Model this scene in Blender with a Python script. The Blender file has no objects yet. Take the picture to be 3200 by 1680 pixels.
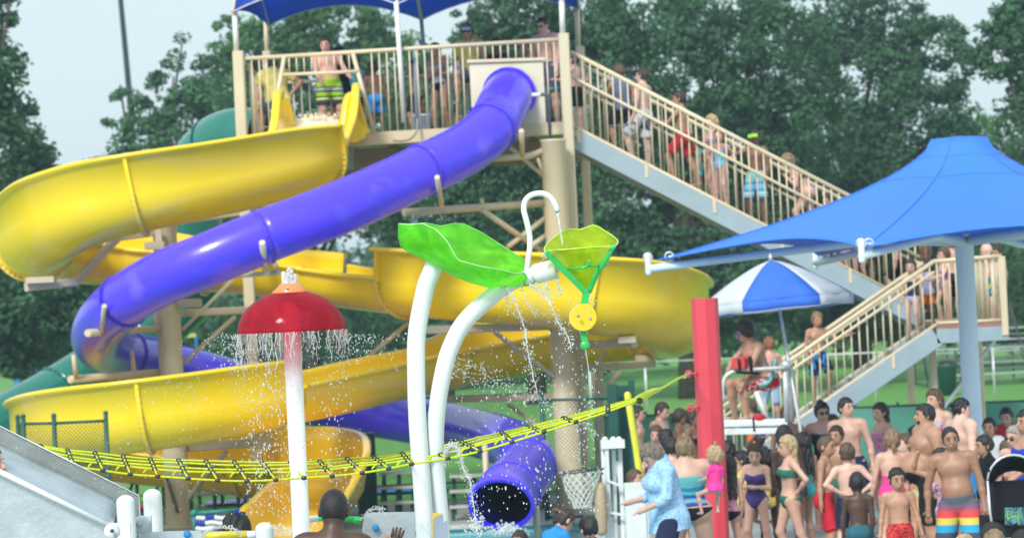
import bpy, math, random
import numpy as np
from mathutils import Vector, Matrix, noise

random.seed(7); np.random.seed(7)
S = bpy.context.scene
COL = S.collection

# ------------------------------------------------------------------ camera
F = 10000.0            # focal length in photo pixels (photo 3200 wide)
CAMH = 3.2
ROLL = math.radians(2.75)
PITCH = math.atan((944.0-840.0)/F)
cam_data = bpy.data.cameras.new("camera")
cam = bpy.data.objects.new("camera", cam_data); COL.objects.link(cam); S.camera = cam
cam.location = (0, 0, CAMH)
CM = Matrix.Rotation(math.pi/2+PITCH, 3, 'X') @ Matrix.Rotation(-ROLL, 3, 'Z')
cam.rotation_euler = CM.to_euler()
cam_data.sensor_width = 36; cam_data.lens = F/3200*36
cam_data.clip_start = 0.5; cam_data.clip_end = 3000
cam_data.dof.use_dof = True; cam_data.dof.focus_distance = 20.0; cam_data.dof.aperture_fstop = 4.4
cam_data.dof.aperture_blades = 0
# ------------------------------------------------------------------ sky, sun, exposure
SUN_EL, SUN_AZ = math.radians(39), math.radians(204)     # azimuth clockwise from +Y
world = bpy.data.worlds.new("World"); S.world = world; world.use_nodes = True
nt = world.node_tree; bgn = nt.nodes['Background']
sky = nt.nodes.new('ShaderNodeTexSky'); sky.sky_type = 'NISHITA'; sky.sun_disc = False
sky.sun_elevation = SUN_EL; sky.sun_rotation = SUN_AZ; sky.air_density = 1.2; sky.dust_density = 4; sky.ozone_density = 1.5
cl = nt.nodes.new('ShaderNodeTexNoise'); cl.inputs['Scale'].default_value = 1.6; cl.inputs['Detail'].default_value = 4
tcw = nt.nodes.new('ShaderNodeTexCoord'); nt.links.new(tcw.outputs['Generated'], cl.inputs['Vector'])
rmp = nt.nodes.new('ShaderNodeMapRange'); rmp.inputs[1].default_value = .3; rmp.inputs[2].default_value = .7
rmp.inputs[3].default_value = .72; rmp.inputs[4].default_value = .9
nt.links.new(cl.outputs['Fac'], rmp.inputs[0])
mxw = nt.nodes.new('ShaderNodeMixRGB'); mxw.inputs[2].default_value = (5.9, 7.1, 7.5, 1)
nt.links.new(rmp.outputs[0], mxw.inputs[0]); nt.links.new(sky.outputs[0], mxw.inputs[1])
nt.links.new(mxw.outputs[0], bgn.inputs['Color']); bgn.inputs['Strength'].default_value = 0.1
sun_d = bpy.data.lights.new("sun", 'SUN'); sun_d.energy = 2.3; sun_d.angle = math.radians(14); sun_d.color = (1, .96, .9)
sun = bpy.data.objects.new("sun", sun_d); COL.objects.link(sun)
sd = Vector((math.sin(SUN_AZ)*math.cos(SUN_EL), math.cos(SUN_AZ)*math.cos(SUN_EL), math.sin(SUN_EL)))
sun.rotation_euler = sd.to_track_quat('Z', 'Y').to_euler()
S.view_settings.view_transform = 'Standard'; S.view_settings.look = 'None'
S.view_settings.exposure = 0.54; S.view_settings.gamma = 1; S.view_settings.use_curve_mapping = False
S.cycles.use_denoising = True
S.cycles.max_bounces = 6; S.cycles.transparent_max_bounces = 10; S.cycles.diffuse_bounces = 3
S.cycles.volume_bounces = 0; S.cycles.caustics_reflective = False; S.cycles.caustics_refractive = False

# ------------------------------------------------------------------ helpers
def W(px, py, D):
    d = CM @ Vector(((px-1600.0)/F, (840.0-py)/F, -1.0))
    return Vector((0, 0, CAMH)) + d*(D/d.y)
def G(px, D, z=0.0):
    """ground point below photo column px at depth D"""
    # solve py so that z matches
    y0 = 944-(px-1600)*math.tan(ROLL)
    py = y0+(CAMH-z)*F/D
    for _ in range(3):
        p = W(px, py, D); py += (p.z-z)*F/D
    return W(px, py, D)

MATS = {}
def _ramp(nt, stops, const=False):
    r = nt.nodes.new('ShaderNodeValToRGB'); cr = r.color_ramp
    if const: cr.interpolation = 'CONSTANT'
    while len(cr.elements) > 1: cr.elements.remove(cr.elements[-1])
    cr.elements[0].position = stops[0][0]; cr.elements[0].color = (*stops[0][1], 1)
    for p, c in stops[1:]:
        e = cr.elements.new(p); e.color = (*c, 1)
    return r
def mat(name, col, rough=.5, var=.08, scale=6.0, metal=0, spec=.5, bump=0, bscale=40, trans=None, coat=0, sss=0, dirt=None):
    """principled + colour noise (+bump). trans=(mix, colour): translucent share for thin fabric/leaf"""
    if name in MATS: return MATS[name]
    m = bpy.data.materials.new(name); m.use_nodes = True; nt = m.node_tree
    b = nt.nodes['Principled BSDF']; MATS[name] = m
    b.inputs['Roughness'].default_value = rough; b.inputs['Metallic'].default_value = metal
    b.inputs['Specular IOR Level'].default_value = spec
    b.inputs['Coat Weight'].default_value = coat
    if sss:
        b.inputs['Subsurface Weight'].default_value = sss; b.inputs['Subsurface Radius'].default_value = (.02, .008, .004)
        b.inputs['Subsurface Scale'].default_value = .6
    tc = nt.nodes.new('ShaderNodeTexCoord')
    n = nt.nodes.new('ShaderNodeTexNoise'); n.inputs['Scale'].default_value = scale; n.inputs['Detail'].default_value = 5
    nt.links.new(tc.outputs['Object'], n.inputs['Vector'])
    lo = tuple(max(0, c*(1-var*1.6)) for c in col); hi = tuple(min(1, c*(1+var*1.6)) for c in col)
    r = _ramp(nt, [(.25, lo), (.75, hi)]); nt.links.new(n.outputs['Fac'], r.inputs[0])
    out = r.outputs[0]
    if dirt:
        n3 = nt.nodes.new('ShaderNodeTexNoise'); n3.inputs['Scale'].default_value = dirt[2]; n3.inputs['Detail'].default_value = 8
        nt.links.new(tc.outputs['Object'], n3.inputs['Vector'])
        rr = _ramp(nt, [(dirt[1], (0, 0, 0)), (min(1, dirt[1]+.12), (1, 1, 1))]); nt.links.new(n3.outputs['Fac'], rr.inputs[0])
        mx = nt.nodes.new('ShaderNodeMixRGB'); mx.inputs[2].default_value = (*dirt[0], 1)
        nt.links.new(rr.outputs[0], mx.inputs[0]); nt.links.new(out, mx.inputs[1]); out = mx.outputs[0]
    nt.links.new(out, b.inputs['Base Color'])
    n4 = nt.nodes.new('ShaderNodeMapRange'); n4.inputs[3].default_value = max(.02, rough-.08); n4.inputs[4].default_value = min(1, rough+.08)
    nt.links.new(n.outputs['Fac'], n4.inputs[0]); nt.links.new(n4.outputs[0], b.inputs['Roughness'])
    if bump:
        n2 = nt.nodes.new('ShaderNodeTexNoise'); n2.inputs['Scale'].default_value = bscale; n2.inputs['Detail'].default_value = 3
        nt.links.new(tc.outputs['Object'], n2.inputs['Vector'])
        bp = nt.nodes.new('ShaderNodeBump'); bp.inputs['Strength'].default_value = bump; bp.inputs['Distance'].default_value = .02
        nt.links.new(n2.outputs['Fac'], bp.inputs['Height']); nt.links.new(bp.outputs[0], b.inputs['Normal'])
    if trans:
        t = nt.nodes.new('ShaderNodeBsdfTranslucent'); t.inputs[0].default_value = (*trans[1], 1)
        ms = nt.nodes.new('ShaderNodeMixShader'); ms.inputs[0].default_value = trans[0]
        nt.links.new(b.outputs[0], ms.inputs[1]); nt.links.new(t.outputs[0], ms.inputs[2])
        nt.links.new(ms.outputs[0], nt.nodes['Material Output'].inputs[0])
    return m
def mat_bands(name, stops, rough=.8, axis=2, noise_amt=0.0, nscale=8):
    """cloth with printed bands; stops = [(z metres, colour)...] constant ramp over 0..2 m of local z"""
    if name in MATS: return MATS[name]
    m = bpy.data.materials.new(name); m.use_nodes = True; nt = m.node_tree; MATS[name] = m
    b = nt.nodes['Principled BSDF']; b.inputs['Roughness'].default_value = rough; b.inputs['Specular IOR Level'].default_value = .2
    tc = nt.nodes.new('ShaderNodeTexCoord'); sp = nt.nodes.new('ShaderNodeSeparateXYZ')
    nt.links.new(tc.outputs['Object'], sp.inputs[0])
    mr = nt.nodes.new('ShaderNodeMath'); mr.operation = 'MULTIPLY'; mr.inputs[1].default_value = .5
    src = sp.outputs[axis]
    if noise_amt:
        n = nt.nodes.new('ShaderNodeTexNoise'); n.inputs['Scale'].default_value = nscale
        nt.links.new(tc.outputs['Object'], n.inputs['Vector'])
        ma = nt.nodes.new('ShaderNodeMath'); ma.operation = 'MULTIPLY_ADD'; ma.inputs[1].default_value = noise_amt
        nt.links.new(n.outputs['Fac'], ma.inputs[0]); nt.links.new(src, ma.inputs[2]); src = ma.outputs[0]
    nt.links.new(src, mr.inputs[0])
    r = _ramp(nt, [(max(0, z/2), c) for z, c in stops], True); nt.links.new(mr.outputs[0], r.inputs[0])
    nt.links.new(r.outputs[0], b.inputs['Base Color'])
    return m
def mat_print(name, cols, scale=14, rough=.8):
    """cloth with an all-over print of patches"""
    if name in MATS: return MATS[name]
    m = bpy.data.materials.new(name); m.use_nodes = True; nt = m.node_tree; MATS[name] = m
    b = nt.nodes['Principled BSDF']; b.inputs['Roughness'].default_value = rough; b.inputs['Specular IOR Level'].default_value = .2
    tc = nt.nodes.new('ShaderNodeTexCoord'); v = nt.nodes.new('ShaderNodeTexNoise'); v.inputs['Scale'].default_value = scale
    v.inputs['Detail'].default_value = 1.5; v.inputs['Distortion'].default_value = 1.0
    nt.links.new(tc.outputs['Object'], v.inputs['Vector'])
    k = len(cols); r = _ramp(nt, [(0 if i == 0 else .33+.34*i/k, c) for i, c in enumerate(cols)], True)
    nt.links.new(v.outputs['Fac'], r.inputs[0]); nt.links.new(r.outputs[0], b.inputs['Base Color'])
    return m
def mat_tint(name, col, opacity=.5, rough=.12, tint=None, transl=.5):
    """see-through coloured plastic"""
    if name in MATS: return MATS[name]
    m = bpy.data.materials.new(name); m.use_nodes = True; nt = m.node_tree; MATS[name] = m
    b = nt.nodes['Principled BSDF']; b.inputs['Base Color'].default_value = (*col, 1); b.inputs['Roughness'].default_value = rough
    tc = nt.nodes.new('ShaderNodeTexCoord'); n = nt.nodes.new('ShaderNodeTexNoise'); n.inputs['Scale'].default_value = 7; n.inputs['Detail'].default_value = 5
    n.inputs['Distortion'].default_value = 1.2
    nt.links.new(tc.outputs['Object'], n.inputs['Vector'])
    r = _ramp(nt, [(.35, tuple(c*.8 for c in col)), (.7, tuple(min(1, c*1.15+.01) for c in col))]); nt.links.new(n.outputs['Fac'], r.inputs[0])
    nt.links.new(r.outputs[0], b.inputs['Base Color'])
    bp = nt.nodes.new('ShaderNodeBump'); bp.inputs['Strength'].default_value = .25; bp.inputs['Distance'].default_value = .01
    nt.links.new(n.outputs['Fac'], bp.inputs['Height']); nt.links.new(bp.outputs[0], b.inputs['Normal'])
    tl = nt.nodes.new('ShaderNodeBsdfTranslucent'); nt.links.new(r.outputs[0], tl.inputs[0])
    ms0 = nt.nodes.new('ShaderNodeMixShader'); ms0.inputs[0].default_value = transl
    nt.links.new(b.outputs[0], ms0.inputs[1]); nt.links.new(tl.outputs[0], ms0.inputs[2])
    tr = nt.nodes.new('ShaderNodeBsdfTransparent'); tr.inputs[0].default_value = (*(tint or col), 1)
    ms = nt.nodes.new('ShaderNodeMixShader'); ms.inputs[0].default_value = opacity
    nt.links.new(tr.outputs[0], ms.inputs[1]); nt.links.new(ms0.outputs[0], ms.inputs[2])
    nt.links.new(ms.outputs[0], nt.nodes['Material Output'].inputs[0])
    return m

def tag(o, label=None, cat=None, group=None, kind=None):
    if label: o['label'] = label
    if cat: o['category'] = cat
    if group: o['group'] = group
    if kind: o['kind'] = kind
    return o
def empty(name, loc, label, cat, group=None):
    e = bpy.data.objects.new(name, None); COL.objects.link(e); e.location = loc; e.empty_display_size = .1
    return tag(e, label, cat, group)
def link(name, me, parent=None, loc=(0, 0, 0)):
    o = bpy.data.objects.new(name, me); COL.objects.link(o)
    o.location = loc
    if parent: o.parent = parent
    return o
def base_of(parent):
    v = Vector((0, 0, 0)); p = parent
    while p: v += p.location; p = p.parent
    return v
class MB:
    """mesh builder in world coordinates"""
    def __init__(s): s.v = []; s.f = []; s.sm = []
    def add(s, vs, fs, smooth=True):
        k = len(s.v); s.v.extend([tuple(p) for p in vs]); s.f.extend([tuple(i+k for i in f) for f in fs]); s.sm.extend([smooth]*len(fs)); return s
    def build(s, name, m, parent=None, origin=None):
        b = base_of(parent); o0 = Vector(origin) if origin is not None else b
        me = bpy.data.meshes.new(name)
        me.from_pydata([(x-o0.x, y-o0.y, z-o0.z) for x, y, z in s.v], [], s.f)
        me.polygons.foreach_set('use_smooth', s.sm); me.materials.append(m); me.update()
        return link(name, me, parent, o0-b)
    # ---- shapes
    def box(s, c, sx, sy, sz, R=None):
        c = Vector(c); pts = []
        for dx in (-.5, .5):
            for dy in (-.5, .5):
                for dz in (-.5, .5):
                    v = Vector((dx*sx, dy*sy, dz*sz)); pts.append(c+(R@v if R else v))
        return s.add(pts, [(0, 1, 3, 2), (4, 6, 7, 5), (0, 4, 5, 1), (2, 3, 7, 6), (0, 2, 6, 4), (1, 5, 7, 3)], False)
    def beam(s, a, b, w, h=None, up=(0, 0, 1), bev=True):
        """square bar a->b, chamfered"""
        h = h or w; a = Vector(a); b = Vector(b); t = (b-a).normalized(); u = Vector(up)
        if abs(t.dot(u)) > .95: u = Vector((0, 1, 0))
        x = t.cross(u).normalized(); y = x.cross(t).normalized(); e = min(w, h)*.12
        prof = [(-w/2+e, -h/2), (w/2-e, -h/2), (w/2, -h/2+e), (w/2, h/2-e), (w/2-e, h/2), (-w/2+e, h/2), (-w/2, h/2-e), (-w/2, -h/2+e)]
        n = len(prof); vs = [p+x*q[0]+y*q[1] for p in (a, b) for q in prof]
        fs = [(i, (i+1) % n, n+(i+1) % n, n+i) for i in range(n)]+[tuple(range(n-1, -1, -1)), tuple(range(n, 2*n))]
        return s.add(vs, fs, False)
    def tube(s, pts, r, seg=12, cap=True, round_cap=False, closed=False):
        pts = [Vector(p) for p in pts]; n = len(pts)
        rs = list(r) if hasattr(r, '__len__') else [r]*n
        if round_cap:
            t0 = (pts[0]-pts[1]).normalized(); t1 = (pts[-1]-pts[-2]).normalized(); r0, r1 = rs[0], rs[-1]
            A = [(pts[0]+t0*r0*math.sin(a), r0*math.cos(a)) for a in (1.45, 1.1, .75, .35)]
            B = [(pts[-1]+t1*r1*math.sin(a), r1*math.cos(a)) for a in (.35, .75, 1.1, 1.45)]
            pts = [p for p, _ in A]+pts+[p for p, _ in B]; rs = [q for _, q in A]+rs+[q for _, q in B]; n = len(pts)
        tan = []
        for i in range(n):
            if closed: d = pts[(i+1) % n]-pts[i-1]
            else: d = pts[min(i+1, n-1)]-pts[max(i-1, 0)]
            tan.append(d.normalized() if d.length > 1e-9 else Vector((0, 0, 1)))
        u = Vector((0, 0, 1)) if abs(tan[0].z) < .9 else Vector((0, 1, 0))
        x = tan[0].cross(u).normalized(); vs = []
        for i in range(n):
            x = (x-tan[i]*x.dot(tan[i])).normalized(); y = tan[i].cross(x)
            for k in range(seg):
                a = 2*math.pi*k/seg; vs.append(pts[i]+(x*math.cos(a)+y*math.sin(a))*rs[i])
        fs = []
        for i in range(n if closed else n-1):
            j = (i+1) % n
            for k in range(seg):
                k2 = (k+1) % seg; fs.append((i*seg+k, i*seg+k2, j*seg+k2, j*seg+k))
        if cap and not closed:
            fs.append(tuple(range(seg-1, -1, -1))); fs.append(tuple((n-1)*seg+k for k in range(seg)))
        k0 = len(s.f); s.add(vs, fs, True)
        if cap and not closed: s.sm[-1] = s.sm[-2] = False
        return s
    def lathe(s, base, axis, prof, seg=24, x=None):
        base = Vector(base); axis = Vector(axis).normalized()
        u = Vector((0, 1, 0)) if abs(axis.y) < .9 else Vector((1, 0, 0))
        X = axis.cross(u).normalized(); Y = axis.cross(X); vs = []
        for (r, h) in prof:
            for k in range(seg):
                a = 2*math.pi*k/seg; vs.append(base+axis*h+(X*math.cos(a)+Y*math.sin(a))*r)
        fs = []
        for i in range(len(prof)-1):
            for k in range(seg):
                k2 = (k+1) % seg; fs.append((i*seg+k, i*seg+k2, (i+1)*seg+k2, (i+1)*seg+k))
        return s.add(vs, fs, True)
    def ball(s, c, r, seg=10, rings=6, sc=(1, 1, 1)):
        c = Vector(c); vs = []; fs = []
        for i in range(rings+1):
            t = math.pi*i/rings
            for k in range(seg):
                a = 2*math.pi*k/seg
                vs.append(c+Vector((math.sin(t)*math.cos(a)*sc[0], math.sin(t)*math.sin(a)*sc[1], math.cos(t)*sc[2]))*r)
        for i in range(rings):
            for k in range(seg):
                k2 = (k+1) % seg; fs.append((i*seg+k, (i+1)*seg+k, (i+1)*seg+k2, i*seg+k2))
        return s.add(vs, fs, True)
    def grid(s, rows, smooth=True, closed=False):
        n = len(rows); m = len(rows[0]); vs = [p for r in rows for p in r]; fs = []
        for i in range(n-1):
            for j in range(m if closed else m-1):
                j2 = (j+1) % m; fs.append((i*m+j, i*m+j2, (i+1)*m+j2, (i+1)*m+j))
        return s.add(vs, fs, smooth)
def solidify(o, t, off=0):
    md = o.modifiers.new('thickness', 'SOLIDIFY'); md.thickness = t; md.offset = off; return o
def crom(pts, n):
    """Catmull-Rom through pts (any tuples), n samples per span"""
    P = [np.array(p, float) for p in pts]; P = [2*P[0]-P[1]]+P+[2*P[-1]-P[-2]]; out = []
    for i in range(1, len(P)-2):
        for k in range(n):
            t = k/n; a, b, c, d = P[i-1:i+3]
            out.append(.5*((2*b)+(-a+c)*t+(2*a-5*b+4*c-d)*t*t+(-a+3*b-3*c+d)*t**3))
    out.append(P[-2]); return out
def WP(lst, n=0):
    """list of (px,py,D) -> world points, optionally smoothed"""
    ps = [tuple(W(*p)) for p in lst]
    return [Vector(p) for p in (crom(ps, n) if n else ps)]
def dup(o, loc, parent=None, name=None):
    c = o.copy(); COL.objects.link(c); c.location = loc
    if parent: c.parent = parent
    return c

# ------------------------------------------------------------------ materials
SK = lambda n, c: mat(n, c, .45, .09, 7, sss=.12, spec=.4, bump=.12, bscale=22, dirt=((c[0]*1.02, c[1]*.80, c[2]*.78), .60, 9))
skin = {'pale': SK('skin_pale', (.66, .44, .36)), 'fair': SK('skin_fair', (.58, .36, .28)), 'pink': SK('skin_pink', (.62, .36, .30)),
        'tan': SK('skin_tan', (.44, .25, .17)), 'olive': SK('skin_olive', (.34, .19, .125)), 'brown': SK('skin_brown', (.21, .11, .072)),
        'dark': SK('skin_dark', (.085, .048, .036))}
hairm = {'black': mat('hair_black', (.012, .011, .013), .45, .3, 30, bump=.4, bscale=120), 'dbrown': mat('hair_dark_brown', (.035, .022, .017), .5, .3, 30, bump=.4, bscale=120),
         'brown': mat('hair_brown', (.095, .058, .036), .5, .3, 30, bump=.4, bscale=120), 'blond': mat('hair_blond', (.42, .31, .17), .5, .3, 30, bump=.4, bscale=120),
         'lbrown': mat('hair_light_brown', (.22, .145, .085), .5, .3, 30, bump=.4, bscale=120), 'grey': mat('hair_grey', (.27, .25, .24), .5, .25, 30, bump=.4, bscale=120),
         'ash': mat('hair_ash_brown', (.17, .135, .11), .5, .35, 25, bump=.5, bscale=90), 'ginger': mat('hair_ginger', (.24, .10, .045), .5, .25, 30, bump=.4, bscale=120)}
def cloth(n, c, **k): return mat('cloth_'+n, c, .85, .07, 12, spec=.2, bump=.15, bscale=60, **k)
CL = {n: cloth(n, c) for n, c in dict(black=(.012, .013, .018), navy=(.02, .028, .075), yellow=(.72, .62, .18), red=(.50, .025, .04), green=(.03, .17, .12),
      dgreen=(.025, .055, .05), purple=(.075, .05, .21), pink=(.85, .06, .33), blue=(.03, .25, .62), teal=(.05, .42, .46), white=(.72, .74, .76), grey=(.22, .24, .28),
      slate=(.13, .17, .28), orange=(.75, .2, .03), cyan=(.12, .6, .72), lavender=(.42, .4, .68), turq=(.2, .62, .62), royal=(.02, .06, .42), lime=(.35, .75, .05), tealdk=(.03, .13, .18)).items()}
M_beige = mat('beige_paint', (.60, .51, .35), .42, .05, 1.5, dirt=((.42, .36, .25), .66, 2.5))
M_rail = mat('beige_rail_paint', (.66, .57, .40), .4, .05, 3, dirt=((.42, .33, .22), .7, 5))
M_post = mat('ivory_post_paint', (.63, .56, .40), .4, .04, 1.0, dirt=((.52, .46, .33), .72, 1.6))
M_grey = mat('blue_grey_steel_paint', (.30, .40, .46), .45, .05, 2, dirt=((.36, .27, .2), .74, 4))
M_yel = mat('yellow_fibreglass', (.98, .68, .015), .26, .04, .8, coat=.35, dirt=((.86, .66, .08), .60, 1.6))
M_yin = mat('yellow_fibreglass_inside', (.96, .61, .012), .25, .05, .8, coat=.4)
M_pur = mat('violet_fibreglass', (.085, .045, .98), .30, .05, .8, coat=.3, dirt=((.17, .13, .88), .62, 1.2))
M_purd = mat('violet_flange', (.07, .055, .62), .35, .1, 3)
M_teal = mat('green_fibreglass', (.010, .17, .13), .25, .06, .8, coat=.4)
M_white = mat('white_powder_coat', (.74, .80, .82), .28, .025, 3, coat=.2)
M_steel = mat('galvanised_steel', (.58, .62, .64), .38, .1, 8, metal=.35)
M_bolt = mat('steel_bolt', (.42, .45, .48), .3, .1, 8, metal=.8)
M_water = mat_tint('white_water', (.90, .94, .96), .72, .12, (.93, .97, .98), .35)
M_darkgreen = mat('dark_green_paint', (.012, .085, .065), .45, .08, 4)
# ================================================================== SETTING
def sheet(name, x0, x1, y0, y1, z, m, kind='structure'):
    b = MB(); b.add([(x0, y0, z), (x1, y0, z), (x1, y1, z), (x0, y1, z)], [(0, 1, 2, 3)], False)
    return tag(b.build(name, m), kind=kind)
def mat_ground(name, cols, scale, rough=.95, bump=.3, scale2=.05):
    m = bpy.data.materials.new(name); m.use_nodes = True; nt = m.node_tree; b = nt.nodes['Principled BSDF']
    b.inputs['Roughness'].default_value = rough; b.inputs['Specular IOR Level'].default_value = .2
    tc = nt.nodes.new('ShaderNodeTexCoord')
    n = nt.nodes.new('ShaderNodeTexNoise'); n.inputs['Scale'].default_value = scale; n.inputs['Detail'].default_value = 8
    n2 = nt.nodes.new('ShaderNodeTexNoise'); n2.inputs['Scale'].default_value = scale2; n2.inputs['Detail'].default_value = 3
    mp = nt.nodes.new('ShaderNodeMapping'); mp.inputs['Scale'].default_value = (1, .35, 1)
    nt.links.new(tc.outputs['Object'], n.inputs['Vector']); nt.links.new(tc.outputs['Object'], mp.inputs[0]); nt.links.new(mp.outputs[0], n2.inputs['Vector'])
    ad = nt.nodes.new('ShaderNodeMath'); ad.operation = 'MULTIPLY_ADD'; ad.inputs[1].default_value = .5
    h = nt.nodes.new('ShaderNodeMath'); h.operation = 'MULTIPLY'; h.inputs[1].default_value = .5
    nt.links.new(n.outputs['Fac'], h.inputs[0]); nt.links.new(n2.outputs['Fac'], ad.inputs[0]); nt.links.new(h.outputs[0], ad.inputs[2])
    k = len(cols); r = _ramp(nt, [(.32+.36*i/(k-1), c) for i, c in enumerate(cols)]); nt.links.new(ad.outputs[0], r.inputs[0])
    nt.links.new(r.outputs[0], b.inputs['Base Color'])
    bp = nt.nodes.new('ShaderNodeBump'); bp.inputs['Strength'].default_value = bump; nt.links.new(n.outputs['Fac'], bp.inputs['Height']); nt.links.new(bp.outputs[0], b.inputs['Normal'])
    return m
M_grass = mat_ground('mown_grass', [(.085, .225, .055), (.12, .30, .07), (.17, .35, .09)], 3.0)
M_deck = mat_ground('pool_deck_concrete', [(.27, .31, .30), (.36, .40, .38), (.44, .47, .45)], 6.0, .85, .1, .3)
M_sand = mat_ground('infield_sand', [(.5, .36, .2), (.6, .45, .26)], 3)
sheet('ground', -400, 400, -20, 900, -.1, M_grass)
sheet('lawn', -250, 250, 52.5, 700, 0, M_grass)
sheet('infield', -17, -11.5, 175, 215, .006, M_sand)
# deck with a pool let into it
PX0, PX1, PY0, PY1 = -9.0, .95, 26.0, 45.8
b = MB()
for (x0, x1, y0, y1) in ((-60, PX0, -5, 52.5), (PX1, 60, -5, 52.5), (PX0, PX1, -5, PY0), (PX0, PX1, PY1, 52.5)):
    b.add([(x0, y0, 0), (x1, y0, 0), (x1, y1, 0), (x0, y1, 0)], [(0, 1, 2, 3)], False)
tag(b.build('pool_deck', M_deck), kind='structure')
b = MB(); z = -.5
b.add([(PX0, PY0, z), (PX1, PY0, z), (PX1, PY1, z), (PX0, PY1, z), (PX0, PY0, 0), (PX1, PY0, 0), (PX1, PY1, 0), (PX0, PY1, 0)],
      [(0, 1, 2, 3), (0, 4, 5, 1), (1, 5, 6, 2), (2, 6, 7, 3), (3, 7, 4, 0)], False)
tag(b.build('pool_basin', mat('pool_plaster', (.30, .62, .68), .6, .05, 1)), kind='structure')
b = MB()
for a, c in (((PX0-.15, PY1+.08, .025), (PX1+.15, PY1+.08, .025)), ((PX1+.08, PY0, .025), (PX1+.08, PY1, .025))):
    b.beam(a, c, .3, .05)
tag(b.build('pool_coping', mat('coping_stone', (.5, .53, .52), .8, .08, 5)), kind='structure')
def mat_pool():
    m = bpy.data.materials.new('pool_water'); m.use_nodes = True; nt = m.node_tree; b = nt.nodes['Principled BSDF']
    b.inputs['Base Color'].default_value = (.12, .55, .62, 1); b.inputs['Roughness'].default_value = .08; b.inputs['Transmission Weight'].default_value = .35
    b.inputs['IOR'].default_value = 1.33
    tc = nt.nodes.new('ShaderNodeTexCoord'); n = nt.nodes.new('ShaderNodeTexNoise'); n.inputs['Scale'].default_value = 3.5; n.inputs['Detail'].default_value = 4
    nt.links.new(tc.outputs['Object'], n.inputs['Vector']); bp = nt.nodes.new('ShaderNodeBump'); bp.inputs['Strength'].default_value = .6; bp.inputs['Distance'].default_value = .12
    nt.links.new(n.outputs['Fac'], bp.inputs['Height']); nt.links.new(bp.outputs[0], b.inputs['Normal'])
    return m
sheet('pool_water', PX0+.01, PX1-.01, PY0+.01, PY1-.01, -.09, mat_pool())

# ------------------------------------------------------------------ trees
def leafmat(n, c, t):
    m = bpy.data.materials.new(n); m.use_nodes = True; nt = m.node_tree; b = nt.nodes['Principled BSDF']
    b.inputs['Roughness'].default_value = .7; b.inputs['Specular IOR Level'].default_value = .12
    tc = nt.nodes.new('ShaderNodeTexCoord'); nz = nt.nodes.new('ShaderNodeTexNoise'); nz.inputs['Scale'].default_value = .55; nz.inputs['Detail'].default_value = 5
    nt.links.new(tc.outputs['Object'], nz.inputs['Vector'])
    r = _ramp(nt, [(.3, tuple(x*.6 for x in c)), (.52, c), (.75, tuple(x*1.6 for x in c))]); nt.links.new(nz.outputs['Fac'], r.inputs[0])
    nt.links.new(r.outputs[0], b.inputs['Base Color'])
    tr = nt.nodes.new('ShaderNodeBsdfTranslucent'); tr.inputs[0].default_value = (*t, 1); ms = nt.nodes.new('ShaderNodeMixShader'); ms.inputs[0].default_value = .25
    nt.links.new(b.outputs[0], ms.inputs[1]); nt.links.new(tr.outputs[0], ms.inputs[2]); nt.links.new(ms.outputs[0], nt.nodes['Material Output'].inputs[0])
    return m
LEAF = {'deep': leafmat('leaf_deep_green', (.060, .138, .074), (.09, .19, .08)), 'mid': leafmat('leaf_mid_green', (.065, .155, .075), (.10, .24, .08)),
        'light': leafmat('leaf_light_green', (.08, .19, .07), (.13, .3, .08))}
M_bark = mat('grey_brown_bark', (.075, .06, .048), .9, .25, 5, bump=.8, bscale=14)
def leaf_mesh(name, centers, radii, nleaf, size, flat=.75, rng=None):
    rng = rng or np.random
    C = np.asarray(centers); R = np.asarray(radii); n = len(C)
    idx = np.repeat(np.arange(n), nleaf)
    d = rng.normal(size=(len(idx), 3)); d /= np.linalg.norm(d, axis=1)[:, None]
    rr = rng.uniform(.25, 1.05, len(idx))**.6
    P = C[idx]+d*(R[idx]*rr)[:, None]*np.array([1, 1, flat])
    nrm = d*.7+rng.normal(size=d.shape)*.55+np.array([0, 0, .45]); nrm /= np.linalg.norm(nrm, axis=1)[:, None]
    a = np.cross(nrm, rng.normal(size=d.shape)); a /= np.linalg.norm(a, axis=1)[:, None]; c = np.cross(nrm, a)
    sz = size*rng.uniform(.6, 1.35, len(idx))[:, None]
    v = np.stack([P-a*sz*.5, P+c*sz*.32+nrm*sz*.08, P+a*sz*.6, P-c*sz*.32+nrm*sz*.08], 1).reshape(-1, 3)
    me = bpy.data.meshes.new(name); k = len(P)
    me.vertices.add(k*4); me.vertices.foreach_set('co', v.astype(np.float32).ravel())
    me.loops.add(k*4); me.loops.foreach_set('vertex_index', np.arange(k*4, dtype=np.int32))
    me.polygons.add(k); me.polygons.foreach_set('loop_start', np.arange(0, k*4, 4, dtype=np.int32)); me.polygons.foreach_set('loop_total', np.full(k, 4, dtype=np.int32))
    me.update(); return me
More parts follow.
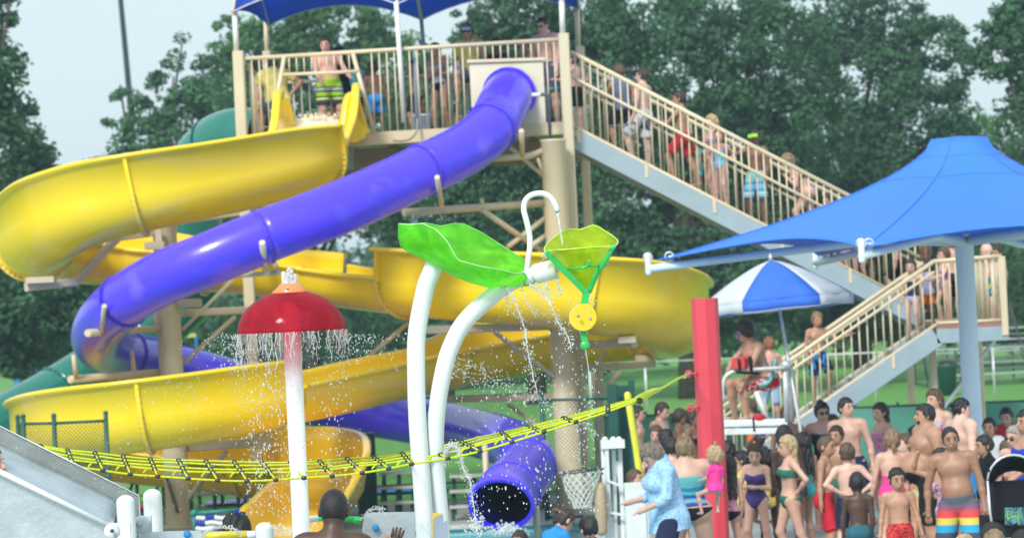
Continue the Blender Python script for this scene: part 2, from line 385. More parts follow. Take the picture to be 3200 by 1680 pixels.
def tree(label, px, D, lobes, trunk_w, leaf='deep', nl=46, size=.17, seed=1, dens=1.0, group='trees behind the pool', limbs=True, name='broadleaf_tree'):
    """lobes: list of (px,py,r_m, squash) ellipsoids of crown in photo columns at depth D"""
    rng = np.random.RandomState(seed)
    base = G(px, D, 0); t = empty(name, base, label, 'tree', group)
    cs = []; rs = []
    Ls = []
    for (lx, ly, r, sq) in lobes:
        c = W(lx, ly, D); c.y += rng.uniform(-.4, .4)*r; r *= .80; Ls.append((c, r, sq))
        n = int(34*r*r*dens)
        for _ in range(n):
            d = rng.normal(size=3); d /= np.linalg.norm(d); q = rng.uniform(.45, 1.0)**.5
            if d[1] > .6: continue
            off = Vector((d[0]*r*q, d[1]*r*q*.9, d[2]*r*q*sq))
            wob = 1+.35*noise.noise(Vector((c.x+off.x, c.y+off.y, c.z+off.z))*.45)
            cs.append(tuple(c+off*wob-base)); rs.append(rng.uniform(.28, .7)*min(1, .45+r*.22))
    me = leaf_mesh('crown', cs, rs, nl, size, .7, rng); me.materials.append(LEAF[leaf])
    link('crown', me, t)
    b = MB(); top = Ls[0][0]
    h = top.z
    pts = [base+Vector((0, 0, -.1)), base+Vector((.05, 0, h*.3)), (base+Vector((0, 0, h*.6))+top)*.5 if False else base.lerp(top, .6), top]
    b.tube(pts, [trunk_w*.75, trunk_w*.5, trunk_w*.34, trunk_w*.12], 9)
    b.build('trunk', M_bark, t)
    b = MB()
    for c, r, sq in Ls[1:]:
        s0 = base.lerp(top, rng.uniform(.35, .7)); mid = s0.lerp(c, .5)+Vector((0, 0, .3*r))
        b.tube([s0, mid, c+Vector((0, 0, r*.3))], [trunk_w*.26, trunk_w*.16, .03], 6)
    if b.v: b.build('limbs', M_bark, t)
    return t
# left edge tree
tree('tall dark broadleaf tree filling the left edge of the sky', -60, 86, [(-160, 250, 2.4, 1.3), (10, 60, .45, 1.4), (-70, 20, 1.2, 1), (5, 200, .65, 1.3), (-60, 330, 1.6, 1), (25, 350, .9, 1), (60, 470, 1.0, .9), (0, 500, 1.9, 1), (60, 600, 1.7, .9), (20, 800, 2.8, 1), (110, 740, 1.5, .8), (-30, 1020, 2.2, .8), (30, 1110, 1.0, .8), (60, -110, 1.0, 1), (150, 900, 1.6, .8), (130, 1010, 1.4, .7), (190, 620, .9, .8)], .4, 'deep', seed=3, dens=1.15)
tree('low mid green tree showing under the first yellow slide bend', 190, 118, [(170, 960, 3.0, .9), (300, 900, 2.6, .8), (330, 1050, 2.2, .6), (70, 1000, 2.6, .8), (210, 1060, 2.5, .55), (-30, 1010, 2.5, .8)], .3, 'mid', seed=4, size=.22)
# centre-left trees
tree('loose leafy tree rising beside the black lamp pole', 470, 104, [(480, 500, 1.7, 1.1), (395, 370, .8, 1.3), (470, 370, .9, 1), (545, 260, .9, 1), (320, 520, .7, .8), (620, 440, 2.0, 1), (570, 150, .35, 1.6), (375, 270, .25, 2.2), (700, 330, 1.6, 1), (640, 220, .8, .8), (470, 640, 2.2, .8), (700, 620, 2.4, .9), (290, 500, .35, .8), (520, 800, 2.6, .9), (400, 620, 1.5, .8)], .35, 'mid', seed=5, dens=1.0)
tree('grey green round tree behind the boy in green trunks', 980, 118, [(980, 300, 3.2, .95), (820, 200, 1.9, 1), (1060, 120, 2.3, .85), (1160, 240, 2.3, .9), (860, 400, 2.6, .9), (1150, 400, 2.6, .9), (950, 90, 1.4, .8), (1250, 330, 1.6, .9), (770, 330, 1.9, 1), (760, 140, 1.2, 1.1), (1000, 560, 3, .9), (1200, 560, 3, .9), (800, 560, 3, .9), (1210, 100, .5, 1.4)], .4, 'light', seed=6, size=.2)
tree('thin wispy tree against the white gap left of the yellow shirt', 1410, 112, [(1420, 230, 1.1, 1.1), (1440, 90, .8, 1.1), (1360, 220, 1.0, .8), (1500, 210, .9, .9), (1440, 350, 2.0, .8), (1330, 350, 1.9, .8), (1300, 230, .7, 1.3), (1430, 500, 2.6, .8)], .2, 'mid', seed=7, dens=.9)
# right big trees
tree('dark broad tree behind the violet slide mouth and tower', 1680, 100, [(1680, 200, 2.7, 1), (1620, 60, 1.6, 1), (1580, 200, 1.3, 1), (1800, 60, 2.4, .9), (1560, 330, 1.6, .9), (1750, 420, 2.8, .9), (1620, 520, 2.8, .9), (1500, 640, 2.6, .9), (1700, 700, 2.9, .8), (1350, 650, 2.4, .9), (1880, 250, 2.5, 1), (1530, 90, .9, 1.2)], .45, 'deep', seed=8, dens=1.05)
tree('huge dark tree crown above the middle of the staircase', 2160, 98, [(2130, 250, 3.2, .9), (2000, 60, 2.2, .9), (2250, 60, 2.3, .9), (2000, 420, 2.6, .9), (2400, 200, 2.6, 1), (2230, 470, 2.8, .8), (1950, 640, 2.6, .8), (2150, 760, 2.8, .7), (2420, 440, 2.6, .9), (2400, 640, 2.4, .8), (1850, 800, 2.4, .7), (2000, 930, 2.2, .6), (2350, 880, 2.6, .6), (2200, 970, 2.0, .5)], .55, 'deep', seed=9, dens=1.05)
tree('dark tree with a sunlit flank behind the sunshade peak', 2700, 106, [(2650, 250, 3.0, .9), (2560, 60, 2.2, .9), (2780, 60, 1.8, .9), (2870, 200, 2.0, 1), (2920, 130, 1.3, .8), (2650, 480, 2.9, .8), (2850, 400, 2.4, .9), (2480, 600, 2.6, .8), (2800, 620, 2.7, .8), (2600, 800, 2.7, .6), (2850, 850, 2.6, .6), (2740, 970, 2.2, .5), (2540, 960, 1.8, .5), (2980, 480, 1.8, .9)], .5, 'deep', seed=10, dens=1.05)
tree('pale green tree top poking above the sunshade on the right', 3040, 120, [(3050, 480, 1.9, .9), (2960, 440, 1.1, .9), (3130, 520, 1.9, .9), (3000, 600, 2.4, .9), (3190, 620, 2.4, .9), (2980, 800, 2.6, .8), (3150, 800, 2.8, .8), (3050, 980, 2.4, .6), (3220, 950, 2.6, .7)], .35, 'light', seed=11)
tree('overhanging dark tree in the top right corner of the sky', 3290, 92, [(3290, 100, 1.9, 1), (3190, 90, 1.1, 1), (3120, 190, .9, .8), (3200, 230, .9, .7), (3110, 110, .6, .9), (3330, 320, 2.2, 1), (3160, 40, .7, .8), (3340, 600, 2.2, 1)], .3, 'deep', seed=12, dens=1.2)
tree('small round light green tree on the lawn by the stairs', 2690, 128, [(2600, 985, 1.5, .7), (2660, 1000, 1.4, .7), (2560, 1010, 1.1, .6)], .15, 'light', seed=13)
# distant woods as one mass
rng = np.random.RandomState(20); cs = []; rs = []
for i in range(1500):
    x = rng.uniform(-60, 60); y = rng.uniform(205, 245); hh = 7.5+2.5*noise.noise(Vector((x*.12, y*.05, 3)))
    cs.append((x, y, rng.uniform(.3, max(1.5, hh)))); rs.append(rng.uniform(1.0, 2.0))
me = leaf_mesh('distant_woods', cs, rs, 34, .7, .8, rng); me.materials.append(LEAF['deep']); o = link('distant_woods', me); tag(o, 'dark belt of far woods along the edge of the playing field', 'woods', kind='stuff')
rng = np.random.RandomState(21); cs = []; rs = []
for i in range(420):
    x = rng.uniform(-17, -1.5); y = rng.uniform(118, 135); cs.append((x, y, rng.uniform(.2, 3.6+1.2*noise.noise(Vector((x*.3, 0, 3)))))); rs.append(rng.uniform(.5, 1.1))
me = leaf_mesh('undergrowth', cs, rs, 40, .35, .8, rng); me.materials.append(LEAF['mid']); o = link('undergrowth', me); tag(o, 'rough shrubby undergrowth behind the slides on the left', 'shrubs', kind='stuff')
rng = np.random.RandomState(22); cs = []; rs = []
for i in range(330):
    x = rng.uniform(-3, 18); y = rng.uniform(124, 140); cs.append((x, y, rng.uniform(.9, 3.4+1.2*noise.noise(Vector((x*.3, 0, 9)))))); rs.append(rng.uniform(.5, 1.1))
me = leaf_mesh('shrubbery', cs, rs, 40, .35, .8, rng); me.materials.append(LEAF['deep']); o = link('shrubbery', me); tag(o, 'dark hedge of shrubs across the lawn under the big trees', 'shrubs', kind='stuff')

# ------------------------------------------------------------------ far furniture
lp = empty('lamp_pole', G(470, 150, 0), 'tall black lamp pole rising against the pale sky at left', 'lamp pole')
b = MB(); b.tube([G(470, 150, 0), W(405, 300, 150), W(377, 0, 150), W(369, -90, 150)], [.16, .14, .12, .11], 12); b.build('pole', mat('black_pole_paint', (.012, .02, .035), .5, .1, 1), lp)
b = MB()
for dx in (-.5, .5): b.box(W(369, -90, 150)+Vector((dx, 0, .1)), .5, .5, .25)
b.beam(W(369, -90, 150)+Vector((-.7, 0, 0)), W(369, -90, 150)+Vector((.7, 0, 0)), .08); b.build('floodlight', M_steel, lp)
# windscreen fence behind the crowd
fx = empty('windscreen_fence', G(2400, 52, 0), 'low fence covered with green fabric screen behind the crowd', 'fence')
b = MB(); N = 60; rows = []
p0 = G(1900, 53.2, 0); p1 = G(3500, 51.2, 0)
for j in range(5):
    z = .06+1.14*j/4; rows.append([p0.lerp(p1, i/N)+Vector((0, .02*math.sin(i*1.7+j), z)) for i in range(N+1)])
b.grid(rows); o = b.build('screen_fabric', mat('green_screen_fabric', (.10, .34, .27), .8, .08, 2, bump=.3, bscale=5), fx)
for i in range(13):
    p = p0.lerp(p1, i/12)+Vector((0, .06, 0)); b = MB(); b.tube([p, p+Vector((0, 0, 1.28))], .025, 8); b.build('post', M_darkgreen, fx)
b = MB(); b.tube([p0+Vector((0, .06, 1.22)), p1+Vector((0, .06, 1.22))], .02, 8); b.build('top_rail', M_darkgreen, fx)
# far field fence
ff = empty('field_fence', G(2000, 84, 0), 'thin grey chain link fence far across the lawn', 'fence')
for i in range(9):
    p = G(1850, 84, 0).lerp(G(3300, 80, 0), i/8); b = MB(); b.tube([p, p+Vector((0, 0, 1.5))], .03, 6); b.build('post', M_steel, ff)
b = MB(); b.tube([G(1850, 84, 0)+Vector((0, 0, 1.48)), G(3300, 80, 0)+Vector((0, 0, 1.48))], .022, 6); b.build('rail', M_steel, ff)
# bleachers and bin
bl = empty('bleachers', G(3060, 97, 0), 'small aluminium bleachers with dark frame on the lawn at right', 'bleachers')
Malu = mat('aluminium_planks', (.5, .53, .54), .4, .1, 3, metal=.4); Mdk = mat('dark_frame_paint', (.05, .06, .065), .6, .1, 3)
for k in range(5):
    for dy, nm in ((0, 'seat_plank'), (.3, 'foot_plank')):
        a = G(2905, 97+k*.6+dy, .35+.33*k-(0 if dy == 0 else .2)); c = G(3330, 97+k*.6+dy, .35+.33*k-(0 if dy == 0 else .2))
        b = MB(); b.beam(a, c, .26, .05); b.build(nm, Malu, bl)
for i in range(5):
    a = G(2900+i*105, 97, 0); b = MB(); c = a+Vector((0, 2.9, 2.4)); b.beam(a, a+Vector((0, 0, .4)), .06); b.beam(a+Vector((0, 0, .3)), c, .06); b.beam(a+Vector((0, 2.9, 0)), c, .06); b.beam(a+Vector((0, 0, .08)), a+Vector((0, 2.9, .08)), .05); b.build('frame', Mdk, bl)
b = MB(); a = G(2890, 96.9, 1.15); b.tube([a, G(3330, 96.9, 1.15)], .03, 6); b.tube([a, a-Vector((0, 0, .75))], .03, 6); b.build('guard_rail', Mdk, bl)
tb = empty('trash_bin', G(2962, 90, 0), 'dark green round trash bin in front of the bleachers', 'trash bin')
b = MB(); b.lathe(G(2962, 90, 0), (0, 0, 1), [(.0, 0), (.24, 0), (.29, .8), (.31, .82), (.31, .87), (.27, .87)], 20); b.build('bin_body', M_darkgreen, tb)
b = MB(); b.ball(G(2962, 90, .85), .28, 12, 8, (1, 1, .55)); b.build('bin_bag', mat('black_plastic', (.012, .014, .016), .4, .1, 5, bump=.6, bscale=12), tb)
# playground far left
bp = tag(MB().beam(G(52, 170, 0), G(50, 170, 1.4), .26).build('blue_post', CL['blue']), 'blue playground post by the far infield at left', 'post')
pg = empty('playground_toy', G(108, 165, 0), 'purple and yellow playground panel on the far field', 'play panel')
MB().box(G(108, 165, .75), .55, .15, .9).build('panel', CL['purple'], pg); b = MB()
for dx in (-.35, 0, .35): b.ball(G(108, 165, 1.25)+Vector((dx, 0, .06*(dx == 0))), .16, 8, 6)
b.build('yellow_knobs', mat('yellow_plastic', (.75, .45, .03), .5), pg)
gl = empty('soccer_goal', G(575, 92, 0), 'small yellow goal frame on the grass behind the left column', 'goal')
b = MB(); b.beam(W(550, 1052, 92), W(612, 1047, 92), .12); b.build('crossbar', mat('pale_yellow_paint', (.7, .62, .2), .5), gl)
b = MB(); b.beam(W(612, 1047, 92), W(612, 1047, 92)*1-Vector((0, 0, W(612, 1047, 92).z)), .08); b.beam(W(550, 1052, 92), W(550, 1052, 92)-Vector((0, 0, W(550, 1052, 92).z)), .08); b.build('uprights', CL['blue'], gl)

# thin summer haze over the whole place
hz = MB(); hz.box((0, 175, 9.3), 160, 360, 20.8); hm_ = bpy.data.materials.new('summer_haze'); hm_.use_nodes = True; hn = hm_.node_tree; hn.nodes.clear()
ho = hn.nodes.new('ShaderNodeOutputMaterial'); hv = hn.nodes.new('ShaderNodeVolumePrincipled'); hv.inputs['Color'].default_value = (.62, .86, 1.0, 1); hv.inputs['Density'].default_value = .0007; hv.inputs['Anisotropy'].default_value = .1
hn.links.new(hv.outputs[0], ho.inputs['Volume']); o = hz.build('haze', hm_, None, origin=(0, 175, 9.3)); tag(o, 'thin pale summer haze in the air', 'haze', kind='stuff')
# ================================================================== TOWER
DL, DR, DB = 50.4, 49.7, 54.5
def DF(px): return DL+(DR-DL)*(px-744)/(1760-744)
tw = empty('slide_tower', G(1250, 50, 0), 'beige steel slide tower platform with railings and blue shade roof', 'tower')
def post(px, py, D, w, name='corner_post', bottom=0.0, m=M_post):
    t = W(px, py, D); b = MB(); b.beam((t.x, t.y, bottom), t, w, w, up=(0, 1, 0)); return b.build(name, m, tw)
post(744, 160, DL, .175); post(1761, 105, DR, .165); post(1812, 145, DB, .15); post(833, 160, DB, .14)
# canopy masts
M_mast = mat('white_mast_paint', (.74, .75, .72), .45, .05, 6, dirt=((.35, .2, .12), .64, 9))
for px0, py0, px1, py1, D, w, m in ((733, 38, 739, 160, DL, .05, M_mast), (830, 70, 835, 175, DB, .045, M_beige), (1238, 12, 1262, 382, DF(1240)-.14, .042, M_mast),
        (1316, 60, 1324, 150, DB, .04, M_grey), (1755, 5, 1758, 106, DR, .05, M_mast), (1803, 28, 1807, 146, DB, .05, M_post)):
    b = MB(); b.tube([W(px0, py0-6, D), W(px1, py1, D)], w*.9, 10); b.build('shade_mast', m, tw)
# shade roof
fab = mat('royal_blue_shade_cloth', (.035, .10, .52), .8, .08, 1.2, spec=.15, trans=(.5, (.10, .32, .95)))
zc = 8.22
cfl, cfm, cfr = W(727, 38, DL-.1), W(1240, 14, DF(1240)-.1), W(1760, -8, DR-.1)
cbl, cbm, cbr = W(838, 80, DB), W(1318, 62, DB), W(1808, 28, DB)
def edge(a, c, n=12, up=.42):
    return [a.lerp(c, i/n)+Vector((0, 0, up*4*(i/n)*(1-i/n))) for i in range(n+1)]
mid = lambda a, c: a.lerp(c, .5)
front = edge(cfl, cfm, 12, .3)[:-1]+edge(cfm, cfr, 12, .3); back = edge(cbl, cbm, 12, .3)[:-1]+edge(cbm, cbr, 12, .3)
rows = []
for j in range(9):
    t = j/8; hmp = 1-(abs(t-.5)*2)**1.5
    rows.append([front[i].lerp(back[i], t)+Vector((0, 0, hmp*(.9+.1*math.sin(i*.52)))) for i in range(len(front))])
b = MB(); b.grid(rows); solidify(b.build('shade_roof', fab, tw), .012)
for (a, c, nm) in ((cfl, cbl, 0), (cfr, cbr, 0)):
    e = edge(a, c, 8, .1); top = [p+Vector((0, 0, (1-(abs(i/8-.5)*2)**1.5)*.9)) for i, p in enumerate([a.lerp(c, i/8) for i in range(9)])]
    b = MB(); b.grid([e, top]); solidify(b.build('gable_cloth', fab, tw), .012)
b = MB(); b.tube(front, .012, 6); b.build('edge_webbing', mat('pale_webbing', (.6, .62, .68), .8), tw); b = MB(); b.tube(back, .016, 6); b.build('edge_webbing', mat('pale_webbing', (.6, .62, .68), .8), tw)
for f_, k_ in ((cfl, cbl), (cfm, cbm), (cfr, cbr)):
    b = MB(); b.tube([f_, f_.lerp(k_, .25)+Vector((0, 0, .58)), f_.lerp(k_, .5)+Vector((0, 0, .86)), f_.lerp(k_, .75)+Vector((0, 0, .58)), k_], .03, 8); b.build('roof_bow', M_beige, tw)
# deck and fascia
fl = W(762, 434, DL); fr = W(1795, 400, DR); zf = (W(1300, 408, DF(1300))).z
ZP = zf
b = MB(); bl0, br0 = Vector((W(815, 400, DB).x, DB, zf)), Vector((W(1830, 400, DB).x, DB, zf)); fl0 = Vector((fl.x, DL, zf)); fr0 = Vector((W(1780, 400, DR).x, DR, zf))
pl = [fl0, fr0, br0, bl0]; b.add([p-Vector((0, 0, .01)) for p in pl]+[p-Vector((0, 0, .06)) for p in pl], [(0, 1, 2, 3), (7, 6, 5, 4), (0, 4, 5, 1), (1, 5, 6, 2), (2, 6, 7, 3), (3, 7, 4, 0)], False)
b.build('deck', M_grey, tw)
def hb(a, c, dz, w, h, name, m):
    b = MB(); b.beam(a+Vector((0, 0, dz)), c+Vector((0, 0, dz)), w, h); return b.build(name, m, tw)
hb(fl0, fr0, -.09, .08, .2, 'front_fascia', M_beige); hb(bl0, br0, -.16, .08, .3, 'back_fascia', M_beige); hb(fl0, bl0, -.16, .08, .3, 'side_fascia', M_beige); hb(fr0, br0, -.16, .08, .3, 'side_fascia', M_beige)
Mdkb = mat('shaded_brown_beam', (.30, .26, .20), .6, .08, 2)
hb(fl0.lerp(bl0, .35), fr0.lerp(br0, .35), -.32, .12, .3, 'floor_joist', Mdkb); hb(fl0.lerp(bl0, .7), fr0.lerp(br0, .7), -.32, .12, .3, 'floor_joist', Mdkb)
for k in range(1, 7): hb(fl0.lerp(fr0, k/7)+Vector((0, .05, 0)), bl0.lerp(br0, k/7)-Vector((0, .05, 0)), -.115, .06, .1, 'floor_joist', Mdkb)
b = MB(); b.beam(W(1090, 455, 51.2), W(1090, 530, 51.2), .16, .16, up=(0, 1, 0)); b.build('hanging_pipe', M_grey, tw)
# front railing
ra, rc = W(762, 184, DL), W(1745, 124, DR)
b = MB(); b.tube([ra, rc], .034, 10); b.build('top_rail', M_rail, tw)
def rl(px, D=None): # point on front top rail at column px
    t = (px-762)/(1745-762); return ra.lerp(rc, t)
balm = {}
def baluster(L, parent, pos, r=.0125):
    """vertical bar with top at pos and length L; shares a mesh between equal lengths"""
    k = round(L, 2), r
    if k not in balm:
        b = MB(); b.tube([(0, 0, -k[0]), (0, 0, 0)], r, 8); o = b.build('baluster', M_rail, None); balm[k] = o.data; bpy.data.objects.remove(o)
    return link('baluster', balm[k], parent, Vector(pos)-base_of(parent))
px = 786
while px < 1735:
    p = rl(px)
    if 868 < px < 1150:
        if 895 < px < 1105: baluster(p.z-W(px, 228, DF(px)).z, tw, p)
    elif 1468 < px < 1700: baluster(p.z-W(px, 190, DF(px)).z, tw, p)
    else: baluster(p.z-zf, tw, p)
    px += 23.6
def fb(p1, p2, r, name, m=M_rail, rc_=True):
    b = MB(); b.tube([W(*p1), W(*p2)], r, 10); return b.build(name, m, tw)
fb((885, 234, DF(885)-.05), (1120, 223, DF(1120)-.05), .027, 'start_bar')
fb((888, 178, DF(888)-.03), (846, 424, DF(846)-.03), .034, 'gate_brace'); fb((1103, 168, DF(1103)-.03), (1170, 414, DF(1170)-.03), .034, 'gate_brace')
for (x0, x1) in ((806, 862), (1135, 1158)): fb((x0, 322 if x0 < 1000 else 306, DF(x0)), (x0+12, 322 if x0 < 1000 else 306, DF(x0)), .012, 'rail_clip')
# slide panel
a, c = W(1466, 193, DF(1466)), W(1698, 186, DF(1698)); b = MB()
zt = (a.z+c.z)/2; zb = zf-.02
b.box(((a.x+c.x)/2, (a.y+c.y)/2, (zt+zb)/2), (c.x-a.x), .05, zt-zb, Matrix.Rotation(math.atan2(c.y-a.y, c.x-a.x), 3, 'Z')); b.build('start_panel', mat('cream_panel', (.66, .62, .48), .5, .05, 1.5, dirt=((.5, .44, .3), .66, 4)), tw)
b = MB(); b.beam(a+Vector((-.03, -.04, 0)), c+Vector((.03, -.04, 0)), .06, .05); b.build('panel_trim', M_rail, tw)
# side and back rails
def rail(a, c, L, name, n, r=.026, skip=0):
    b = MB(); b.tube([a, c], r, 8); b.build(name, M_rail, tw)
    for i in range(1, n): baluster(L, tw, a.lerp(c, i/n), .012)
zr = (ra.z+rc.z)/2
bla, bra = Vector((bl0.x+.05, DB, zf+1.17)), Vector((br0.x-.1, DB, zf+1.17))
rail(bla, bra, 1.17, 'back_rail', 40); rail(Vector((fl0.x+.12, DL+.15, zf+1.2)), bla, 1.18, 'side_rail', 17)
rail(Vector((fr0.x, DR+2.2, zf+1.2)), bra, 1.18, 'side_rail', 12)

# platform clutter
def single(name, label, cat, b, m, group=None):
    o = b.build(name, m, None, origin=tuple(sum((Vector(v) for v in b.v[:8]), Vector())/8)); return tag(o, label, cat, group)
pp = empty('water_pipe', W(1720, 430, 49.2), 'dark water pipe with white elbow feeding the violet slide mouth', 'pipe')
b = MB(); b.tube(WP([(1690, 296, 49.25), (1708, 295, 49.25), (1713, 300, 49.25), (1720, 434, 49.25)]), .028, 10); b.build('pipe_run', mat('dark_pvc', (.07, .09, .12), .4), pp)
b = MB(); b.tube(WP([(1662, 297, 49.25), (1690, 296, 49.25)]), .034, 10); b.build('elbow', M_white, pp)
bk = empty('bucket', W(1315, 402, 50.9), 'white plastic bucket on the platform with red tube in it', 'bucket')
c = W(1318, 404, 50.9); b = MB(); b.lathe((c.x, c.y, zf), (0, 0, 1), [(0, 0), (.13, 0), (.155, .3), (.16, .3), (.16, .27), (.14, .27)], 18); b.build('bucket_body', M_white, bk)
tag(MB().tube([(c.x-.02, c.y+.25, zf), (c.x-.04, c.y+.25, zf+.46)], .05, 10).build('rescue_tube', CL['red']), 'red rescue tube standing behind the white bucket', 'rescue tube')
tag(MB().tube(WP([(1298, 140, 50.25), (1300, 270, 50.25), (1304, 405, 50.25)]), .034, 10).build('standpipe', M_grey), 'slim grey standpipe rising through the tower railing', 'pipe')
hc = bpy.data.curves  # hose
tag(MB().tube(WP([(1304, 372, 49.9), (1302, 410, 49.8), (1285, 432, 49.8), (1262, 440, 49.8), (1230, 440, 49.9)], 4), .018, 8).build('hose', mat('grey_hose', (.25, .27, .28), .5)), 'grey hose drooping from the platform edge', 'hose')
st = empty('wooden_stool', W(850, 400, 52), 'tall yellow wooden stool under the man in the grey cap', 'stool')
c = W(850, 400, 51.6)
def stool(e, c, h, m):
    b = MB(); b.lathe((c.x, c.y, zf+h), (0, 0, 1), [(0, 0), (.17, 0), (.17, .04), (0, .04)], 14); b.build('stool_seat', m, e)
    for sx in (-1, 1):
        for sy in (-1, 1):
            b = MB(); b.beam((c.x+sx*.2, c.y+sy*.17, zf), (c.x+sx*.12, c.y+sy*.1, zf+h), .04); b.build('leg', m, e)
    b = MB(); b.tube([(c.x-.18, c.y-.15, zf+.25), (c.x+.18, c.y-.15, zf+.25)], .015, 6); b.build('foot_rung', m, e)
Mwood = mat('varnished_yellow_wood', (.5, .33, .1), .5, .12, 8)
stool(st, c, .72, Mwood)
st2 = empty('wooden_stool', W(1455, 390, 51.6), 'tall wooden stool under the seated man in white cap', 'stool'); stool(st2, W(1462, 390, 51.4), .74, Mwood)

# ================================================================== STAIRS
sr = empty('staircase', G(2700, 50, 0), 'two flight beige and blue grey steel staircase leading up to the tower', 'staircase')
DU0, DU1 = 50.0, 51.3      # upper flight near / far
DN = 48.7; DN1 = 49.9      # lower flight near / far
A0, A1 = W(1795, 396, DU0), W(2880, 957, DU0)
def zu(x): return A0.z+(A1.z-A0.z)*(x-A0.x)/(A1.x-A0.x)
B0, B1 = W(2491, 1312, DN), W(2926, 1013, DN); B0 = B1+(B0-B1)*(B1.z/(B1.z-B0.z))*.99
def zl(x): return B1.z+(B0.z-B1.z)*(x-B1.x)/(B0.x-B1.x)
ZL = W(3040, 1010, DN).z
def flight(P, Q, D0, D1, htop, hmid, n, steps, drop=.19):
    off = Vector((0, D1-D0, 0))
    for o, nm in ((Vector(), 1), (off, 0)):
        b = MB(); b.beam(P+o-Vector((0, 0, drop)), Q+o-Vector((0, 0, drop)), .05, .29); b.build('stringer', M_grey, sr)
        b = MB(); b.tube([P+o, Q+o], .026, 8); b.build('toe_rail', M_rail, sr)
        b = MB(); b.tube([P+o+Vector((0, 0, htop)), Q+o+Vector((0, 0, htop))], .034, 10); b.build('top_rail', M_rail, sr)
        b = MB(); b.tube([P+o+Vector((0, -.08 if nm else .08, hmid)), Q+o+Vector((0, -.08 if nm else .08, hmid))], .024, 8); b.build('hand_rail', M_rail, sr)
        for i in range(0, n, 1 if nm else (2 if n > 40 else 4)):
            p = P.lerp(Q, (i+.5)/n)+o+Vector((0, 0, htop)); baluster(htop, sr, p, .0122)
        for i in range(0, n, 9):
            p = P.lerp(Q, (i+.5)/n)+o; b = MB(); b.beam(p+Vector((0, -.03, .02)), p+Vector((0, -.03, -.22)), .05, .02, up=(0, 1, 0)); b.build('bracket', M_rail, sr)
    for i in range(steps):
        p = P.lerp(Q, (i+.5)/steps); b = MB(); b.box(p+Vector((0, (D1-D0)/2, -.1)), abs(P.x-Q.x)/steps*1.12, D1-D0-.06, .04); b.build('tread', M_grey, sr)
def UV(px): return (W(px, 600, DU0).x)
flight(A0, A1, DU0, DU1, 1.17, .44*1.75, 46, 24)
flight(B0, B1, DN, DN1, .95, .80, 33, 13)
# landing
LA, LB = Vector((B1.x, DN, ZL)), Vector((W(3140, 1010, DN).x, DN, ZL))
b = MB(); b.box(((LA.x+LB.x)/2, (DN+DU1+.3)/2, ZL-.03), LB.x-LA.x, DU1+.3-DN, .05); b.build('landing_deck', mat('red_brown_deck', (.34, .16, .13), .8, .1, 4), sr)
for y in (DN, DU1+.3):
    b = MB(); b.beam((LA.x, y, ZL-.17), (LB.x+.05, y, ZL-.17), .05, .22); b.build('landing_beam', M_grey, sr)
    b = MB(); b.tube([(LA.x, y, ZL+.03), (LB.x, y, ZL+.03)], .026, 8); b.build('toe_rail', M_rail, sr)
    b = MB(); b.tube([(LA.x, y, ZL+.97), (LB.x, y, ZL+1.0)], .034, 10); b.build('top_rail', M_rail, sr)
    for i in range(0, 11, 1 if y == DN else 3): baluster(.95, sr, (LA.x+(LB.x-LA.x)*(i+.5)/11, y, ZL+.97), .0122)
b = MB(); b.tube([(LB.x, DN, ZL+.97), (LB.x, DU1+.3, ZL+1.0)], .03, 10); b.build('end_rail', M_rail, sr)
for i in range(12): baluster(.95, sr, (LB.x, DN+(DU1+.3-DN)*(i+.5)/12, ZL+.97), .0122)
for (x, y, z0, z1, w) in ((LB.x, DN, ZL-.2, ZL+1.0, .1), (LB.x, DU1+.3, 0, ZL+1.0, .12), (LA.x, DN, 0, ZL-.1, .1), (LA.x, DU1+.3, 0, ZL, .1)):
    if w == .1 and z0 == 0: y += .6
    b = MB(); b.beam((x, y, z0), (x, y, z1), w, w, up=(0, 1, 0)); b.build('landing_post', M_rail, sr)
b = MB(); b.beam((LA.x-.9, DN+.8, 0), (LB.x, DN+.9, ZL-.25), .05); b.build('landing_brace', M_steel, sr)
# ground rail at the foot
zf0 = .0
b = MB(); gx = W(2300, 1244, DN+.2); b.tube([gx, (gx.x-.75, gx.y, gx.z-.48)], .03, 8); b.build('foot_rail', M_rail, sr)

# ================================================================== SUPPORT COLUMNS
colL = empty('support_column', G(545, 49.3, 0), 'round beige column on the left carrying the yellow and violet slides', 'column', 'slide support columns')
colR = empty('support_column', G(1785, 49.4, 0), 'thick round beige column with flat cap in front of the tower', 'column', 'slide support columns')
def vcol(px, py, D, r, parent, bottom=0):
    t = W(px, py, D); b = MB(); b.lathe((t.x, t.y, bottom), (0, 0, 1), [(r*1.5, 0), (r*1.5, .03), (r, .03), (r, t.z-.04), (r*1.06, t.z-.03), (r*1.06, t.z), (0, t.z)], 28)
    return b.build('column', M_post, parent)
vcol(513, 690, 49.3, .185, colL); vcol(1728, 436, 49.3, .193, colR)
def arm(parent, p1, p2, w, name='arm', round_=True, m=None):
    b = MB(); a, c = W(*p1), W(*p2)
    if round_: b.tube([a, c], w, 12)
    else: b.beam(a, c, w*2)
    return b.build(name, m or M_beige, parent)
M_bsh = mat('beige_square_tube', (.52, .45, .33), .45, .05, 2, dirt=((.38, .32, .24), .66, 4))
